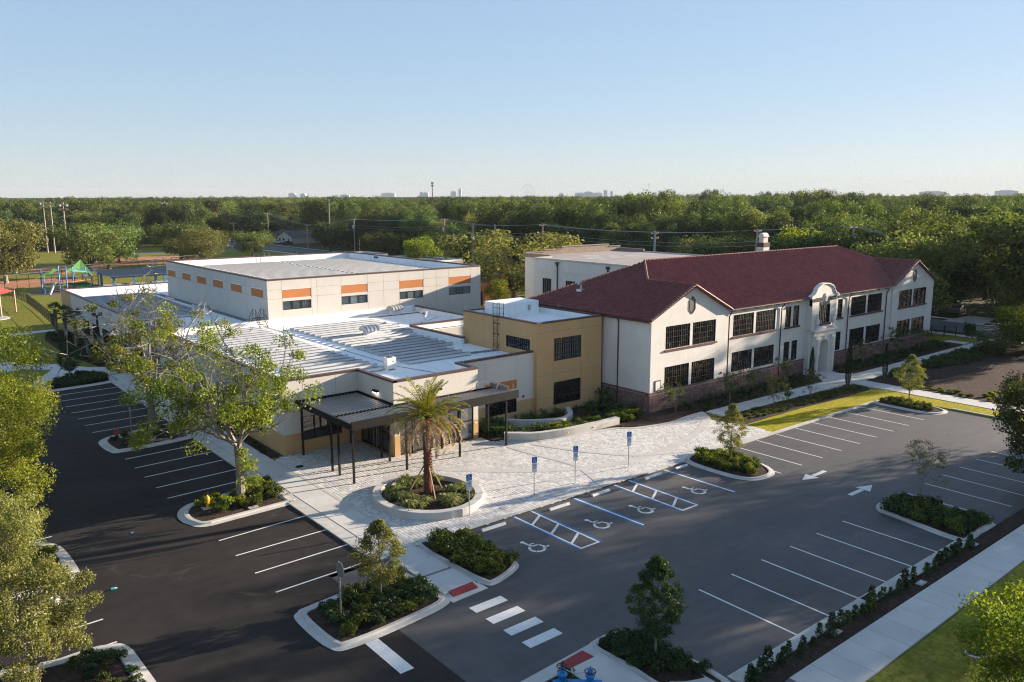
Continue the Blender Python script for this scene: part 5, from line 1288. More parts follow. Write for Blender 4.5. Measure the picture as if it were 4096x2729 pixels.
# ------------------------------------------------------------------ signs and street furniture
def ada_sign(x, y, label):
    s = thing('parking_sign', label, 'sign', (x, y, .08), 'blue accessible parking signs'); g = MB(); g.tube([(x,y,.05),(x,y,2.74)], .035, 6); g.build('post', MAT['steel'], s)
    a = R(-18); fx = Vector((math.cos(a), math.sin(a), 0)); nn = Vector((math.sin(a), -math.cos(a), 0))
    def plate(z0, z1, w, m, nm, d=.04, par=None, u0=None, u1=None):
        b = MB(); c = Vector((x,y,0))+nn*d; ua = -w/2 if u0 is None else u0; ub = w/2 if u1 is None else u1
        q = [c+fx*ua+Vector((0,0,z0)), c+fx*ub+Vector((0,0,z0)), c+fx*ub+Vector((0,0,z1)), c+fx*ua+Vector((0,0,z1))]
        b.poly(q); b.poly([v-nn*.012 for v in q][::-1]); 
        for i in range(4): b.poly([q[i], q[i]-nn*.012, q[(i+1)%4]-nn*.012, q[(i+1)%4]])
        return b.build(nm, MAT[m], par or s)
    top = plate(2.32, 2.72, .36, 'sign_blue', 'blue_plate'); mid = plate(1.86, 2.30, .34, 'sign_white', 'white_plate'); plate(1.70, 1.84, .34, 'sign_white', 'white_plate')
    g = MB(); c = Vector((x,y,2.44))+nn*.043; wheelchair(g, c.x, c.y, .27, c.z, tuple(fx), (0,0,1)); g.build('wheelchair_symbol', MAT['sign_white'], top)
    for z in (2.22,2.13,2.04,1.95): plate(z, z+.03, .2, 'sign_blue', 'text_line', .0435, mid)
ada_sign(27.5, 38.0, 'blue wheelchair parking sign in front of the ring planter'); ada_sign(32.7, 38.0, 'blue wheelchair sign post just past the ring planter, second of the row')
ada_sign(36.35, 38.0, 'blue wheelchair sign post, third of the row along the pavers'); ada_sign(41.6, 38.0, 'blue wheelchair sign post nearest the curved seat wall')
# stop sign seen from its edge
ss = thing('stop_sign', 'stop sign on a grey post in the shrub bed by the crossing, seen edge-on', 'sign', (15.65, 31.75, .1)); g = MB(); g.tube([(15.65,31.75,.05),(15.65,31.75,2.9)], .04, 6); g.build('post', MAT['steel'], ss)
a = R(90); g = MB(); fx = Vector((math.cos(a), math.sin(a), 0)); nn = Vector((math.sin(a), -math.cos(a), 0)); c = Vector((15.65,31.75,2.52))+nn*.05
oc = [c+fx*.40*math.cos(R(22.5+45*i))+Vector((0,0,.40*math.sin(R(22.5+45*i)))) for i in range(8)]; g.poly(oc); f = g.build('face', MAT['red'], ss)
g = MB(); g.poly([v-nn*.012 for v in oc][::-1])
for i in range(8): g.poly([oc[i],oc[i]-nn*.012,oc[(i+1)%8]-nn*.012,oc[(i+1)%8]])
g.build('back', MAT['steel'], ss)
# lamp head / second post in the island
for x, y, h, lab in ((15.96,68.1,2.7,'thin grey post standing in the mulch island by the red hydrant'),):
    s = thing('sign_post', lab, 'post', (x,y,.1)); g = MB(); g.tube([(x,y,.05),(x,y,h)], .04, 6); g.build('post', MAT['steel'], s); g = MB(); g.box(x-.02,y-.2,h-.5,x+.02,y+.2,h); g.build('plate', MAT['steel'], s)
def hydrant(x, y, m, label):
    h = thing('fire_hydrant', label, 'hydrant', (x,y,.1)); g = MB(); g.lathe(x,y,[(.17,.1),(.17,.16),(.11,.18),(.11,.62),(.14,.64),(.14,.70),(.12,.80),(.06,.87),(.04,.93),(.01,.94)],14); g.build('barrel', MAT[m], h)
    for dx, dy, r_ in ((.2,0,.06),(-.2,0,.06),(0,-.2,.08)): g = MB(); g.tube([(x,y,.52),(x+dx,y+dy,.52)], r_, 8); g.build('outlet_cap', MAT[m], h)
    g = MB(); g.box(x-.35,y-.3,.1,x+.35,y+.3,.13); g.build('concrete_pad', MAT['concrete'], h)
hydrant(15.6, 49.35, 'yellow', 'yellow fire hydrant at the tip of the shrub island'); hydrant(15.1, 69.2, 'red', 'red fire hydrant at the tip of the shaded mulch island')
for i, (x0, x1, y, lab) in enumerate(((26.75,28.5,35.75,'white concrete wheel stop nearest the ring planter'),(31.95,33.6,35.65,'white wheel stop between the first hatched aisle and the blue line'),(35.7,37.3,35.7,'white wheel stop just before the second hatched aisle'),(40.8,42.5,35.7,'white wheel stop just past the second hatched aisle'),(44.05,45.3,35.7,'white wheel stop beside the tree island'))):
    o = thing('wheel_stop', lab, 'wheel stop', (x0,y,0), 'white wheel stops'); g = MB()
    g.poly([(x0,y-.1,0),(x1,y-.1,0),(x1,y-.06,.13),(x0,y-.06,.13)]); g.poly([(x0,y-.06,.13),(x1,y-.06,.13),(x1,y+.06,.13),(x0,y+.06,.13)]); g.poly([(x1,y+.1,0),(x0,y+.1,0),(x0,y+.06,.13),(x1,y+.06,.13)])
    for x in (x0, x1): g.poly([(x,y-.1,0),(x,y-.06,.13),(x,y+.06,.13),(x,y+.1,0)])
    g.build('block', MAT['white_paint'], o); 
    for x in (x0+.3, x1-.3): g = MB(); g.lathe(x,y,[(.025,.128),(.025,.136)],6); g.build('anchor_pin', MAT['dark_metal'], o)
# blue backflow valve at the bottom edge
bv = thing('backflow_valve', 'blue water valve assembly with black hand wheels in the bed by the red pad', 'valve', (20.3, 21.6, .1))
def wheel_(x, y, z, r_=.22):
    g = MB(); n = 14
    g.tube([(x+r_*math.cos(2*math.pi*i/n),y+r_*math.sin(2*math.pi*i/n),z) for i in range(n+1)], .022, 5)
    for k in range(3): g.tube([(x+r_*math.cos(k*1.047),y+r_*math.sin(k*1.047),z),(x-r_*math.cos(k*1.047),y-r_*math.sin(k*1.047),z)], .014, 4)
    g.tube([(x,y,z-.25),(x,y,z+.22)], .02, 5); g.build('hand_wheel', MAT['black_metal'], bv)
for x, y in ((19.95,21.45),(20.75,20.70)):
    g = MB(); g.lathe(x,y,[(.13,.1),(.13,.3),(.2,.32),(.2,.38),(.12,.4),(.16,.55),(.2,.62),(.2,.68),(.1,.72),(.08,.95)],14); g.build('valve_body', MAT['blue'], bv); wheel_(x, y, 1.0 if x < 20.3 else .82)
g = MB(); g.tube([(19.6,21.6,.3),(19.95,21.45,.3),(20.75,20.70,.3),(21.1,20.4,.3)], .14, 10); g.tube([(19.6,21.6,.0),(19.6,21.6,.3)], .14, 10); g.tube([(21.1,20.4,0),(21.1,20.4,.3)], .14, 10); g.build('pipe', MAT['blue'], bv)
g = MB(); g.tube([(19.95+.8*t, 21.45-.75*t, .95-.75*t*(1-t)*1.2) for t in np.linspace(0,1,12)], .018, 4); g.build('chain', MAT['steel'], bv)
# litter and small ground things
b = thing('plastic_bottle', 'turquoise plastic bottle lying on the dark asphalt', 'bottle', (8.3, 41.7, 0)); g = MB(); g.tube([(8.2,41.7,.06),(8.38,41.68,.06),(8.44,41.675,.055)], [.06,.06,.025], 8); g.build('body', mat('turquoise_plastic', (.06,.40,.42), .4), b); g = MB(); g.tube([(8.44,41.675,.055),(8.49,41.67,.055)], .03, 8); g.build('cap', MAT['sign_white'], b)
b = thing('crushed_wrapper', 'small blue wrapper on the asphalt near the yellow hydrant island', 'litter', (10.95, 48.5, 0)); g = MB(); g.poly([(10.85,48.42,.01),(11.06,48.45,.03),(11.04,48.58,.015),(10.88,48.56,.04)]); g.poly([(10.88,48.56,.04),(11.04,48.58,.015),(11.0,48.62,.01)]); g.build('sheet', MAT['blue'], b)
b = thing('paint_bucket', 'white bucket with red inside under the left tree', 'bucket', (5.75, 41.65, 0)); g = MB(); g.lathe(5.75,41.65,[(.15,0),(.19,.42),(.20,.42),(.20,.44),(.175,.44),(.16,.2)],14); g.build('pail', MAT['sign_white'], b); g = MB(); g.lathe(5.75,41.65,[(.17,.33),(.01,.34)],14); g.build('paint', MAT['red'], b)
for x, y, lab in ((39.75,16.5,'flat beige utility box lid in the mulch strip by the sidewalk'),(32.1,16.75,'flat beige utility lid in the mulch strip nearer the corner'),(46.6,16.75,'small round lid in the mulch by the dark shrubs'),(20.35,48.3,'white cover plate at the corner of the hydrant island'),(17.8,47.6,'white cover plate on the kerb side of the hydrant island')):
    o = thing('valve_box', lab, 'utility box', (x,y,.1)); g = MB(); g.box(x-.3,y-.16,.1,x+.3,y+.16,.155); g.build('cover', MAT['patch'], o); g = MB(); g.lathe(x,y,[(.09,.155),(.09,.165)],10); g.build('knob_ring', MAT['steel'], o)
mh = thing('manhole_cover', 'round dark manhole lid in the shaded lawn by the sidewalk', 'manhole', (35.2, 12.15, .07)); g = MB(); g.lathe(35.2,12.15,[(.45,.05),(.45,.10),(.36,.12),(.36,.10)],20); g.build('frame', MAT['concrete'], mh); g = MB(); g.lathe(35.2,12.15,[(.35,.08),(.35,.115),(.2,.115),(.2,.125),(.05,.125)],20); g.build('lid', MAT['dark_metal'], mh)
# light pole by the wing
lp = thing('light_pole', 'dark square light pole with twin heads beside the left wing wall', 'lamp', (22.3, 107.0, 0)); g = MB(); g.box(22.2,106.9,0,22.42,107.12,5.2); g.build('pole', MAT['dark_metal'], lp)
for dx in (-.45, .25): g = MB(); g.box(22.3+dx-.05,106.8,5.1,22.3+dx+.35,107.2,5.5); g.build('lamp_head', MAT['dark_metal'], lp)
# metal picket fence by the wing
fe = thing('picket_fence', 'black metal fence running across the lawn left of the wing', 'fence', (23.3, 141.0, 0))
fp = [(22.3,133.6),(23.0,141.5),(23.8,156.5),(24.4,172.1),(24.0,181.2),(23.2,189)]
for (a, b) in zip(fp, fp[1:]):
    L = math.dist(a, b); n = max(1, round(L/2.4)); 
    for i in range(n):
        p = Vector(a).lerp(Vector(b), i/n); q = Vector(a).lerp(Vector(b), (i+1)/n)
        g = MB(); g.box(p.x-.04,p.y-.04,0,p.x+.04,p.y+.04,1.9); g.build('fence_post', MAT['black_metal'], fe)
        g = MB()
        for z in (.15,.95,1.7): g.tube([(p.x,p.y,z),(q.x,q.y,z)], .022, 4)
        for k in range(1, 12): r_ = p.lerp(q, k/12); g.tube([(r_.x,r_.y,.1),(r_.x,r_.y,1.78)], .010, 3, False)
        g.build('fence_panel', MAT['black_metal'], fe)
fe2 = thing('street_fence', 'black railing fence with a gate beside the far gable of the school', 'fence', (117, 48, 0))
fp = [(110.5,52.5),(116.1,48.2),(116.9,47.0)]
for (a, b) in zip(fp, fp[1:]):
    n = max(1, round(math.dist(a, b)/1.9))
    for i in range(n+1):
        p = Vector(a).lerp(Vector(b), i/n); g = MB(); g.box(p.x-.05,p.y-.05,0,p.x+.05,p.y+.05,1.6); g.build('fence_post', MAT['black_metal'], fe2)
    g = MB()
    for z in (.2,1.4): g.tube([(*a,z),(*b,z)], .03, 4)
    for k in range(int(math.dist(a,b)/.15)): q = Vector(a).lerp(Vector(b), k*.15/math.dist(a,b)); g.tube([(q.x,q.y,.15),(q.x,q.y,1.45)], .012, 3, False)
    g.build('fence_panel', MAT['black_metal'], fe2)
lan = thing('side_landing', 'raised dark landing with railings at the end wall of the school', 'stairs', (109.5, 49.5, 0)); g = MB(); g.box(108.8,48.6,1.1,112.3,51.5,1.3); g.build('deck', MAT['dark_metal'], lan)
g = MB()
for x in (108.9,110.6,112.25): g.tube([(x,48.65,0),(x,48.65,2.3)], .05, 4)
g.tube([(108.9,48.65,2.3),(112.25,48.65,2.3)], .035, 4); g.tube([(112.25,48.65,2.3),(112.25,51.4,2.3)], .035, 4)
for k in range(26): g.tube([(108.95+k*.13,48.65,1.3),(108.95+k*.13,48.65,2.28)], .012, 3, False)
g.build('railing', MAT['black_metal'], lan)

# ------------------------------------------------------------------ near trees
def grow(seed, h_fork, h, spread, leaf_p, n_main=6, trunk_r=.22, kids=(4,4), leafm='leaf_bright', leaf=.17, per=70, cl=.5, barkm='bark_pale', label='', loc=(0,0,0), top_bare=.7, twigs=3, name='oak_tree', group=None, keepz=0):
    """an open tree: trunk, limbs, branches and twigs; leaf clumps sit on some of the twig ends"""
    rs = np.random.RandomState(seed); root = thing(name, label, 'tree', (0,0,0), group)
    mb = MB(); tw = MB(); ends = []
    mb.tube([(0,0,-.1),(0,0,.25),(.06,.04,h_fork*.55),(0,0,h_fork)], [trunk_r*1.5,trunk_r*1.1,trunk_r*.95,trunk_r*.9], 9)
    def br(p, d, L, r_, lev):
        pts = [np.array(p)]; dd = np.array(d)
        for i in range(4):
            dd = unit(dd + rs.normal(size=3)*.16 + np.array((0,0,.10 if lev < 2 else .02))); pts.append(pts[-1]+dd*L/4)
        (mb if lev < 2 else tw).tube([tuple(q) for q in pts], [r_*(1-.16*i) for i in range(5)], 6 if lev < 1 else 4 if lev < 2 else 3, False)
        if lev == 2:
            ends.append((pts[-1], pts[2])); 
            for _ in range(twigs):
                q = pts[rs.randint(2,5)]; d2 = unit(dd+rs.normal(size=3)*.7); tw.tube([tuple(q), tuple(q+d2*L*.45)], [r_*.5, r_*.15], 3, False)
            return
        for k in range(kids[lev]):
            q = pts[1+rs.randint(0,4)] if k < kids[lev]-1 else pts[-1]
            d2 = unit(dd*.8+rs.normal(size=3)*.62+np.array((0,0,.12))); br(q, d2, L*(.55+.22*rs.rand()), r_*.5, lev+1)
    for k in range(n_main):
        a = 2*math.pi*(k+rs.rand()*.6)/n_main; tilt = spread*(.55+.6*rs.rand()) if k else .12
        L = (h-h_fork)*.52/(max(.55, math.cos(tilt*.8)))
        br((0,0,h_fork*(.86+.14*rs.rand())), (math.sin(tilt)*math.cos(a), math.sin(tilt)*math.sin(a), math.cos(tilt)), L, trunk_r*.5, 0)
    mb.build('trunk', MAT[barkm], root); tw.build('bare_twigs', MAT['twig'], root)
    C = []; 
    for e, m_ in ends:
        f = (e[2]-h_fork)/max(.1, h-h_fork)
        if rs.rand() < leaf_p*(1-top_bare*max(0, f-.35)*1.5): C.append(e); 
        if rs.rand() < leaf_p*.5*(1-top_bare*max(0, f-.3)): C.append(m_)
    if C:
        P, D, T = clumps(C, [cl*(.6+.7*rs.rand()) for _ in C], [int(per*(.5+rs.rand())) for _ in C], rs, .75, .3, .45)
        link('crown', quads_mesh('crown', leaves(P, D, leaf, rs, .5), MAT[leafm], T), root)
    root.location = loc; return root
grow(21, 3.6, 11.2, .98, .80, 7, .27, (5,4), 'leaf_bright', .18, 150, .66, label='half-bare tree with bright leaf clumps by the yellow hydrant, its twigs over the lobby roof', loc=(17.85,49.8,.1), top_bare=.75, twigs=3)
grow(33, 4.0, 12.6, .78, .46, 7, .30, (5,4), 'leaf_bright', .20, 120, .72, label='half-bare tree with a crown of pale twigs on the island by the red hydrant', loc=(17.75,68.9,.1), top_bare=.95, twigs=4)
# leafy trees at the west edge of the car park
def leafy(label, loc, h, r, seed, m, n=60, per=170, leaf=.2, z_low=None, cr=.2, bark='bark_pale', shell=.3, inner=.2):
    t = tree_proto('oak_tree', label, h, r, seed, m, n, per, leaf, bark, .25, cr, .75, inner, z_low, None, shell); t.location = loc; return t
leafy('yellow-green tree at the west car park edge, farthest of those and beside the round walk', (5.6,73,0), 10.0, 5.0, 51, 'leaf_bright', 60, 270, .20, 2.0, .22)
leafy('dense bright green tree at the west car park edge, between the two others there', (4.6,57.5,0), 8.6, 4.7, 52, 'leaf_bright', 110, 460, .13, .9, .2)
leafy('pale olive twiggy tree on the near west island by the white bucket', (3.5,44.5,0), 5.2, 2.7, 53, 'leaf_olive', 110, 400, .10, .6, .2)
leafy('pale olive young tree on a thin trunk in the nearest west island', (3.9,35.0,0), 5.0, 2.3, 54, 'leaf_olive', 90, 300, .10, 1.0, .2)
# young street trees
def young(seed, h, r, m, leaf, n=90, per=120, z0=1.0, peak=.38):
    """a planted tree: slim stem and a dense crown, widest low down and drawn up to a point"""
    rs = np.random.RandomState(seed); root = thing('young_tree', 'x', 'tree'); C = []; Rr = []
    for i in range(n):
        t = rs.rand()**.85; a = rs.rand()*6.283; w = (t/peak)**.5 if t < peak else ((1-t)/(1-peak))**.8+.06
        q = r*w*(.35+.65*rs.rand()**.5)*(1+.15*math.sin(3*a+seed)); C.append((q*math.cos(a), q*math.sin(a), z0+(h-z0)*t)); Rr.append(r*(.15+.13*rs.rand())*(1-.4*t))
    P, D, T = clumps(C, Rr, [int(per*(.6+.8*rs.rand())) for _ in C], rs, .8, .2, .45)
    g = MB(); g.tube([(0,0,-.1),(.02,0,h*.4),(0,.02,h*.85)], [.05,.04,.015], 6)
    for i in rs.permutation(n)[:24]: c = C[i]; g.tube([(0,0,max(.7,c[2]-.5)), (c[0]*.5,c[1]*.5,c[2]-.15), c], [.02,.012,.005], 4, False)
    g.build('trunk', MAT['bark_pale'], root); link('crown', quads_mesh('crown', leaves(P, D, leaf, rs, .55), MAT[m], T), root); return root
yp = [young(70, 4.2, 1.15, 'leaf_olive', .085, 190, 50), young(71, 4.2, 1.05, 'leaf_dark', .085, 260, 62, .9), young(72, 4.1, 1.25, 'leaf_olive', .085, 240, 56, .9, .45)]
GY = 'young trees on the parking islands'
place(yp[0], USED, (76.5,34.4,.1), .3, (1.25,1.25,1.02), 'young olive-green tree by the lawn corner of the far parking row', GY)
place(yp[0], USED, (48.15,34.0,.1), 2.1, (1.05,1.05,1.02), 'young olive-green tree on the clipped shrub island beside the plaza', GY)
place(yp[2], USED, (18.0,32.2,.1), 1.2, (1.05,1.05,.97), 'young tree among the dark shrubs beside the stop sign', GY)
place(yp[1], USED, (24.5,20.6,.1), 4.2, (1.12,1.12,1.05), 'young dark green tree in the shaded bed at the bottom of the car park', GY)
grow(66, .9, 3.9, .45, .6, 5, .05, (4,4), 'leaf_olive', .09, 40, .24, label='sparse grey young tree on the shaded island at the right of the car park', loc=(51.5,21.9,.1), top_bare=.3, twigs=3, name='young_tree', group=GY)
place(yp[1], USED, (16.9,96.0,.1), 1.9, (1.2,1.2,.95), 'dark young tree in the farthest shrub island of the west car park', GY)
for (x, y), lab in (((48.15,34.0),'clipped shrub island'),((76.5,34.4),'lawn corner island')):
    s = thing('tree_stay', 'thin guy wires of the young tree on the '+lab, 'guy wire', (x,y,.1), 'guy wires of the young trees'); g = MB()
    for a in (.2,2.3,4.4): g.tube([(x,y,1.5),(x+.9*math.cos(a),y+.9*math.sin(a),.1)], .010, 3)
    g.build('wire', MAT['dark_metal'], s)
# crape myrtles, cypresses
cpr = [grow(80+i, .35, 2.7, .42, .85, 5, .035, (3,3), 'leaf_shrub', .11, 26, .22, label='x', top_bare=.0, twigs=1, name='crape_myrtle') for i in range(2)]
GC = 'slim multi-stemmed trees along the school front'
for i, (x, y, s, lab) in enumerate(((56.0,45.6,1.0,'slim multi-stemmed tree in front of the near gable windows'),(62.4,43.9+.6,1.0,'bright slim tree beside the walk from the plaza'),(64.6,41.2,1.0,'slim tree in the flower bed nearest the plaza'),(70.2,40.9,.95,'slim tree in the flower bed near the big-leaved plant'),(66.8,45.6,1.05,'slim tree by the first wide window past the near gable'),(73.5,45.8,.95,'slim tree under the narrow windows left of the portal'),(88.8,45.4,1.1,'slim tree in the shade right of the portal'),(96.6,45.4,1.25,'slim tree near the downpipe of the far gable'),(103,45.6,1.1,'slim tree under the far gable windows'))):
    place(cpr[i % 2], USED, (x, y, .06), i*1.7, s, lab, GC)
def cypress_proto():
    rs = np.random.RandomState(91); t = thing('cypress', 'x', 'tree'); P = []; D = []; T = []
    n = 2600; z = rs.rand(n)**.9; a = rs.rand(n)*6.283; q = .24*np.minimum(1, (1-z)*2.2)**.6*np.minimum(1, .4+z*4)*(.75+.3*rs.rand(n)); P = np.stack([q*np.cos(a), q*np.sin(a), .1+z*4.0], 1); D = unit(np.stack([np.cos(a), np.sin(a), .5+0*a], 1)+rs.normal(size=(n,3))*.5)
    link('crown', quads_mesh('crown', leaves(P, D, .11, rs, .5), MAT['leaf_cypress'], rs.rand(n)), t); g = MB(); g.tube([(0,0,0),(0,0,3.8)], [.05,.02], 6); g.build('trunk', MAT['bark'], t); return t
cyp = cypress_proto()
for x, y, s, lab in ((77.7,45.3,(1,1,.85),'dark slim cypress left of the portal steps'),(77.3,41.0,(1.15,1.15,1.25),'tall dark cypress in the flower bed before the portal'),(84.6,40.8,(1.1,1.1,.9),'dark slim cypress at the corner of the mulch garden')): place(cyp, USED, (x,y,.06), x, s, lab, 'dark cypresses around the portal')
for x, y in ((77.3,41.0),(77.7,45.3),(84.6,40.8)):
    s = thing('tree_stake', 'pair of thin wooden stakes beside the '+('tall cypress' if y == 41 else 'cypress by the portal' if x < 80 else 'cypress by the mulch garden'), 'stake', (x,y,.05), 'stakes beside the cypresses')
    for k, dx in enumerate((-.38,.42)): g = MB(); g.tube([(x+dx,y-.2,.05),(x+dx*.7,y-.1,1.5)], .022, 4); g.build('stake_rod', MAT['timber'], s)
# big-leaved plants
def paddle_mesh(seed, h=1.7, n=16, m='leaf_lily', w=.16, lean=.6):
    rs = np.random.RandomState(seed); V = []; T = []
    for i in range(n):
        a = i*2.4; d = np.array((math.cos(a), math.sin(a), 0)); s = np.array((-d[1], d[0], 0)); l = h*(.6+.45*rs.rand()); ln = lean*(.3+.8*rs.rand())
        b = d*.06; k = b+d*l*ln*.35+np.array((0,0,l*.55)); e1 = k+d*l*ln*.3+np.array((0,0,l*.22)); e2 = e1+d*l*ln*.35+np.array((0,0,l*.10*(1-ln)))
        V += [[b-s*.012, b+s*.012, k+s*.012, k-s*.012], [k-s*.02, k+s*.02, e1+s*w, e1-s*w], [e1-s*w, e1+s*w, e2+s*.02, e2-s*.02]]; T += [.2, .3+.6*rs.rand(), .4+.6*rs.rand()]
    return quads_mesh('leaves', V, MAT[m], np.array(T))
pm_ = [paddle_mesh(100+i) for i in range(2)]; sp_ = [paddle_mesh(110+i, .75, 22, 'leaf_lily', .045, .8) for i in range(3)]
bp = thing('paddle_plant', 'x', 'plant'); link('leaves', pm_[0], bp)
for x, y, s, lab in ((53.3,52.0,1.15,'big-leaved plant in the corner between tan block and brick base'),(52.6,51.2,.9,'smaller big-leaved plant before the brick corner'),(66.9,41.3,.9,'big-leaved plant in the flower bed by the front walk')): place(bp, USED, (x,y,.06), x*3, s, lab, 'big-leaved paddle plants')
lilyp = []
for i in range(3): t = thing('strap_plant', 'x', 'plant'); link('leaves', sp_[i], t); lilyp.append(t)
rs = np.random.RandomState(4)
k = 0
for i in range(400):
    x, y = 38.4+rs.rand()*4.5, 48.2+rs.rand()*4.6
    if k >= 44: break
    if (y > 49.0-(x-38.4)*.75+.5) and y < 52.6 and not (x > 41.2 and y > 50.4-(x-41.2)*.3-1.0 and y > 49.3):
        place(lilyp[k % 3], USED, (x,y,.1), rs.rand()*6, .8+.5*rs.rand(), 'dark strap-leaved plant in the bed behind the seat wall by the lobby', 'strap-leaved plants behind the seat wall'); k += 1
for i in range(36):
    x, y = 48.9+rs.rand()*4.6, 47.8+rs.rand()*4.2
    if x > 53.6: continue
    place(lilyp[i % 3], USED, (x,y,.06), rs.rand()*6, .8+.5*rs.rand(), 'dark strap-leaved plant in the corner bed below the tan block', 'strap-leaved plants below the tan block')
for i in range(30):
    x, y = 42.6+rs.rand()*4.6, 50.6+rs.rand()*1.8
    place(lilyp[i % 3], USED, (x,y,.3), rs.rand()*6, .6+.3*rs.rand(), 'light strap-leaved plant inside the shorter seat wall', 'strap-leaved plants inside the shorter seat wall')
for i in range(26):
    place(lilyp[i % 3], USED, (57.5+i*.8+rs.rand()*.3, 46.45+rs.rand()*.3, .06), rs.rand()*6, .65+.3*rs.rand(), 'strap-leaved plant in the row along the brick base', 'strap-leaved plants along the brick base')
# ------------------------------------------------------------------ shrubs
shr = []
for i, (m, lf) in enumerate((('leaf_shrub',.11),('leaf_shrub',.12),('leaf_dark',.12),('leaf_bright',.12))):
    t = thing('shrub', 'x', 'shrub'); link('foliage', shrub_mesh('foliage', .50, .62, 120+i, m, 13, 52, lf), t); shr.append(t)
def fill(poly, n, label, group, kinds=(0,1,2), s=(.8,1.2), zs=1.0, seed=0, z=.08, gap=.62):
    rs = np.random.RandomState(seed+500); xs = [p[0] for p in poly]; ys = [p[1] for p in poly]; out = []
    for _ in range(n*40):
        if len(out) >= n: break
        x, y = min(xs)+rs.rand()*(max(xs)-min(xs)), min(ys)+rs.rand()*(max(ys)-min(ys))
        if inside(poly, x, y) and all((x-a)**2+(y-b)**2 > gap*gap for a, b in out):
            out.append((x,y)); q = s[0]+(s[1]-s[0])*rs.rand(); place(shr[kinds[rs.randint(len(kinds))]], USED, (x*S,y*S,z), rs.rand()*6.28, (q,q,q*zs*(.85+.3*rs.rand())), label, group)
def fill_stuff(poly, n, name, label, kinds, sc, zs, seed, z, gap):
    rs = np.random.RandomState(seed+500); xs = [p[0] for p in poly]; ys = [p[1] for p in poly]; out = []; V = []; T = []
    for _ in range(n*40):
        if len(out) >= n: break
        x, y = min(xs)+rs.rand()*(max(xs)-min(xs)), min(ys)+rs.rand()*(max(ys)-min(ys))
        if inside(poly, x, y) and all((x-a)**2+(y-b)**2 > gap*gap for a, b in out):
            out.append((x,y)); me = shr[kinds[rs.randint(len(kinds))]].children[0].data; co = np.empty(len(me.vertices)*3, np.float32); me.vertices.foreach_get('co', co); co = co.reshape(-1,4,3); t = np.empty(len(me.polygons), np.float32); me.attributes['tone'].data.foreach_get('value', t)
            q = sc[0]+(sc[1]-sc[0])*rs.rand(); a = rs.rand()*6.28; ca, sa = math.cos(a), math.sin(a)
            V.append(np.stack([(co[...,0]*ca-co[...,1]*sa)*q+x*S, (co[...,0]*sa+co[...,1]*ca)*q+y*S, co[...,2]*q*zs*(.85+.3*rs.rand())+z], -1)); T.append(np.clip(t+rs.normal()*.12, 0, 1))
    m = {0:'leaf_shrub',1:'leaf_shrub',2:'leaf_dark',3:'leaf_bright'}[kinds[0]]
    o = link(name, quads_mesh(name, np.concatenate(V), MAT[m], np.concatenate(T)), None); tag(o, label, 'shrubbery', None, 'stuff')
fill([(23.4,36.2),(25.0,36.5),(25.5,33.5),(25.5,31.6),(23.6,31.0),(23.3,33)], 34, 'dense shrub in the bed between the sidewalk and the first blue bay', 'shrubs in the bed by the first blue bay', (0,1,0), (.95,1.3), 1.0, 1, .1, .42)
fill([(15.0,33.4),(20.3,33.9),(20.5,31.0),(18.5,30.5),(15.3,30.3)], 30, 'dark shrub in the stop sign bed', 'shrubs in the stop sign bed', (2,0,2), (.8,1.15), 1, 2, .1, .6)
fill([(15.2,50.0),(16,51.0),(20.2,51.4),(20.2,48.3),(16.0,48.2)], 22, 'bright shrub in the yellow hydrant island', 'shrubs in the yellow hydrant island', (0,1,3), (.7,1.1), 1, 3, .1, .65)
fill([(46.8,36.4),(48.4,36.9),(49.6,35.6),(49.5,32.8),(48.6,31.5),(47.2,31.8),(46.6,34)], 34, 'clipped shrub in the tree island beside the plaza', 'shrubs in the tree island beside the plaza', (0,1,3), (.85,1.05), .95, 4, .1, .40)
fill([(74.1,35.9),(75.6,35.9),(75.9,33.5),(75.3,31.2),(74.2,31.3),(73.9,33.5)], 18, 'shrub on the lawn corner island of the far parking row', 'shrubs on the lawn corner island', (0,1), (.7,.95), 1, 5, .1, .5)
fill([(48.2,22.5),(50.2,22.6),(50.9,21.6),(51.0,17.7),(47.8,17.8),(47.9,21)], 30, 'dark shrub on the shaded island at the right of the car park', 'shrubs on the right shaded island', (2,0), (.95,1.3), 1, 6, .1, .62)
fill([(23.4,22.6),(24.8,22.5),(25.3,21.8),(25.3,18.5),(24.2,19.4),(23.3,20.3)], 22, 'dark shrub in the shaded bed around the bottom young tree', 'shrubs in the bottom shaded bed', (2,), (.75,1.1), .9, 7, .1, .5)
fill([(18.2,19.0),(20.7,19.0),(20.8,22.0),(18.4,22.0)], 22, 'dark shrub round the blue valves', 'shrubs round the blue valves', (2,0), (.55,.85), .9, 8, .08, .55)
fill([(14.3,93.6),(14.8,92.3),(19.3,92.6),(20.1,94.5),(19.0,97.6),(16.0,95.9)], 30, 'dark shrub in the farthest west car park island', 'shrubs in the farthest west island', (2,), (.9,1.25), 1, 9, .1, .6)
fill([(14.7,69.6),(16,70.4),(20,71.0),(20,67.0),(15.2,66.2)], 12, 'small dark shrub in the red hydrant island', 'shrubs in the red hydrant island', (2,0), (.5,.8), .9, 10, .1, .7)
fill([(5.2,36.0),(6.6,36.0),(7.1,35),(7.2,31),(5.6,30)], 20, 'low shrub in the nearest west island', 'shrubs in the nearest west island', (2,0), (.5,.85), .9, 11, .1, .6)
fill([(4.8,50.0),(6.2,49.9),(6.8,48.6),(6.8,45.5),(5,44.8)], 12, 'olive shrub in the west island by the bucket', 'shrubs in the west island by the bucket', (1,3), (.6,1.0), .9, 12, .1, .6)
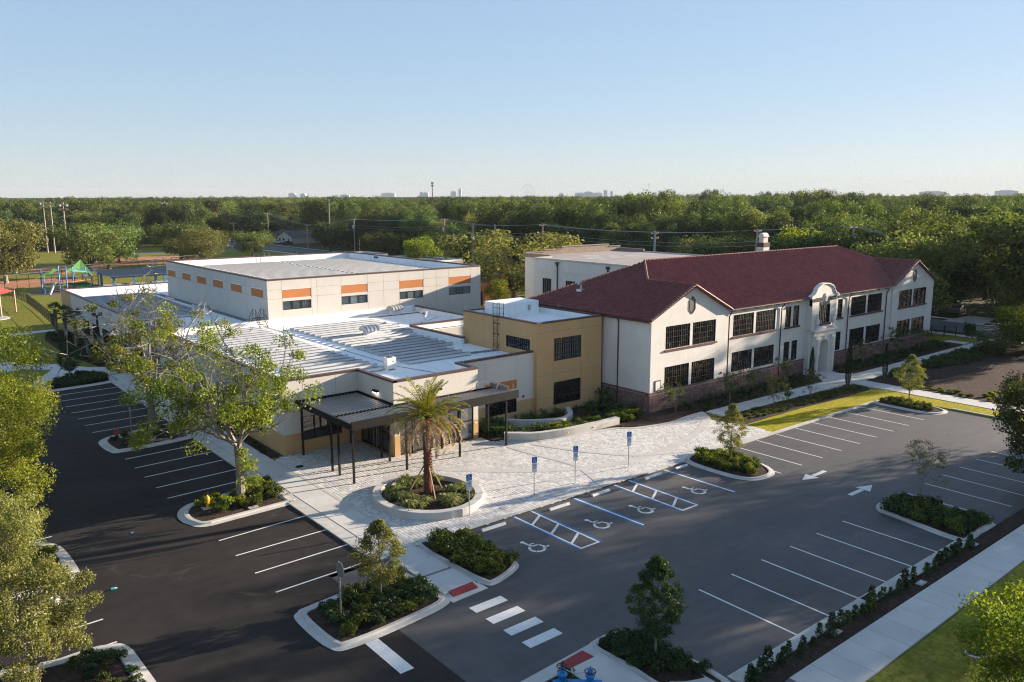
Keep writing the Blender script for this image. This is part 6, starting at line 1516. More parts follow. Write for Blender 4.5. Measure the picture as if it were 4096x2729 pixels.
fill([(42.2,47.6),(44.0,47.0),(47.5,46.9),(48.6,47.4),(47.2,49.2),(44,49.0)], 30, 'leafy shrub between the two seat walls', 'shrubs between the seat walls', (1,0,3), (.7,1.05), 1.1, 13, .1, .5)
fill([(49.6,46.6),(52.4,46.4),(52.8,48.2),(50.2,48.4)], 13, 'pale spotted shrub by the end of the long seat wall', 'pale shrubs by the seat wall end', (3,1), (.8,1.15), 1.15, 14, .08, .5)
fill_stuff([(57.8,40.2),(66,40.0),(78,39.6),(79,40.6),(77.5,41.2),(66,41.9),(58.5,41.8)], 90, 'flower_bed_cover', 'low green planting filling the flower bed along the front walk', (1,3,0), (.40,.65), .75, 15, .06, .5)
fill_stuff([(58,44.7),(78,44.5),(79,46.6),(58,46.3)], 51, 'window_bed_shrubbery', 'dark low shrubbery under the school windows left of the portal', (2,0), (.45,.75), .9, 16, .06, .8)
fill_stuff([(84.2,44.8),(110,44.7),(110,46.7),(84,46.8)], 69, 'east_bed_shrubbery', 'dark shrubbery under the school windows right of the portal', (2,2,0), (.6,1.15), 1, 17, .06, .9)
fill_stuff([(85.5,41.4),(110,41.8),(110,38.0),(98,38.5),(92,40.6),(86,40.3)], 66, 'garden_shrubbery', 'dark spreading shrubbery at the back of the mulch garden', (2,2,0), (.8,1.35), .9, 18, .06, .8)
fill([(82.4,36),(84.6,38),(83.6,32.5),(82.4,31)], 12, 'bright low shrub at the edge of the mulch garden by the walk', 'bright low shrubs by the mulch garden walk', (3,1), (.55,.8), .85, 19, .06, .7)
fill_stuff([(82.4,29.5),(95,27),(96,29.4),(84,31)], 24, 'garden_front_cover', 'bright low planting in the front row of the mulch garden', (3,1), (.5,.75), .8, 20, .06, .7)
fill_stuff([(19.9,112),(21.4,102.5),(23.1,101.5),(23.1,132),(21.2,132),(20.2,126)], 84, 'wing_shrubbery', 'dark low shrubbery along the wing wall under the cabbage palms', (2,), (.8,1.2), .8, 21, .05, .9)
fill_stuff([(22.75,58),(23.4,58),(23.4,95),(22.8,95)], 39, 'wing_strip_shrubbery', 'narrow strip of low dark shrubbery at the foot of the wing', (2,), (.5,.7), 1.0, 22, .06, 1.0)
# slim upright shrubs along the kerb
up_s = []
for i in range(3):
    rs = np.random.RandomState(140+i); t = thing('upright_shrub', 'x', 'shrub'); n = 240; z = rs.rand(n); a = rs.rand(n)*6.28; q = .17*(1-.6*z)*rs.rand(n)**.4; P = np.stack([q*np.cos(a), q*np.sin(a), .05+.8*z], 1)
    link('foliage', quads_mesh('foliage', leaves(P, unit(rs.normal(size=(n,3))+np.array((0,0,.3))), .10, rs, .45), MAT['leaf_dark'], rs.rand(n)), t); up_s.append(t)
rs = np.random.RandomState(6)
for i in range(44):
    q_ = .65+.75*rs.rand()
    place(up_s[i % 3], USED, (26.0+i*.475+rs.normal()*.14, 16.92+rs.normal()*.13, .06), rs.rand()*6, (q_*1.3,q_*1.3,q_*(.5+.4*rs.rand())), 'slim upright shrub in the row along the car park kerb', 'slim shrubs along the car park kerb')
place(shr[2], USED, (117.7,45.6,0), 0, (1.5,1.5,4.0), 'tall columnar green bush by the street fence', 'columnar bush')
# cabbage palms
def fan_palm(seed):
    rs = np.random.RandomState(seed); t = thing('cabbage_palm', 'x', 'palm tree'); g = MB(); g.tube([(0,0,-.1),(.03,0,1.8),(0,0,3.4)], [.20,.17,.22], 9); g.build('trunk', MAT['bark_pale'], t)
    V = []; 
    for i in range(70):
        z = .4+3.0*i/70; a = i*2.4; o = np.array((math.cos(a), math.sin(a), 0)); s = np.array((-o[1],o[0],0))*.06; p = o*.17+np.array((0,0,z)); V.append([p-s, p+s, p+s*.4+o*.14+np.array((0,0,.22)), p-s*.4+o*.14+np.array((0,0,.22))])
    link('boots', quads_mesh('boots', V, MAT['bark_pale']), t); L = []
    for i in range(26):
        az = i*2.4; el = R(70-115*i/26); d = np.array((math.cos(az)*math.cos(el), math.sin(az)*math.cos(el), math.sin(el))); b = np.array((0,0,3.4)); c = b+d*.75; s = unit(np.cross(d, np.array((0,0,1.0)))); u = np.cross(s, d)
        for k in range(15):
            f = R(-75+150*k/14); e = c+(d*math.cos(f)+s*math.sin(f))*.62*(1-.15*abs(f))-np.array((0,0,.10))*abs(f); w = (s*math.cos(f)-d*math.sin(f))*.035; m_ = c*.45+e*.55
            L.append([c, m_+w, e, m_-w])
        L.append([b-s*.02, b+s*.02, c+s*.015, c-s*.015])
    link('fronds', quads_mesh('fronds', L, MAT['leaf_dark'], np.full(len(L), .5)), t); return t
fp_ = fan_palm(5)
for x, y, s, lab in ((21.55,128.9,1.05,'farthest of the cabbage palms along the wing wall'),(21.7,123.4,1.08,'second cabbage palm from the fence end of the wing'),(21.5,116.0,1.16,'tallest cabbage palm, beside the first wing window'),(21.35,108.9,.82,'short cabbage palm beside the dark lamp pole'),(21.7,103.6,.72,'shortest cabbage palm, nearest the car park'),(22.1,97.5,.8,'cabbage palm behind the twiggy tree by the wing')): place(fp_, USED, (x,y,0), x*y, s, lab, 'cabbage palms along the wing wall')
# ------------------------------------------------------------------ big street oaks on the right and front: in view at the edge, and shading the car park
leafy('dark oak branch mass reaching in over the right end of the sidewalk', (58.6,16.6,0), 8.2, 3.9, 201, 'leaf_oak', 90, 230, .19, .9, .2, 'bark')
leafy('big dark oak beyond the right end of the car park', (88,12.5,0), 17.5, 9.6, 202, 'leaf_oak', 110, 190, .34, 3.0, .17, 'bark')
leafy('sunny yellow-green shrub tree in the bottom right lawn', (33.4,9.3,0), 4.3, 2.7, 203, 'leaf_bright', 64, 260, .14, .3, .24, 'bark')

# ------------------------------------------------------------------ street, park, neighbourhood
g = MB(); g.poly([(121.5,-80,-.01),(131,-80,-.01),(133,150,-.01),(131,420,-.01),(121,420,-.01),(122.5,150,-.01)]); st = struct('street', g, MAT['asphalt_street'])
g = MB(); g.poly([(118.0,-80,.0),(119.6,-80,.0),(119.8,420,.0),(118.2,420,.0)]); struct('street_sidewalk', g, MAT['slab'])
g = MB(); g.poly([(133.4,-80,.0),(134.6,-80,.0),(135.4,420,.0),(134.2,420,.0)]); struct('far_sidewalk', g, MAT['slab'])
g = MB(); g.poly([(131,49,-.005),(140,50.5,-.005),(140,54.5,-.005),(131.3,55,-.005)]); struct('driveway', g, MAT['slab'])
g = MB(); g.poly([(60,298,-.015),(121,294,-.015),(121,303,-.015),(60,308,-.015)]); struct('side_road', g, MAT['asphalt_street'])
g = MB(); g.poly([(10,198,-.02),(30,204,-.02),(45,212,-.02),(40,222,-.02),(10,222,-.02)]); g.poly([(42,232,-.02),(58,249,-.02),(84,256,-.02),(96,276,-.02),(70,286,-.02),(44,262,-.02),(30,246,-.02)]); struct('clay_court', g, MAT['clay'])
g = MB(); g.poly([(26.8,187,-.02),(29,197,-.02),(42,198,-.02),(41,182,-.02),(32,177,-.02)]); struct('play_surface', g, mat('play_chips', (.20,.14,.085), .95, .2, 1, 12, .2))
g = MB(); g.poly([(40,183,-.02),(59,183,-.02),(59,199,-.02),(40,199,-.02)]); struct('pavilion_pad', g, MAT['concrete'])
g = MB(); g.lathe(10.8,107.5,[(3.6,-.02),(3.6,.06),(3.3,.07)],32); o = struct('round_walk', g, MAT['slab'])

# playground
pg = thing('playground', 'blue post playground with climbing frames under green shade sails', 'playground', (33, 188, 0))
posts = [(29.7,185.9,3.2),(30.2,191.5,4.6),(33.6,184.6,5.4),(32.5,186,5.6),(33.9,193.5,4.9),(35.4,188.0,5.0),(37.3,196.9,5.0),(38.3,190.5,4.8),(39.0,197,5.2),(41.0,192,3.0)]
for x, y, h in posts: g = MB(); g.tube([(x,y,0),(x,y,h)], .11, 6); g.build('post', MAT['blue_play'], pg)
for pts in ([(29.7,185.9,3.2),(30.2,187,3.7),(32.5,186,3.9)],[(35.4,188,4.2),(38,189.5,3.9),(39.4,190.8,3.2),(39.6,190.9,0)],[(38,196,4.2),(40.4,193,3.9),(41.0,192,3.0)]): g = MB(); g.tube(pts, .11, 6); g.build('arch_bar', MAT['blue_play'], pg)
def sail(pts, m, nm, sag=.5):
    g = MB(); c = np.mean(np.array(pts), 0)-np.array((0,0,sag)); k = len(pts)
    for i in range(k):
        a, b = np.array(pts[i]), np.array(pts[(i+1)%k]); m1 = (a+b)/2*.88+c*.12
        g.poly([a, m1, c]); g.poly([m1, b, c])
    return g.build(nm, MAT[m], pg, True) if nm == 'green_sail' else g
sail([(27.6,184.2,3.2),(31.8,186.5,5.1),(34.2,192.5,4.4)], 'green_sail', 'green_sail'); sail([(33.5,186,4.2),(38.8,196.5,6.0),(39.6,189.8,3.4)], 'green_sail', 'green_sail'); sail([(33.2,189,5.2),(38.5,194,4.9),(43,199,4.7)], 'green_sail', 'green_sail', .2)
for (x0,y0,x1,y1,z) in ((30.2,186.5,33.2,190.5,1.6),(34.5,187,38.5,191,1.4),(33.6,192,37.0,196,2.2)): g = MB(); g.box(x0,y0,z,x1,y1,z+.12); g.build('platform', MAT['dark_metal'], pg)
g = MB(); g.box(35.6,187.0,.2,38.2,187.15,1.5); g.build('green_panel', mat('green_plastic', (.03,.24,.05), .5), pg)
g = MB(); g.tube([(34.8,186.8,2.0),(36.5,186.9,2.2),(38.4,187.2,2.0),(40,188,2.2)], .09, 6); g.build('yellow_rail', MAT['yellow'], pg)
g = MB(); 
for i in range(6): g.tube([(29.9,185.9+.02*i,.3+.5*i),(33,184.8,.2+.45*i)], .05, 4)
g.tube([(30.4,184.9,0),(31.6,185.4,2.4)], .25, 6); g.build('climbing_frame', MAT['steel'], pg)
pv = thing('picnic_pavilion', 'open pavilion with dark ribbed metal roof and blue posts behind the wing', 'pavilion', (49, 191, 0))
for x, y in ((42.6,185.6),(51.0,185.6),(56.0,185.6),(42.6,196.5),(49.5,196.5),(56.0,196.5)): g = MB(); g.box(x-.22,y-.22,0,x+.22,y+.22,3.0); g.build('post', MAT['blue_play'], pv)
g = MB(); g.box(41.9,185.3,2.45,56.4,185.55,2.85); g.box(41.9,196.4,2.55,56.4,196.6,2.95); g.build('beam', MAT['blue_play'], pv)
g = MB(); g.poly([(41.2,184,2.95),(57.2,184,2.95),(57.2,198.2,3.35),(41.2,198.2,3.35)]); g.poly([(41.2,184,2.83),(57.2,184,2.83),(57.2,184,2.95),(41.2,184,2.95)]); g.build('roof_sheet', MAT['pavil_roof'], pv)
for i in range(27): r_ = MB(); x = 41.3+i*.61; r_.poly([(x,184,2.96),(x+.06,184,3.05),(x+.06,198.2,3.45),(x,198.2,3.36)]); r_.poly([(x+.06,184,3.05),(x+.12,184,2.96),(x+.12,198.2,3.36),(x+.06,198.2,3.45)]); r_.build('standing_seam', MAT['pavil_roof'], pv)
for x, y in ((46,190),(51.5,191.5)):
    t = thing('picnic_table', 'dark picnic table under the pavilion roof, '+('nearer the playground' if x < 50 else 'nearer the gymnasium'), 'table', (x,y,0)); g = MB(); g.box(x-.9,y-.4,.72,x+.9,y+.4,.78); g.build('table_top', MAT['dark_metal'], t); g = MB(); g.box(x-.9,y-.85,.42,x+.9,y-.6,.46); g.box(x-.9,y+.6,.42,x+.9,y+.85,.46); g.build('bench', MAT['dark_metal'], t); g = MB(); g.box(x-.06,y-.6,0,x+.06,y+.6,.72); g.build('leg', MAT['dark_metal'], t)
rsail = thing('red_shade_sail', 'red shade sail on tan posts at the left edge of the lawn', 'shade sail', (18, 155, 0))
for x, y, h in ((20.95,160.0,3.7),(18.1,154.4,3.8),(14.5,157,3.8),(17.5,164,4.5)): g = MB(); g.tube([(x,y,0),(x,y,h)], .14, 6); g.build('post', mat('tan_post', (.45,.33,.24), .7), rsail)
g = MB(); P4 = [(20.95,160,3.6),(18.1,154.4,3.7),(13.8,157,3.8),(17.3,164,4.4)]; c = (17.0,158.5,5.0)
for i in range(4): g.poly([P4[i], P4[(i+1)%4], c])
g.build('sail', MAT['red_sail'], rsail); g = MB(); g.lathe(16.2,153.5,[(3.0,-.03),(3.0,.04),(2.85,.05)],24); g.build('ground_ring', MAT['concrete'], rsail); g = MB(); g.lathe(16.2,153.5,[(2.8,.03),(.1,.055)],24); g.build('ring_surface', MAT['mulch'], rsail)
# chain link fence round the ball court
cf = thing('court_fence', 'tall dark chain link fence along the orange clay court', 'fence', (40, 205, 0)); fp = [(22,197.5),(32,204),(44,212),(60,226),(76,236)]
for (a, b) in zip(fp, fp[1:]):
    n = max(1, round(math.dist(a,b)/3)); 
    for i in range(n): p = Vector(a).lerp(Vector(b), i/n); g = MB(); g.tube([(p.x,p.y,0),(p.x,p.y,3.2)], .06, 4); g.build('fence_post', MAT['black_metal'], cf)
    g = MB()
    for z in (.1,1.2,3.1): g.tube([(*a,z),(*b,z)], .04, 3)
    g.build('fence_rail', MAT['black_metal'], cf)
# houses across the street and buildings beyond the school
def house(name, label, x0, y0, x1, y1, h, rh, wallm, roofm, axis='x', wins=()):
    hs = thing(name, label, 'house', ((x0+x1)/2, (y0+y1)/2, 0)); g = MB(); g.box(x0,y0,0,x1,y1,h)
    e = .5
    if axis == 'y':
        m_ = (x0+x1)/2; 
        for y in (y0, y1): g.poly([(x0,y,h),(x1,y,h),(m_,y,h+rh)])
        r_ = [[(x0-e,y0-e,h-.1),(m_,y0-e,h+rh+.1),(m_,y1+e,h+rh+.1),(x0-e,y1+e,h-.1)],[(m_,y0-e,h+rh+.1),(x1+e,y0-e,h-.1),(x1+e,y1+e,h-.1),(m_,y1+e,h+rh+.1)]]
    else:
        m_ = (y0+y1)/2
        for x in (x0, x1): g.poly([(x,y0,h),(x,y1,h),(x,m_,h+rh)])
        r_ = [[(x0-e,y0-e,h-.1),(x1+e,y0-e,h-.1),(x1+e,m_,h+rh+.1),(x0-e,m_,h+rh+.1)],[(x0-e,m_,h+rh+.1),(x1+e,m_,h+rh+.1),(x1+e,y1+e,h-.1),(x0-e,y1+e,h-.1)]]
    g.build('wall', MAT[wallm], hs); rr = MB(); [rr.poly(q) for q in r_]; rr.build('roof', MAT[roofm], hs)
    for fc, u0, u1, z0, z1 in wins:
        w = MB(); f_ = Face('x', x0) if fc == 'w' else Face('y', y0); f_.box(w, u0, u1, -.06, .02, z0, z1); wo = w.build('window', MAT['sign_white'], hs); w = MB(); f_.box(w, u0+.1, u1-.1, -.09, -.061, z0+.1, z1-.1); w.build('pane', MAT['glass'], wo)
    return hs
MAT['shingle'] = mat('grey_shingle', (.105,.095,.09), .95, .2, 1, 8, .15); MAT['shingle_b'] = mat('brown_shingle', (.12,.08,.07), .95, .2, 1, 8, .15); MAT['cream'] = mat('cream_siding', (.58,.50,.42), .9); MAT['pink'] = mat('pink_siding', (.60,.42,.36), .9)
house('gable_house', 'cream single-storey house with a grey gable roof across the street', 143.5,322,156,336, 2.8, 2.2, 'cream', 'shingle', 'x', (('w',324,325.6,1,2.2),('w',329,331,1,2.2),('w',333,334.4,.1,2.2)))
house('gable_house', 'pink single-storey house behind the cream one', 146,340,158,352, 2.8, 2.0, 'pink', 'shingle', 'y', (('w',342,343.5,1,2.2),('w',347,349,1,2.2)))
house('gable_house', 'brown-roofed house half hidden in the trees beyond the bright round tree', 150,226,161,238, 2.8, 2.0, 'cream', 'shingle_b', 'x', (('w',228,229.5,1,2.2),))
house('gable_house', 'grey-roofed house deep in the trees past the concrete poles', 172,262,184,272, 2.8, 2.2, 'cream', 'shingle', 'y', (('w',264,266,1,2.2),))
def flat_block(label, x0, y0, x1, y1, h, m):
    b = thing('flat_building', label, 'building', ((x0+x1)/2,(y0+y1)/2,0)); g = MB(); g.box(x0,y0,0,x1,y1,h); g.build('wall', MAT[m], b); a_ = MB(); c_ = MB(); parapet(a_, c_, x0, y0, x1, y1, h+.5, h, .25, .12); a_.build('parapet', MAT['white_roof'], b); c_.build('coping', MAT['coping'], b)
    w = MB()
    for k in range(3): w.box(x0-.03,y0+2+k*5,1,x0-.0,y0+4+k*5,2.2)
    w.build('window', MAT['glass'], b); d = MB(); d.box(x0+.3,y0+.3,h,x1-.3,y1-.3,h+.05); d.build('roof', MAT['grey_walk'], b)
flat_block('low flat-roofed school building just behind the gymnasium', 101,156,112,176, 4.4, 'cream'); flat_block('small flat-roofed school building farthest behind the gymnasium', 100,182,107,193, 4.6, 'cream')
rb = thing('orange_annex', 'orange-red single-storey annex between the gymnasium and the big oak', 'building', (90,118,0)); g = MB(); Face('y', 115).wall(g, 85.5, 92.5, 0, 4.2, [(86.0,86.8,.1,2.6)]); Face('x', 85.5).wall(g, 115, 126, 0, 4.2); g.box(85.6,115.2,4.1,92.4,125.9,4.2); Face('x', 92.5, -1).wall(g, 115,126,0,5.0); g.build('wall', MAT['rust'], rb); g = MB(); g.box(86.0,115.1,.1,86.8,115.2,2.6); g.build('door', MAT['interior'], rb); g = MB(); g.box(85.4,114.9,4.2,92.6,126.1,4.4); g.build('roof_edge', MAT['coping'], rb)
# vehicles parked at the cream house and across the street
def car(x, y, rz, m, label):
    c = thing('parked_car', label, 'car', (0,0,0), 'cars parked across the street'); g = MB()
    sec = [(-2.2,.35,.75),(-2.1,.3,.95),(-1.2,.3,1.0),(-.7,.3,1.42),(.7,.3,1.45),(1.3,.3,1.0),(2.1,.3,.85),(2.2,.35,.65)]
    for (a,b,h),(a2,b2,h2) in zip(sec, sec[1:]):
        wt = .85 if max(h,h2) < 1.1 else .72; g.poly([(a,-.85,b),(a2,-.85,b2),(a2,-wt,h2),(a,-wt,h)]); g.poly([(a2,.85,b2),(a,.85,b),(a,wt,h),(a2,wt,h2)]); g.poly([(a,-wt,h),(a2,-wt,h2),(a2,wt,h2),(a,wt,h)])
    for a,b,h in (sec[0], sec[-1]): g.poly([(a,-.85,b),(a,.85,b),(a,.85,h),(a,-.85,h)])
    g.build('body', mat('car_paint', m, .35, spec=.5), c); w = MB()
    for s in (-1, 1): w.poly([(-.75,s*.80,1.0),(.95,s*.80,1.0),(.6,s*.735,1.38),(-.55,s*.735,1.36)])
    w.poly([(-1.18,-.7,1.02),(-1.18,.7,1.02),(-.74,.66,1.38),(-.74,-.66,1.38)]); w.poly([(1.28,-.7,1.03),(1.28,.7,1.03),(.76,.66,1.42),(.76,-.66,1.42)]); w.build('window', MAT['glass'], c)
    for a in (-1.35,1.35):
        for s in (-.82,.82): t = MB(); t.tube([(a,s-.1,.32),(a,s+.1,.32)], .32, 12); t.build('wheel', MAT['black_metal'], c)
    c.location = (x,y,0); c.rotation_euler = (0,0,rz)
car(140.2,329.5,.1,(.55,.56,.58),'pale car parked before the cream house'); car(140.6,320,.05,(.05,.06,.08),'dark car parked right of the cream house'); car(141.5,349,.1,(.65,.66,.68),'white car parked beside the pink house'); car(141.5,57.0,.2,(.10,.11,.12),'dark car in the shaded driveway past the school end')
# ------------------------------------------------------------------ poles and wires
def upole(x, y, h, label, m='timber', arms=1, lamp=False, tr=False, lean=0):
    p_ = thing('utility_pole', label, 'utility pole', (x,y,0), 'utility poles along the street'); g = MB(); g.tube([(x,y,-.2),(x+lean,y,h)], [.24,.17] if m == 'timber' else [.34,.24], 7); g.build('pole', MAT[m], p_)
    for k in range(arms):
        z = h-.5-1.1*k; g = MB(); g.box(x+lean-1.2,y-.06,z,x+lean+1.2,y+.06,z+.14); g.build('crossarm', MAT['timber'], p_)
        for dx in (-1.1,0,1.1): g = MB(); g.lathe(x+lean+dx,y,[(.06,z+.14),(.08,z+.25),(.03,z+.36)],6); g.build('insulator', MAT['sign_white'], p_)
    if lamp: g = MB(); g.tube([(x,y,h*.62),(x-1.4,y,h*.66),(x-2.4,y,h*.66)], .05, 4); g.box(x-3.0,y-.15,h*.645,x-2.3,y+.15,h*.675); g.build('street_lamp_arm', MAT['steel'], p_)
    if tr: g = MB(); g.lathe(x-.35,y,[(.25,h*.68),(.27,h*.7),(.27,h*.78),(.1,h*.8)],10); g.build('transformer', MAT['steel'], p_)
    return p_
UP = [(139.0,335,12.7),(136.6,292,9.0),(139.4,260,11.8),(140.3,205,12.8),(141.2,191.5,11.6),(141.6,181.7,11.5),(142.5,162.5,12.2),(140.5,122,11.5),(135.5,92.6,13.0),(141.5,76,14.0),(142.0,62.8,11.5)]
lab = ['timber pole with a lamp arm beside the cream house','thin timber pole right of the cream house','timber pole with transformer and lamp arm behind the gymnasium','tall timber pole with transformer left of the concrete poles','thick pale concrete pole, nearer of the pair','pale concrete pole, farther of the pair by the oak','bare timber pole above the spreading oak','pale pole with two crossarms behind the assembly hall','leaning pole beside the school chimney','pole with wires above the ridge end of the red roof','pole behind the far gable of the red roof']
for i, ((x,y,h), l) in enumerate(zip(UP, lab)): upole(x, y, h, l, 'conc_pole' if i in (4,5,7) else 'timber', 2 if i == 7 else 1 if i not in (4,5) else 0, i in (0,2,3), i in (2,3), .9 if i == 8 else 0)
for k, (dx, dz) in enumerate(((-1.0,-.2),(0,-.2),(1.0,-.2),(0,-2.4),(0,-3.2))):
    for i in range(len(UP)-1):
        (x0,y0,h0),(x1,y1,h1) = UP[i], UP[i+1]; w = thing('overhead_wire', 'thin sagging wire of the line along the street between its poles', 'wire', (x0,y0,h0), 'overhead wires along the street'); g = MB()
        L = math.dist((x0,y0),(x1,y1)); g.tube([(x0+dx+(x1-x0)*t, y0+(y1-y0)*t, h0+dz+(h1-h0)*t-L*.02*4*t*(1-t)*.5) for t in np.linspace(0,1,9)], .04, 3, False); g.build('cable', MAT['wire'], w)
for x, y, h, l in ((152,300,9.5,'thin bare pole in the trees beyond the side road'),(176,330,10,'thin pole in the trees right of the cream house'),(100,330,9,'thin pole in the trees above the park'),(118,318,9.5,'thin pole with a box left of the cream house')): upole(x, y, h, l, 'timber', 1)
def flood(x, y, h, n, label):
    p_ = thing('floodlight_pole', label, 'floodlight', (x,y,0), 'sports floodlight poles'); g = MB(); g.tube([(x,y,0),(x,y,h)], [.28,.16], 7); g.build('pole', MAT['timber'], p_)
    for k in range(n):
        dx = (k % 2-.5)*1.8; z = h-.5-1.3*(k//2); g = MB(); g.tube([(x+dx,y-.5,z-.2),(x+dx,y-.25,z)], [.62,.3], 8); g.build('lamp', MAT['steel'], p_)
    g = MB(); g.box(x-1.4,y-.06,h-.7,x+1.4,y+.06,h-.55); g.build('crossarm', MAT['steel'], p_)
flood(54.6,328,18,4,'tan floodlight pole, left of the close pair above the park'); flood(55.8,322,17.8,2,'tan floodlight pole, right of the close pair above the park'); flood(51,275,17.8,4,'tan floodlight pole above the big park oak'); flood(103,354,17.6,4,'floodlight pole rising from the trees above the gymnasium corner'); flood(132.7,265.4,18.4,2,'tall floodlight pole behind the gymnasium roof'); flood(36,300,17.5,4,'floodlight pole at the left edge above the twiggy tree')
for x, y, h in ((129.2,264.6,3.2),(132,266,3.6),(131,241,5.4)):
    p_ = thing('lamp_post', 'small lamp post behind the gymnasium, '+('shortest' if h < 3.4 else 'second' if h < 4 else 'tall one beside the bright tree'), 'lamp', (x,y,0)); g = MB(); g.tube([(x,y,0),(x,y,h)], .09, 5); g.build('post', MAT['timber'], p_); g = MB(); g.box(x-.5,y-.2,h,x+.3,y+.2,h+.15); g.build('head', MAT['steel'], p_)
tw_ = thing('cell_tower', 'tall dark cell tower with antenna rings on the skyline', 'tower', (771,1160,0)); g = MB(); g.tube([(771,1160,0),(771,1160,43)], [.9,.5], 8); g.build('mast', MAT['dark_metal'], tw_)
for z in (42,37.5):
    g = MB()
    for k in range(9): a = k*.698; g.box(771+1.9*math.cos(a)-.25,1160+1.9*math.sin(a)-.25,z-1.2,771+1.9*math.cos(a)+.25,1160+1.9*math.sin(a)+.25,z+1.4)
    g.tube([(771+1.9*math.cos(k*.698),1160+1.9*math.sin(k*.698),z) for k in range(10)], .12, 4); g.build('antenna_ring', MAT['dark_metal'], tw_)

# ------------------------------------------------------------------ trees of the park and the neighbourhood
PR = [tree_proto('oak_tree', 'x', 12, 7.5, 301, 'leaf_oak', 44, 210, .46, 'bark', .16, .27, .75), tree_proto('oak_tree', 'x', 15, 7.0, 302, 'leaf_oak', 46, 220, .48, 'bark', .18, .27, .8), tree_proto('oak_tree', 'x', 18, 7.5, 303, 'leaf_oak', 52, 220, .50, 'bark', .2, .26, .85),
      tree_proto('broad_tree', 'x', 9, 5.0, 304, 'leaf_bright', 40, 190, .34, 'bark', .16, .30, .8), tree_proto('broad_tree', 'x', 14, 5.5, 305, 'leaf_dark', 46, 200, .42, 'bark', .18, .29, .9), tree_proto('broad_tree', 'x', 12, 6.5, 306, 'leaf_olive', 46, 210, .38, 'bark_pale', .16, .26, .8)]
BH = [12,15,18,9,14,12]; BRd = [7.5,7,7.5,5,5.5,6.5]
def tree(k, x, y, h, r, label, group):
    place(PR[k], USED, (x,y,-.05), rnd.random()*6.28, (r/BRd[k], r/BRd[k], h/BH[k]), label, group)
EX = [(0,54,239,13.3,9.5,'broad park oak with visible limbs behind the playground'),(1,45.7,222,13.2,8.0,'dark park oak just left of the one with visible limbs'),(5,27,216,14.8,8.0,'big pale olive tree at the left edge above the red sail'),(0,79,258,12.5,9.0,'wide park tree above the gymnasium corner'),(5,80,242,10.6,9.0,'olive park tree right behind the gymnasium corner'),(0,101,257,9.2,6.5,'small park oak near the side road'),(0,62,262,12,8,'park tree between the floodlight poles and the pavilion'),
      (0,131,262,11.6,6.2,'tree standing against the tall floodlight pole'),(0,117,201,10.2,6.6,'dark round tree behind the flat school buildings'),(3,111,172,9.6,5.6,'bright yellow-green tree beside the flat school building'),(5,128,190,9.5,5.5,'olive tree behind the bright one'),(3,88.6,113.2,5.2,2.4,'bushy bright tree against the orange annex wall'),(5,96.8,118.4,13.2,12.2,'big spreading oak between gymnasium and assembly hall'),(3,118,115,6.4,3.2,'small bright tree behind the assembly hall roof'),
      (5,150,117,10.8,6.6,'round olive tree above the assembly hall'),(3,160,112,9.6,5.0,'bright tree right of the round olive one'),(3,146,90,13.6,5.8,'bright yellow-green tree above the red roof ridge'),(4,138,104,10,5,'dark tree left of the chimney'),(3,163,78,12,6,'bright tree behind the pole at the red roof end'),
      (1,118.6,55,14.5,8.0,'dark oak overhanging the far gable of the school'),(1,136,44,17.5,9.5,'tall dark oak across the street at the right'),(2,138,60,16.5,9,'tall oak across the street behind the far gable'),(0,143,74,14,8,'spreading oak across the street above the far gable'),(4,136,84,12.5,6.5,'dark tree across the street right of the roof end'),(3,111.6,36.0,6.4,4.6,'bright-topped bushy tree beyond the mulch garden'),(1,124,12,9.0,5.0,'dark tree at the right edge behind the mulch garden'),
      (2,136.5,40,18.0,8.0,'tall street oak at the right edge of the picture'),(5,138.5,42,10,6.5,'low olive tree across the street left of the tall dark oak'),(4,137.5,58.5,9.5,5.5,'low dark tree across the street beside the driveway'),(0,144,66,13,8,'round-crowned tree across the street past the driveway'),(5,141,50,11,5,'tree over the far end of the driveway across the street'),(0,107,38.5,3.2,2.6,'low spreading dark tree at the end of the mulch garden'),(2,132,31.5,19.6,7.2,'tall street oak just outside the right edge of the picture'),(2,86,5.5,17.5,7.2,'big oak in the street lawn right of the car park'),(2,108,4,17,8.5,'big oak on the corner south of the mulch garden')]
for k, x, y, h, r, l in EX: tree(k, x, y, h, r, l, None)
TX = [(x, y, r) for k, x, y, h, r, l in EX]
rs = np.random.RandomState(77)
Rm = np.array([[rt2.x,rt2.y,rt2.z],[up2.x,up2.y,up2.z],[fw.x,fw.y,fw.z]])
def view(x, y, z):
    c = Rm@np.array([x, y, z-CAM_H]); return c[0]/max(.01,c[2])*3247.8, c[1]/max(.01,c[2])*3247.8, c[2]
def allowed(x, y):
    if y < 335 and x < 147: return False
    if x < 137 and y < 372 and x > 112: return False
    if 137 <= x < 160 and 312 < y < 356: return False
    if 137 <= x < 162 and (48 < y < 64 or 224 < y < 240): return False
    if 170 <= x < 186 and 260 < y < 274: return False
    return True
KN = ['dark green oak','rounded oak','tall uneven oak','bright yellow-green tree','narrow dark tree','pale olive tree']
def where(x, y, d):
    u = view(x, y, 12)[0]+2048
    c = 'above the playground' if u < 450 else 'above the left end of the gymnasium' if u < 1000 else 'around the tall floodlight pole' if u < 1420 else 'behind the utility poles' if u < 1950 else 'behind the assembly hall' if u < 2500 else 'above the middle of the red roof' if u < 3000 else 'above the school portal' if u < 3400 else 'above the far gable' if u < 3800 else 'at the right edge'
    return ('near row' if d < 270 else 'middle row' if d < 370 else 'far row')+' of tree belt, '+c
GRID = {}
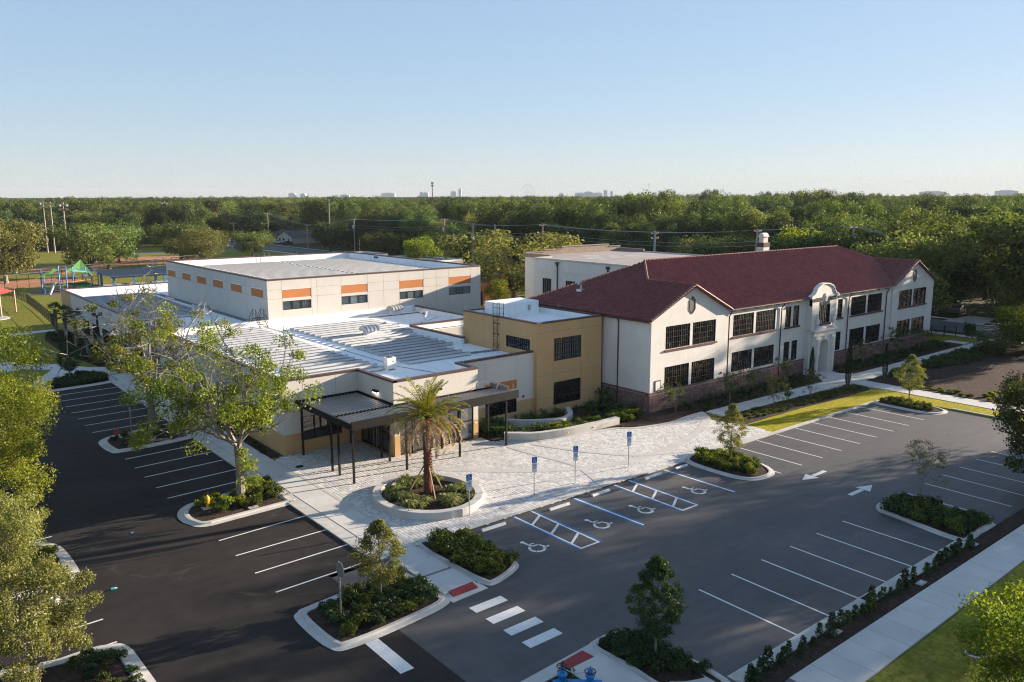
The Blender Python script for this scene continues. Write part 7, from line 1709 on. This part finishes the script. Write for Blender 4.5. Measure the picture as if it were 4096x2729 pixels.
def free(x, y, r):
    gx, gy = int(x//12), int(y//12)
    for i in range(gx-1, gx+2):
        for j in range(gy-1, gy+2):
            for (a, b, q) in GRID.get((i,j), ()):
                if (x-a)**2+(y-b)**2 < (.68*(r+q))**2: return False
    return True
for x, y, r in TX: GRID.setdefault((int(x//12), int(y//12)), []).append((x,y,r))
cand = []
for _ in range(60000):
    az = yaw+R(-35+70*rs.rand()); d = 60+ (900-60)*rs.rand()**.75; x, y = d*math.sin(az), d*math.cos(az)
    if not allowed(x, y): continue
    k = rs.choice(6, p=(.27,.27,.16,.10,.11,.09)); h = BH[k]*(.82+.40*rs.rand())
    if d < 260 and k == 2: h *= .88
    if d > 240 and rs.rand() < .16: h *= 1.16
    u_ = view(x, y, 12)[0]+2048
    h = min(h, 19.2+d*(.0004 if u_ < 2480 else .009 if u_ < 3650 else .003)+(rs.rand()-.55)*2.4*(u_ < 2480))
    r = BRd[k]*(.85+.4*rs.rand())
    if free(x, y, r): GRID.setdefault((int(x//12), int(y//12)), []).append((x,y,r)); cand.append((d,k,x,y,h,r))
cand.sort()
for d, k, x, y, h, r in cand[:265]: tree(k, x, y, h, r, KN[k]+', '+where(x, y, d), 'trees of the neighbourhood tree belt')
# the rest of the wooded city as one mass: points that carry tree crowns
far = [(x,y,k,r/BRd[k],h/BH[k]) for d,k,x,y,h,r in cand[265:]]
for _ in range(16000):
    az = yaw+R(-35+70*rs.rand()); d = 880+(6200-880)*rs.rand()**.8; k = rs.choice(6, p=(.30,.28,.18,.05,.13,.06)); s = .9+.5*rs.rand()
    far.append((d*math.sin(az), d*math.cos(az), k, s*(1+d/3500), min(s*(.74+.14*rs.rand()), 18.6/BH[k])))
far = np.array(far); me = bpy.data.meshes.new('far_woods'); me.vertices.add(len(far)); co = np.zeros((len(far),3), np.float32); co[:,:2] = far[:,:2]; me.vertices.foreach_set('co', co.reshape(-1))
for nm, ty, v in (('pick','INT',far[:,2].astype(np.int32)),('turn','FLOAT',rs.rand(len(far)).astype(np.float32)*6.28)):
    a = me.attributes.new(nm, ty, 'POINT'); a.data.foreach_set('value', v)
a = me.attributes.new('size', 'FLOAT_VECTOR', 'POINT'); a.data.foreach_set('vector', np.stack([far[:,3],far[:,3],far[:,4]],1).astype(np.float32).reshape(-1))
me.update(); fo = bpy.data.objects.new('far_woods', me); col.objects.link(fo); tag(fo, 'wooded city stretching to the horizon, read as one mass of crowns', 'woods', None, 'stuff')
ng = bpy.data.node_groups.new('woods', 'GeometryNodeTree'); ng.interface.new_socket('Geometry', in_out='INPUT', socket_type='NodeSocketGeometry'); ng.interface.new_socket('Geometry', in_out='OUTPUT', socket_type='NodeSocketGeometry')
gi = ng.nodes.new('NodeGroupInput'); go = ng.nodes.new('NodeGroupOutput'); iop = ng.nodes.new('GeometryNodeInstanceOnPoints'); jn = ng.nodes.new('GeometryNodeJoinGeometry'); L_ = ng.links
crowns = [[c for c in p_.children if c.name.startswith('crown')][0] for p_ in PR]
for c in reversed(crowns):
    oi = ng.nodes.new('GeometryNodeObjectInfo'); oi.inputs['Object'].default_value = c; oi.transform_space = 'ORIGINAL'; oi.inputs['As Instance'].default_value = True; L_.new(oi.outputs['Geometry'], jn.inputs[0])
def att(nm, ty):
    n = ng.nodes.new('GeometryNodeInputNamedAttribute'); n.data_type = ty; n.inputs['Name'].default_value = nm; return n.outputs['Attribute']
L_.new(gi.outputs[0], iop.inputs['Points']); L_.new(jn.outputs[0], iop.inputs['Instance']); iop.inputs['Pick Instance'].default_value = True
L_.new(att('pick','INT'), iop.inputs['Instance Index']); L_.new(att('size','FLOAT_VECTOR'), iop.inputs['Scale'])
cx = ng.nodes.new('ShaderNodeCombineXYZ'); L_.new(att('turn','FLOAT'), cx.inputs['Z']); e2r = ng.nodes.new('FunctionNodeEulerToRotation'); L_.new(cx.outputs[0], e2r.inputs[0]); L_.new(e2r.outputs[0], iop.inputs['Rotation']); L_.new(iop.outputs[0], go.inputs[0])
md_ = fo.modifiers.new('woods', 'NODES'); md_.node_group = ng

# ------------------------------------------------------------------ skyline
def at_px(px, D): 
    v = Rm.T@np.array([(px-2048)/3247.8, 0, 1]); v = v/np.hypot(v[0], v[1]); return v[0]*D, v[1]*D
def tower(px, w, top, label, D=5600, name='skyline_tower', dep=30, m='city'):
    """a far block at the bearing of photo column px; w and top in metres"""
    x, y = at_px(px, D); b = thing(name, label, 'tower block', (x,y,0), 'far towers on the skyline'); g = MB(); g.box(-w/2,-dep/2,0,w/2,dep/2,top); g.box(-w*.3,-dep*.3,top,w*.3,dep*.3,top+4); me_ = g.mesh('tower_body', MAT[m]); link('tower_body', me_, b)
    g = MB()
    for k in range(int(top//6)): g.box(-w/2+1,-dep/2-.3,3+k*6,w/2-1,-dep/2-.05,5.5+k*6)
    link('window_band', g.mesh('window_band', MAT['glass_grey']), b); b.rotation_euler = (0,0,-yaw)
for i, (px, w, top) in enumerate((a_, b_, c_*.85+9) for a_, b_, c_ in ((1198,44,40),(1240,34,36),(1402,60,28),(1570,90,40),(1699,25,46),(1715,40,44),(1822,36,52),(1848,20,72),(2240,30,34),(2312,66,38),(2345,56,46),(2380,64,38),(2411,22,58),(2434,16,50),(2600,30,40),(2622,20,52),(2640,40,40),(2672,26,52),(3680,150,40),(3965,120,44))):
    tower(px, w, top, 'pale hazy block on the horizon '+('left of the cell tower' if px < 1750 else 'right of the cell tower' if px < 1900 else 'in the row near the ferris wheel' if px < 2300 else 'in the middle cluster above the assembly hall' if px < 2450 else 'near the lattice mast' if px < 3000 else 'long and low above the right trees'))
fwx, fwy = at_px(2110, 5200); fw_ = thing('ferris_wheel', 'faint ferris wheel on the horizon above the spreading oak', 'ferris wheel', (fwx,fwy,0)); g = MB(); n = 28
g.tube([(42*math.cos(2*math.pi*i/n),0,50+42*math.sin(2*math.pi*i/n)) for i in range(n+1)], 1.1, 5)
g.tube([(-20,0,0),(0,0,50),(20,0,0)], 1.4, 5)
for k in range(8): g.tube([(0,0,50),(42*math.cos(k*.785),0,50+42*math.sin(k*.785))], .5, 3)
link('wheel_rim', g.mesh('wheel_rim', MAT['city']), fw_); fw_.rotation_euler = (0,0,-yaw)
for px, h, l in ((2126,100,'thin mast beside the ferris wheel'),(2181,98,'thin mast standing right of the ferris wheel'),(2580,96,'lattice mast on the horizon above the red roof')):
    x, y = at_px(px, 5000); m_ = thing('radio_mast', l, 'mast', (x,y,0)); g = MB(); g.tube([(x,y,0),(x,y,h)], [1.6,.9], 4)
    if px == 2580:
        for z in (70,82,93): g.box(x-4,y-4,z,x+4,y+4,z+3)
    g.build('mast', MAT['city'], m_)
# ------------------------------------------------------------------ air
m, nt, p = new_mat("haze_air"); nt.nodes.remove(p); pv_ = nt.nodes.new("ShaderNodeVolumePrincipled"); pv_.inputs["Color"].default_value = (.50,.55,.62,1); pv_.inputs["Density"].default_value = HAZE if 'HAZE' in globals() else .00008; pv_.inputs["Anisotropy"].default_value = 0.0
nt.links.new(pv_.outputs[0], nt.nodes["Material Output"].inputs["Volume"])
g = MB(); g.box(-6100,-3100,-1.2,9100,12100,125); hz = g.build('haze', m); hz['kind'] = 'stuff'
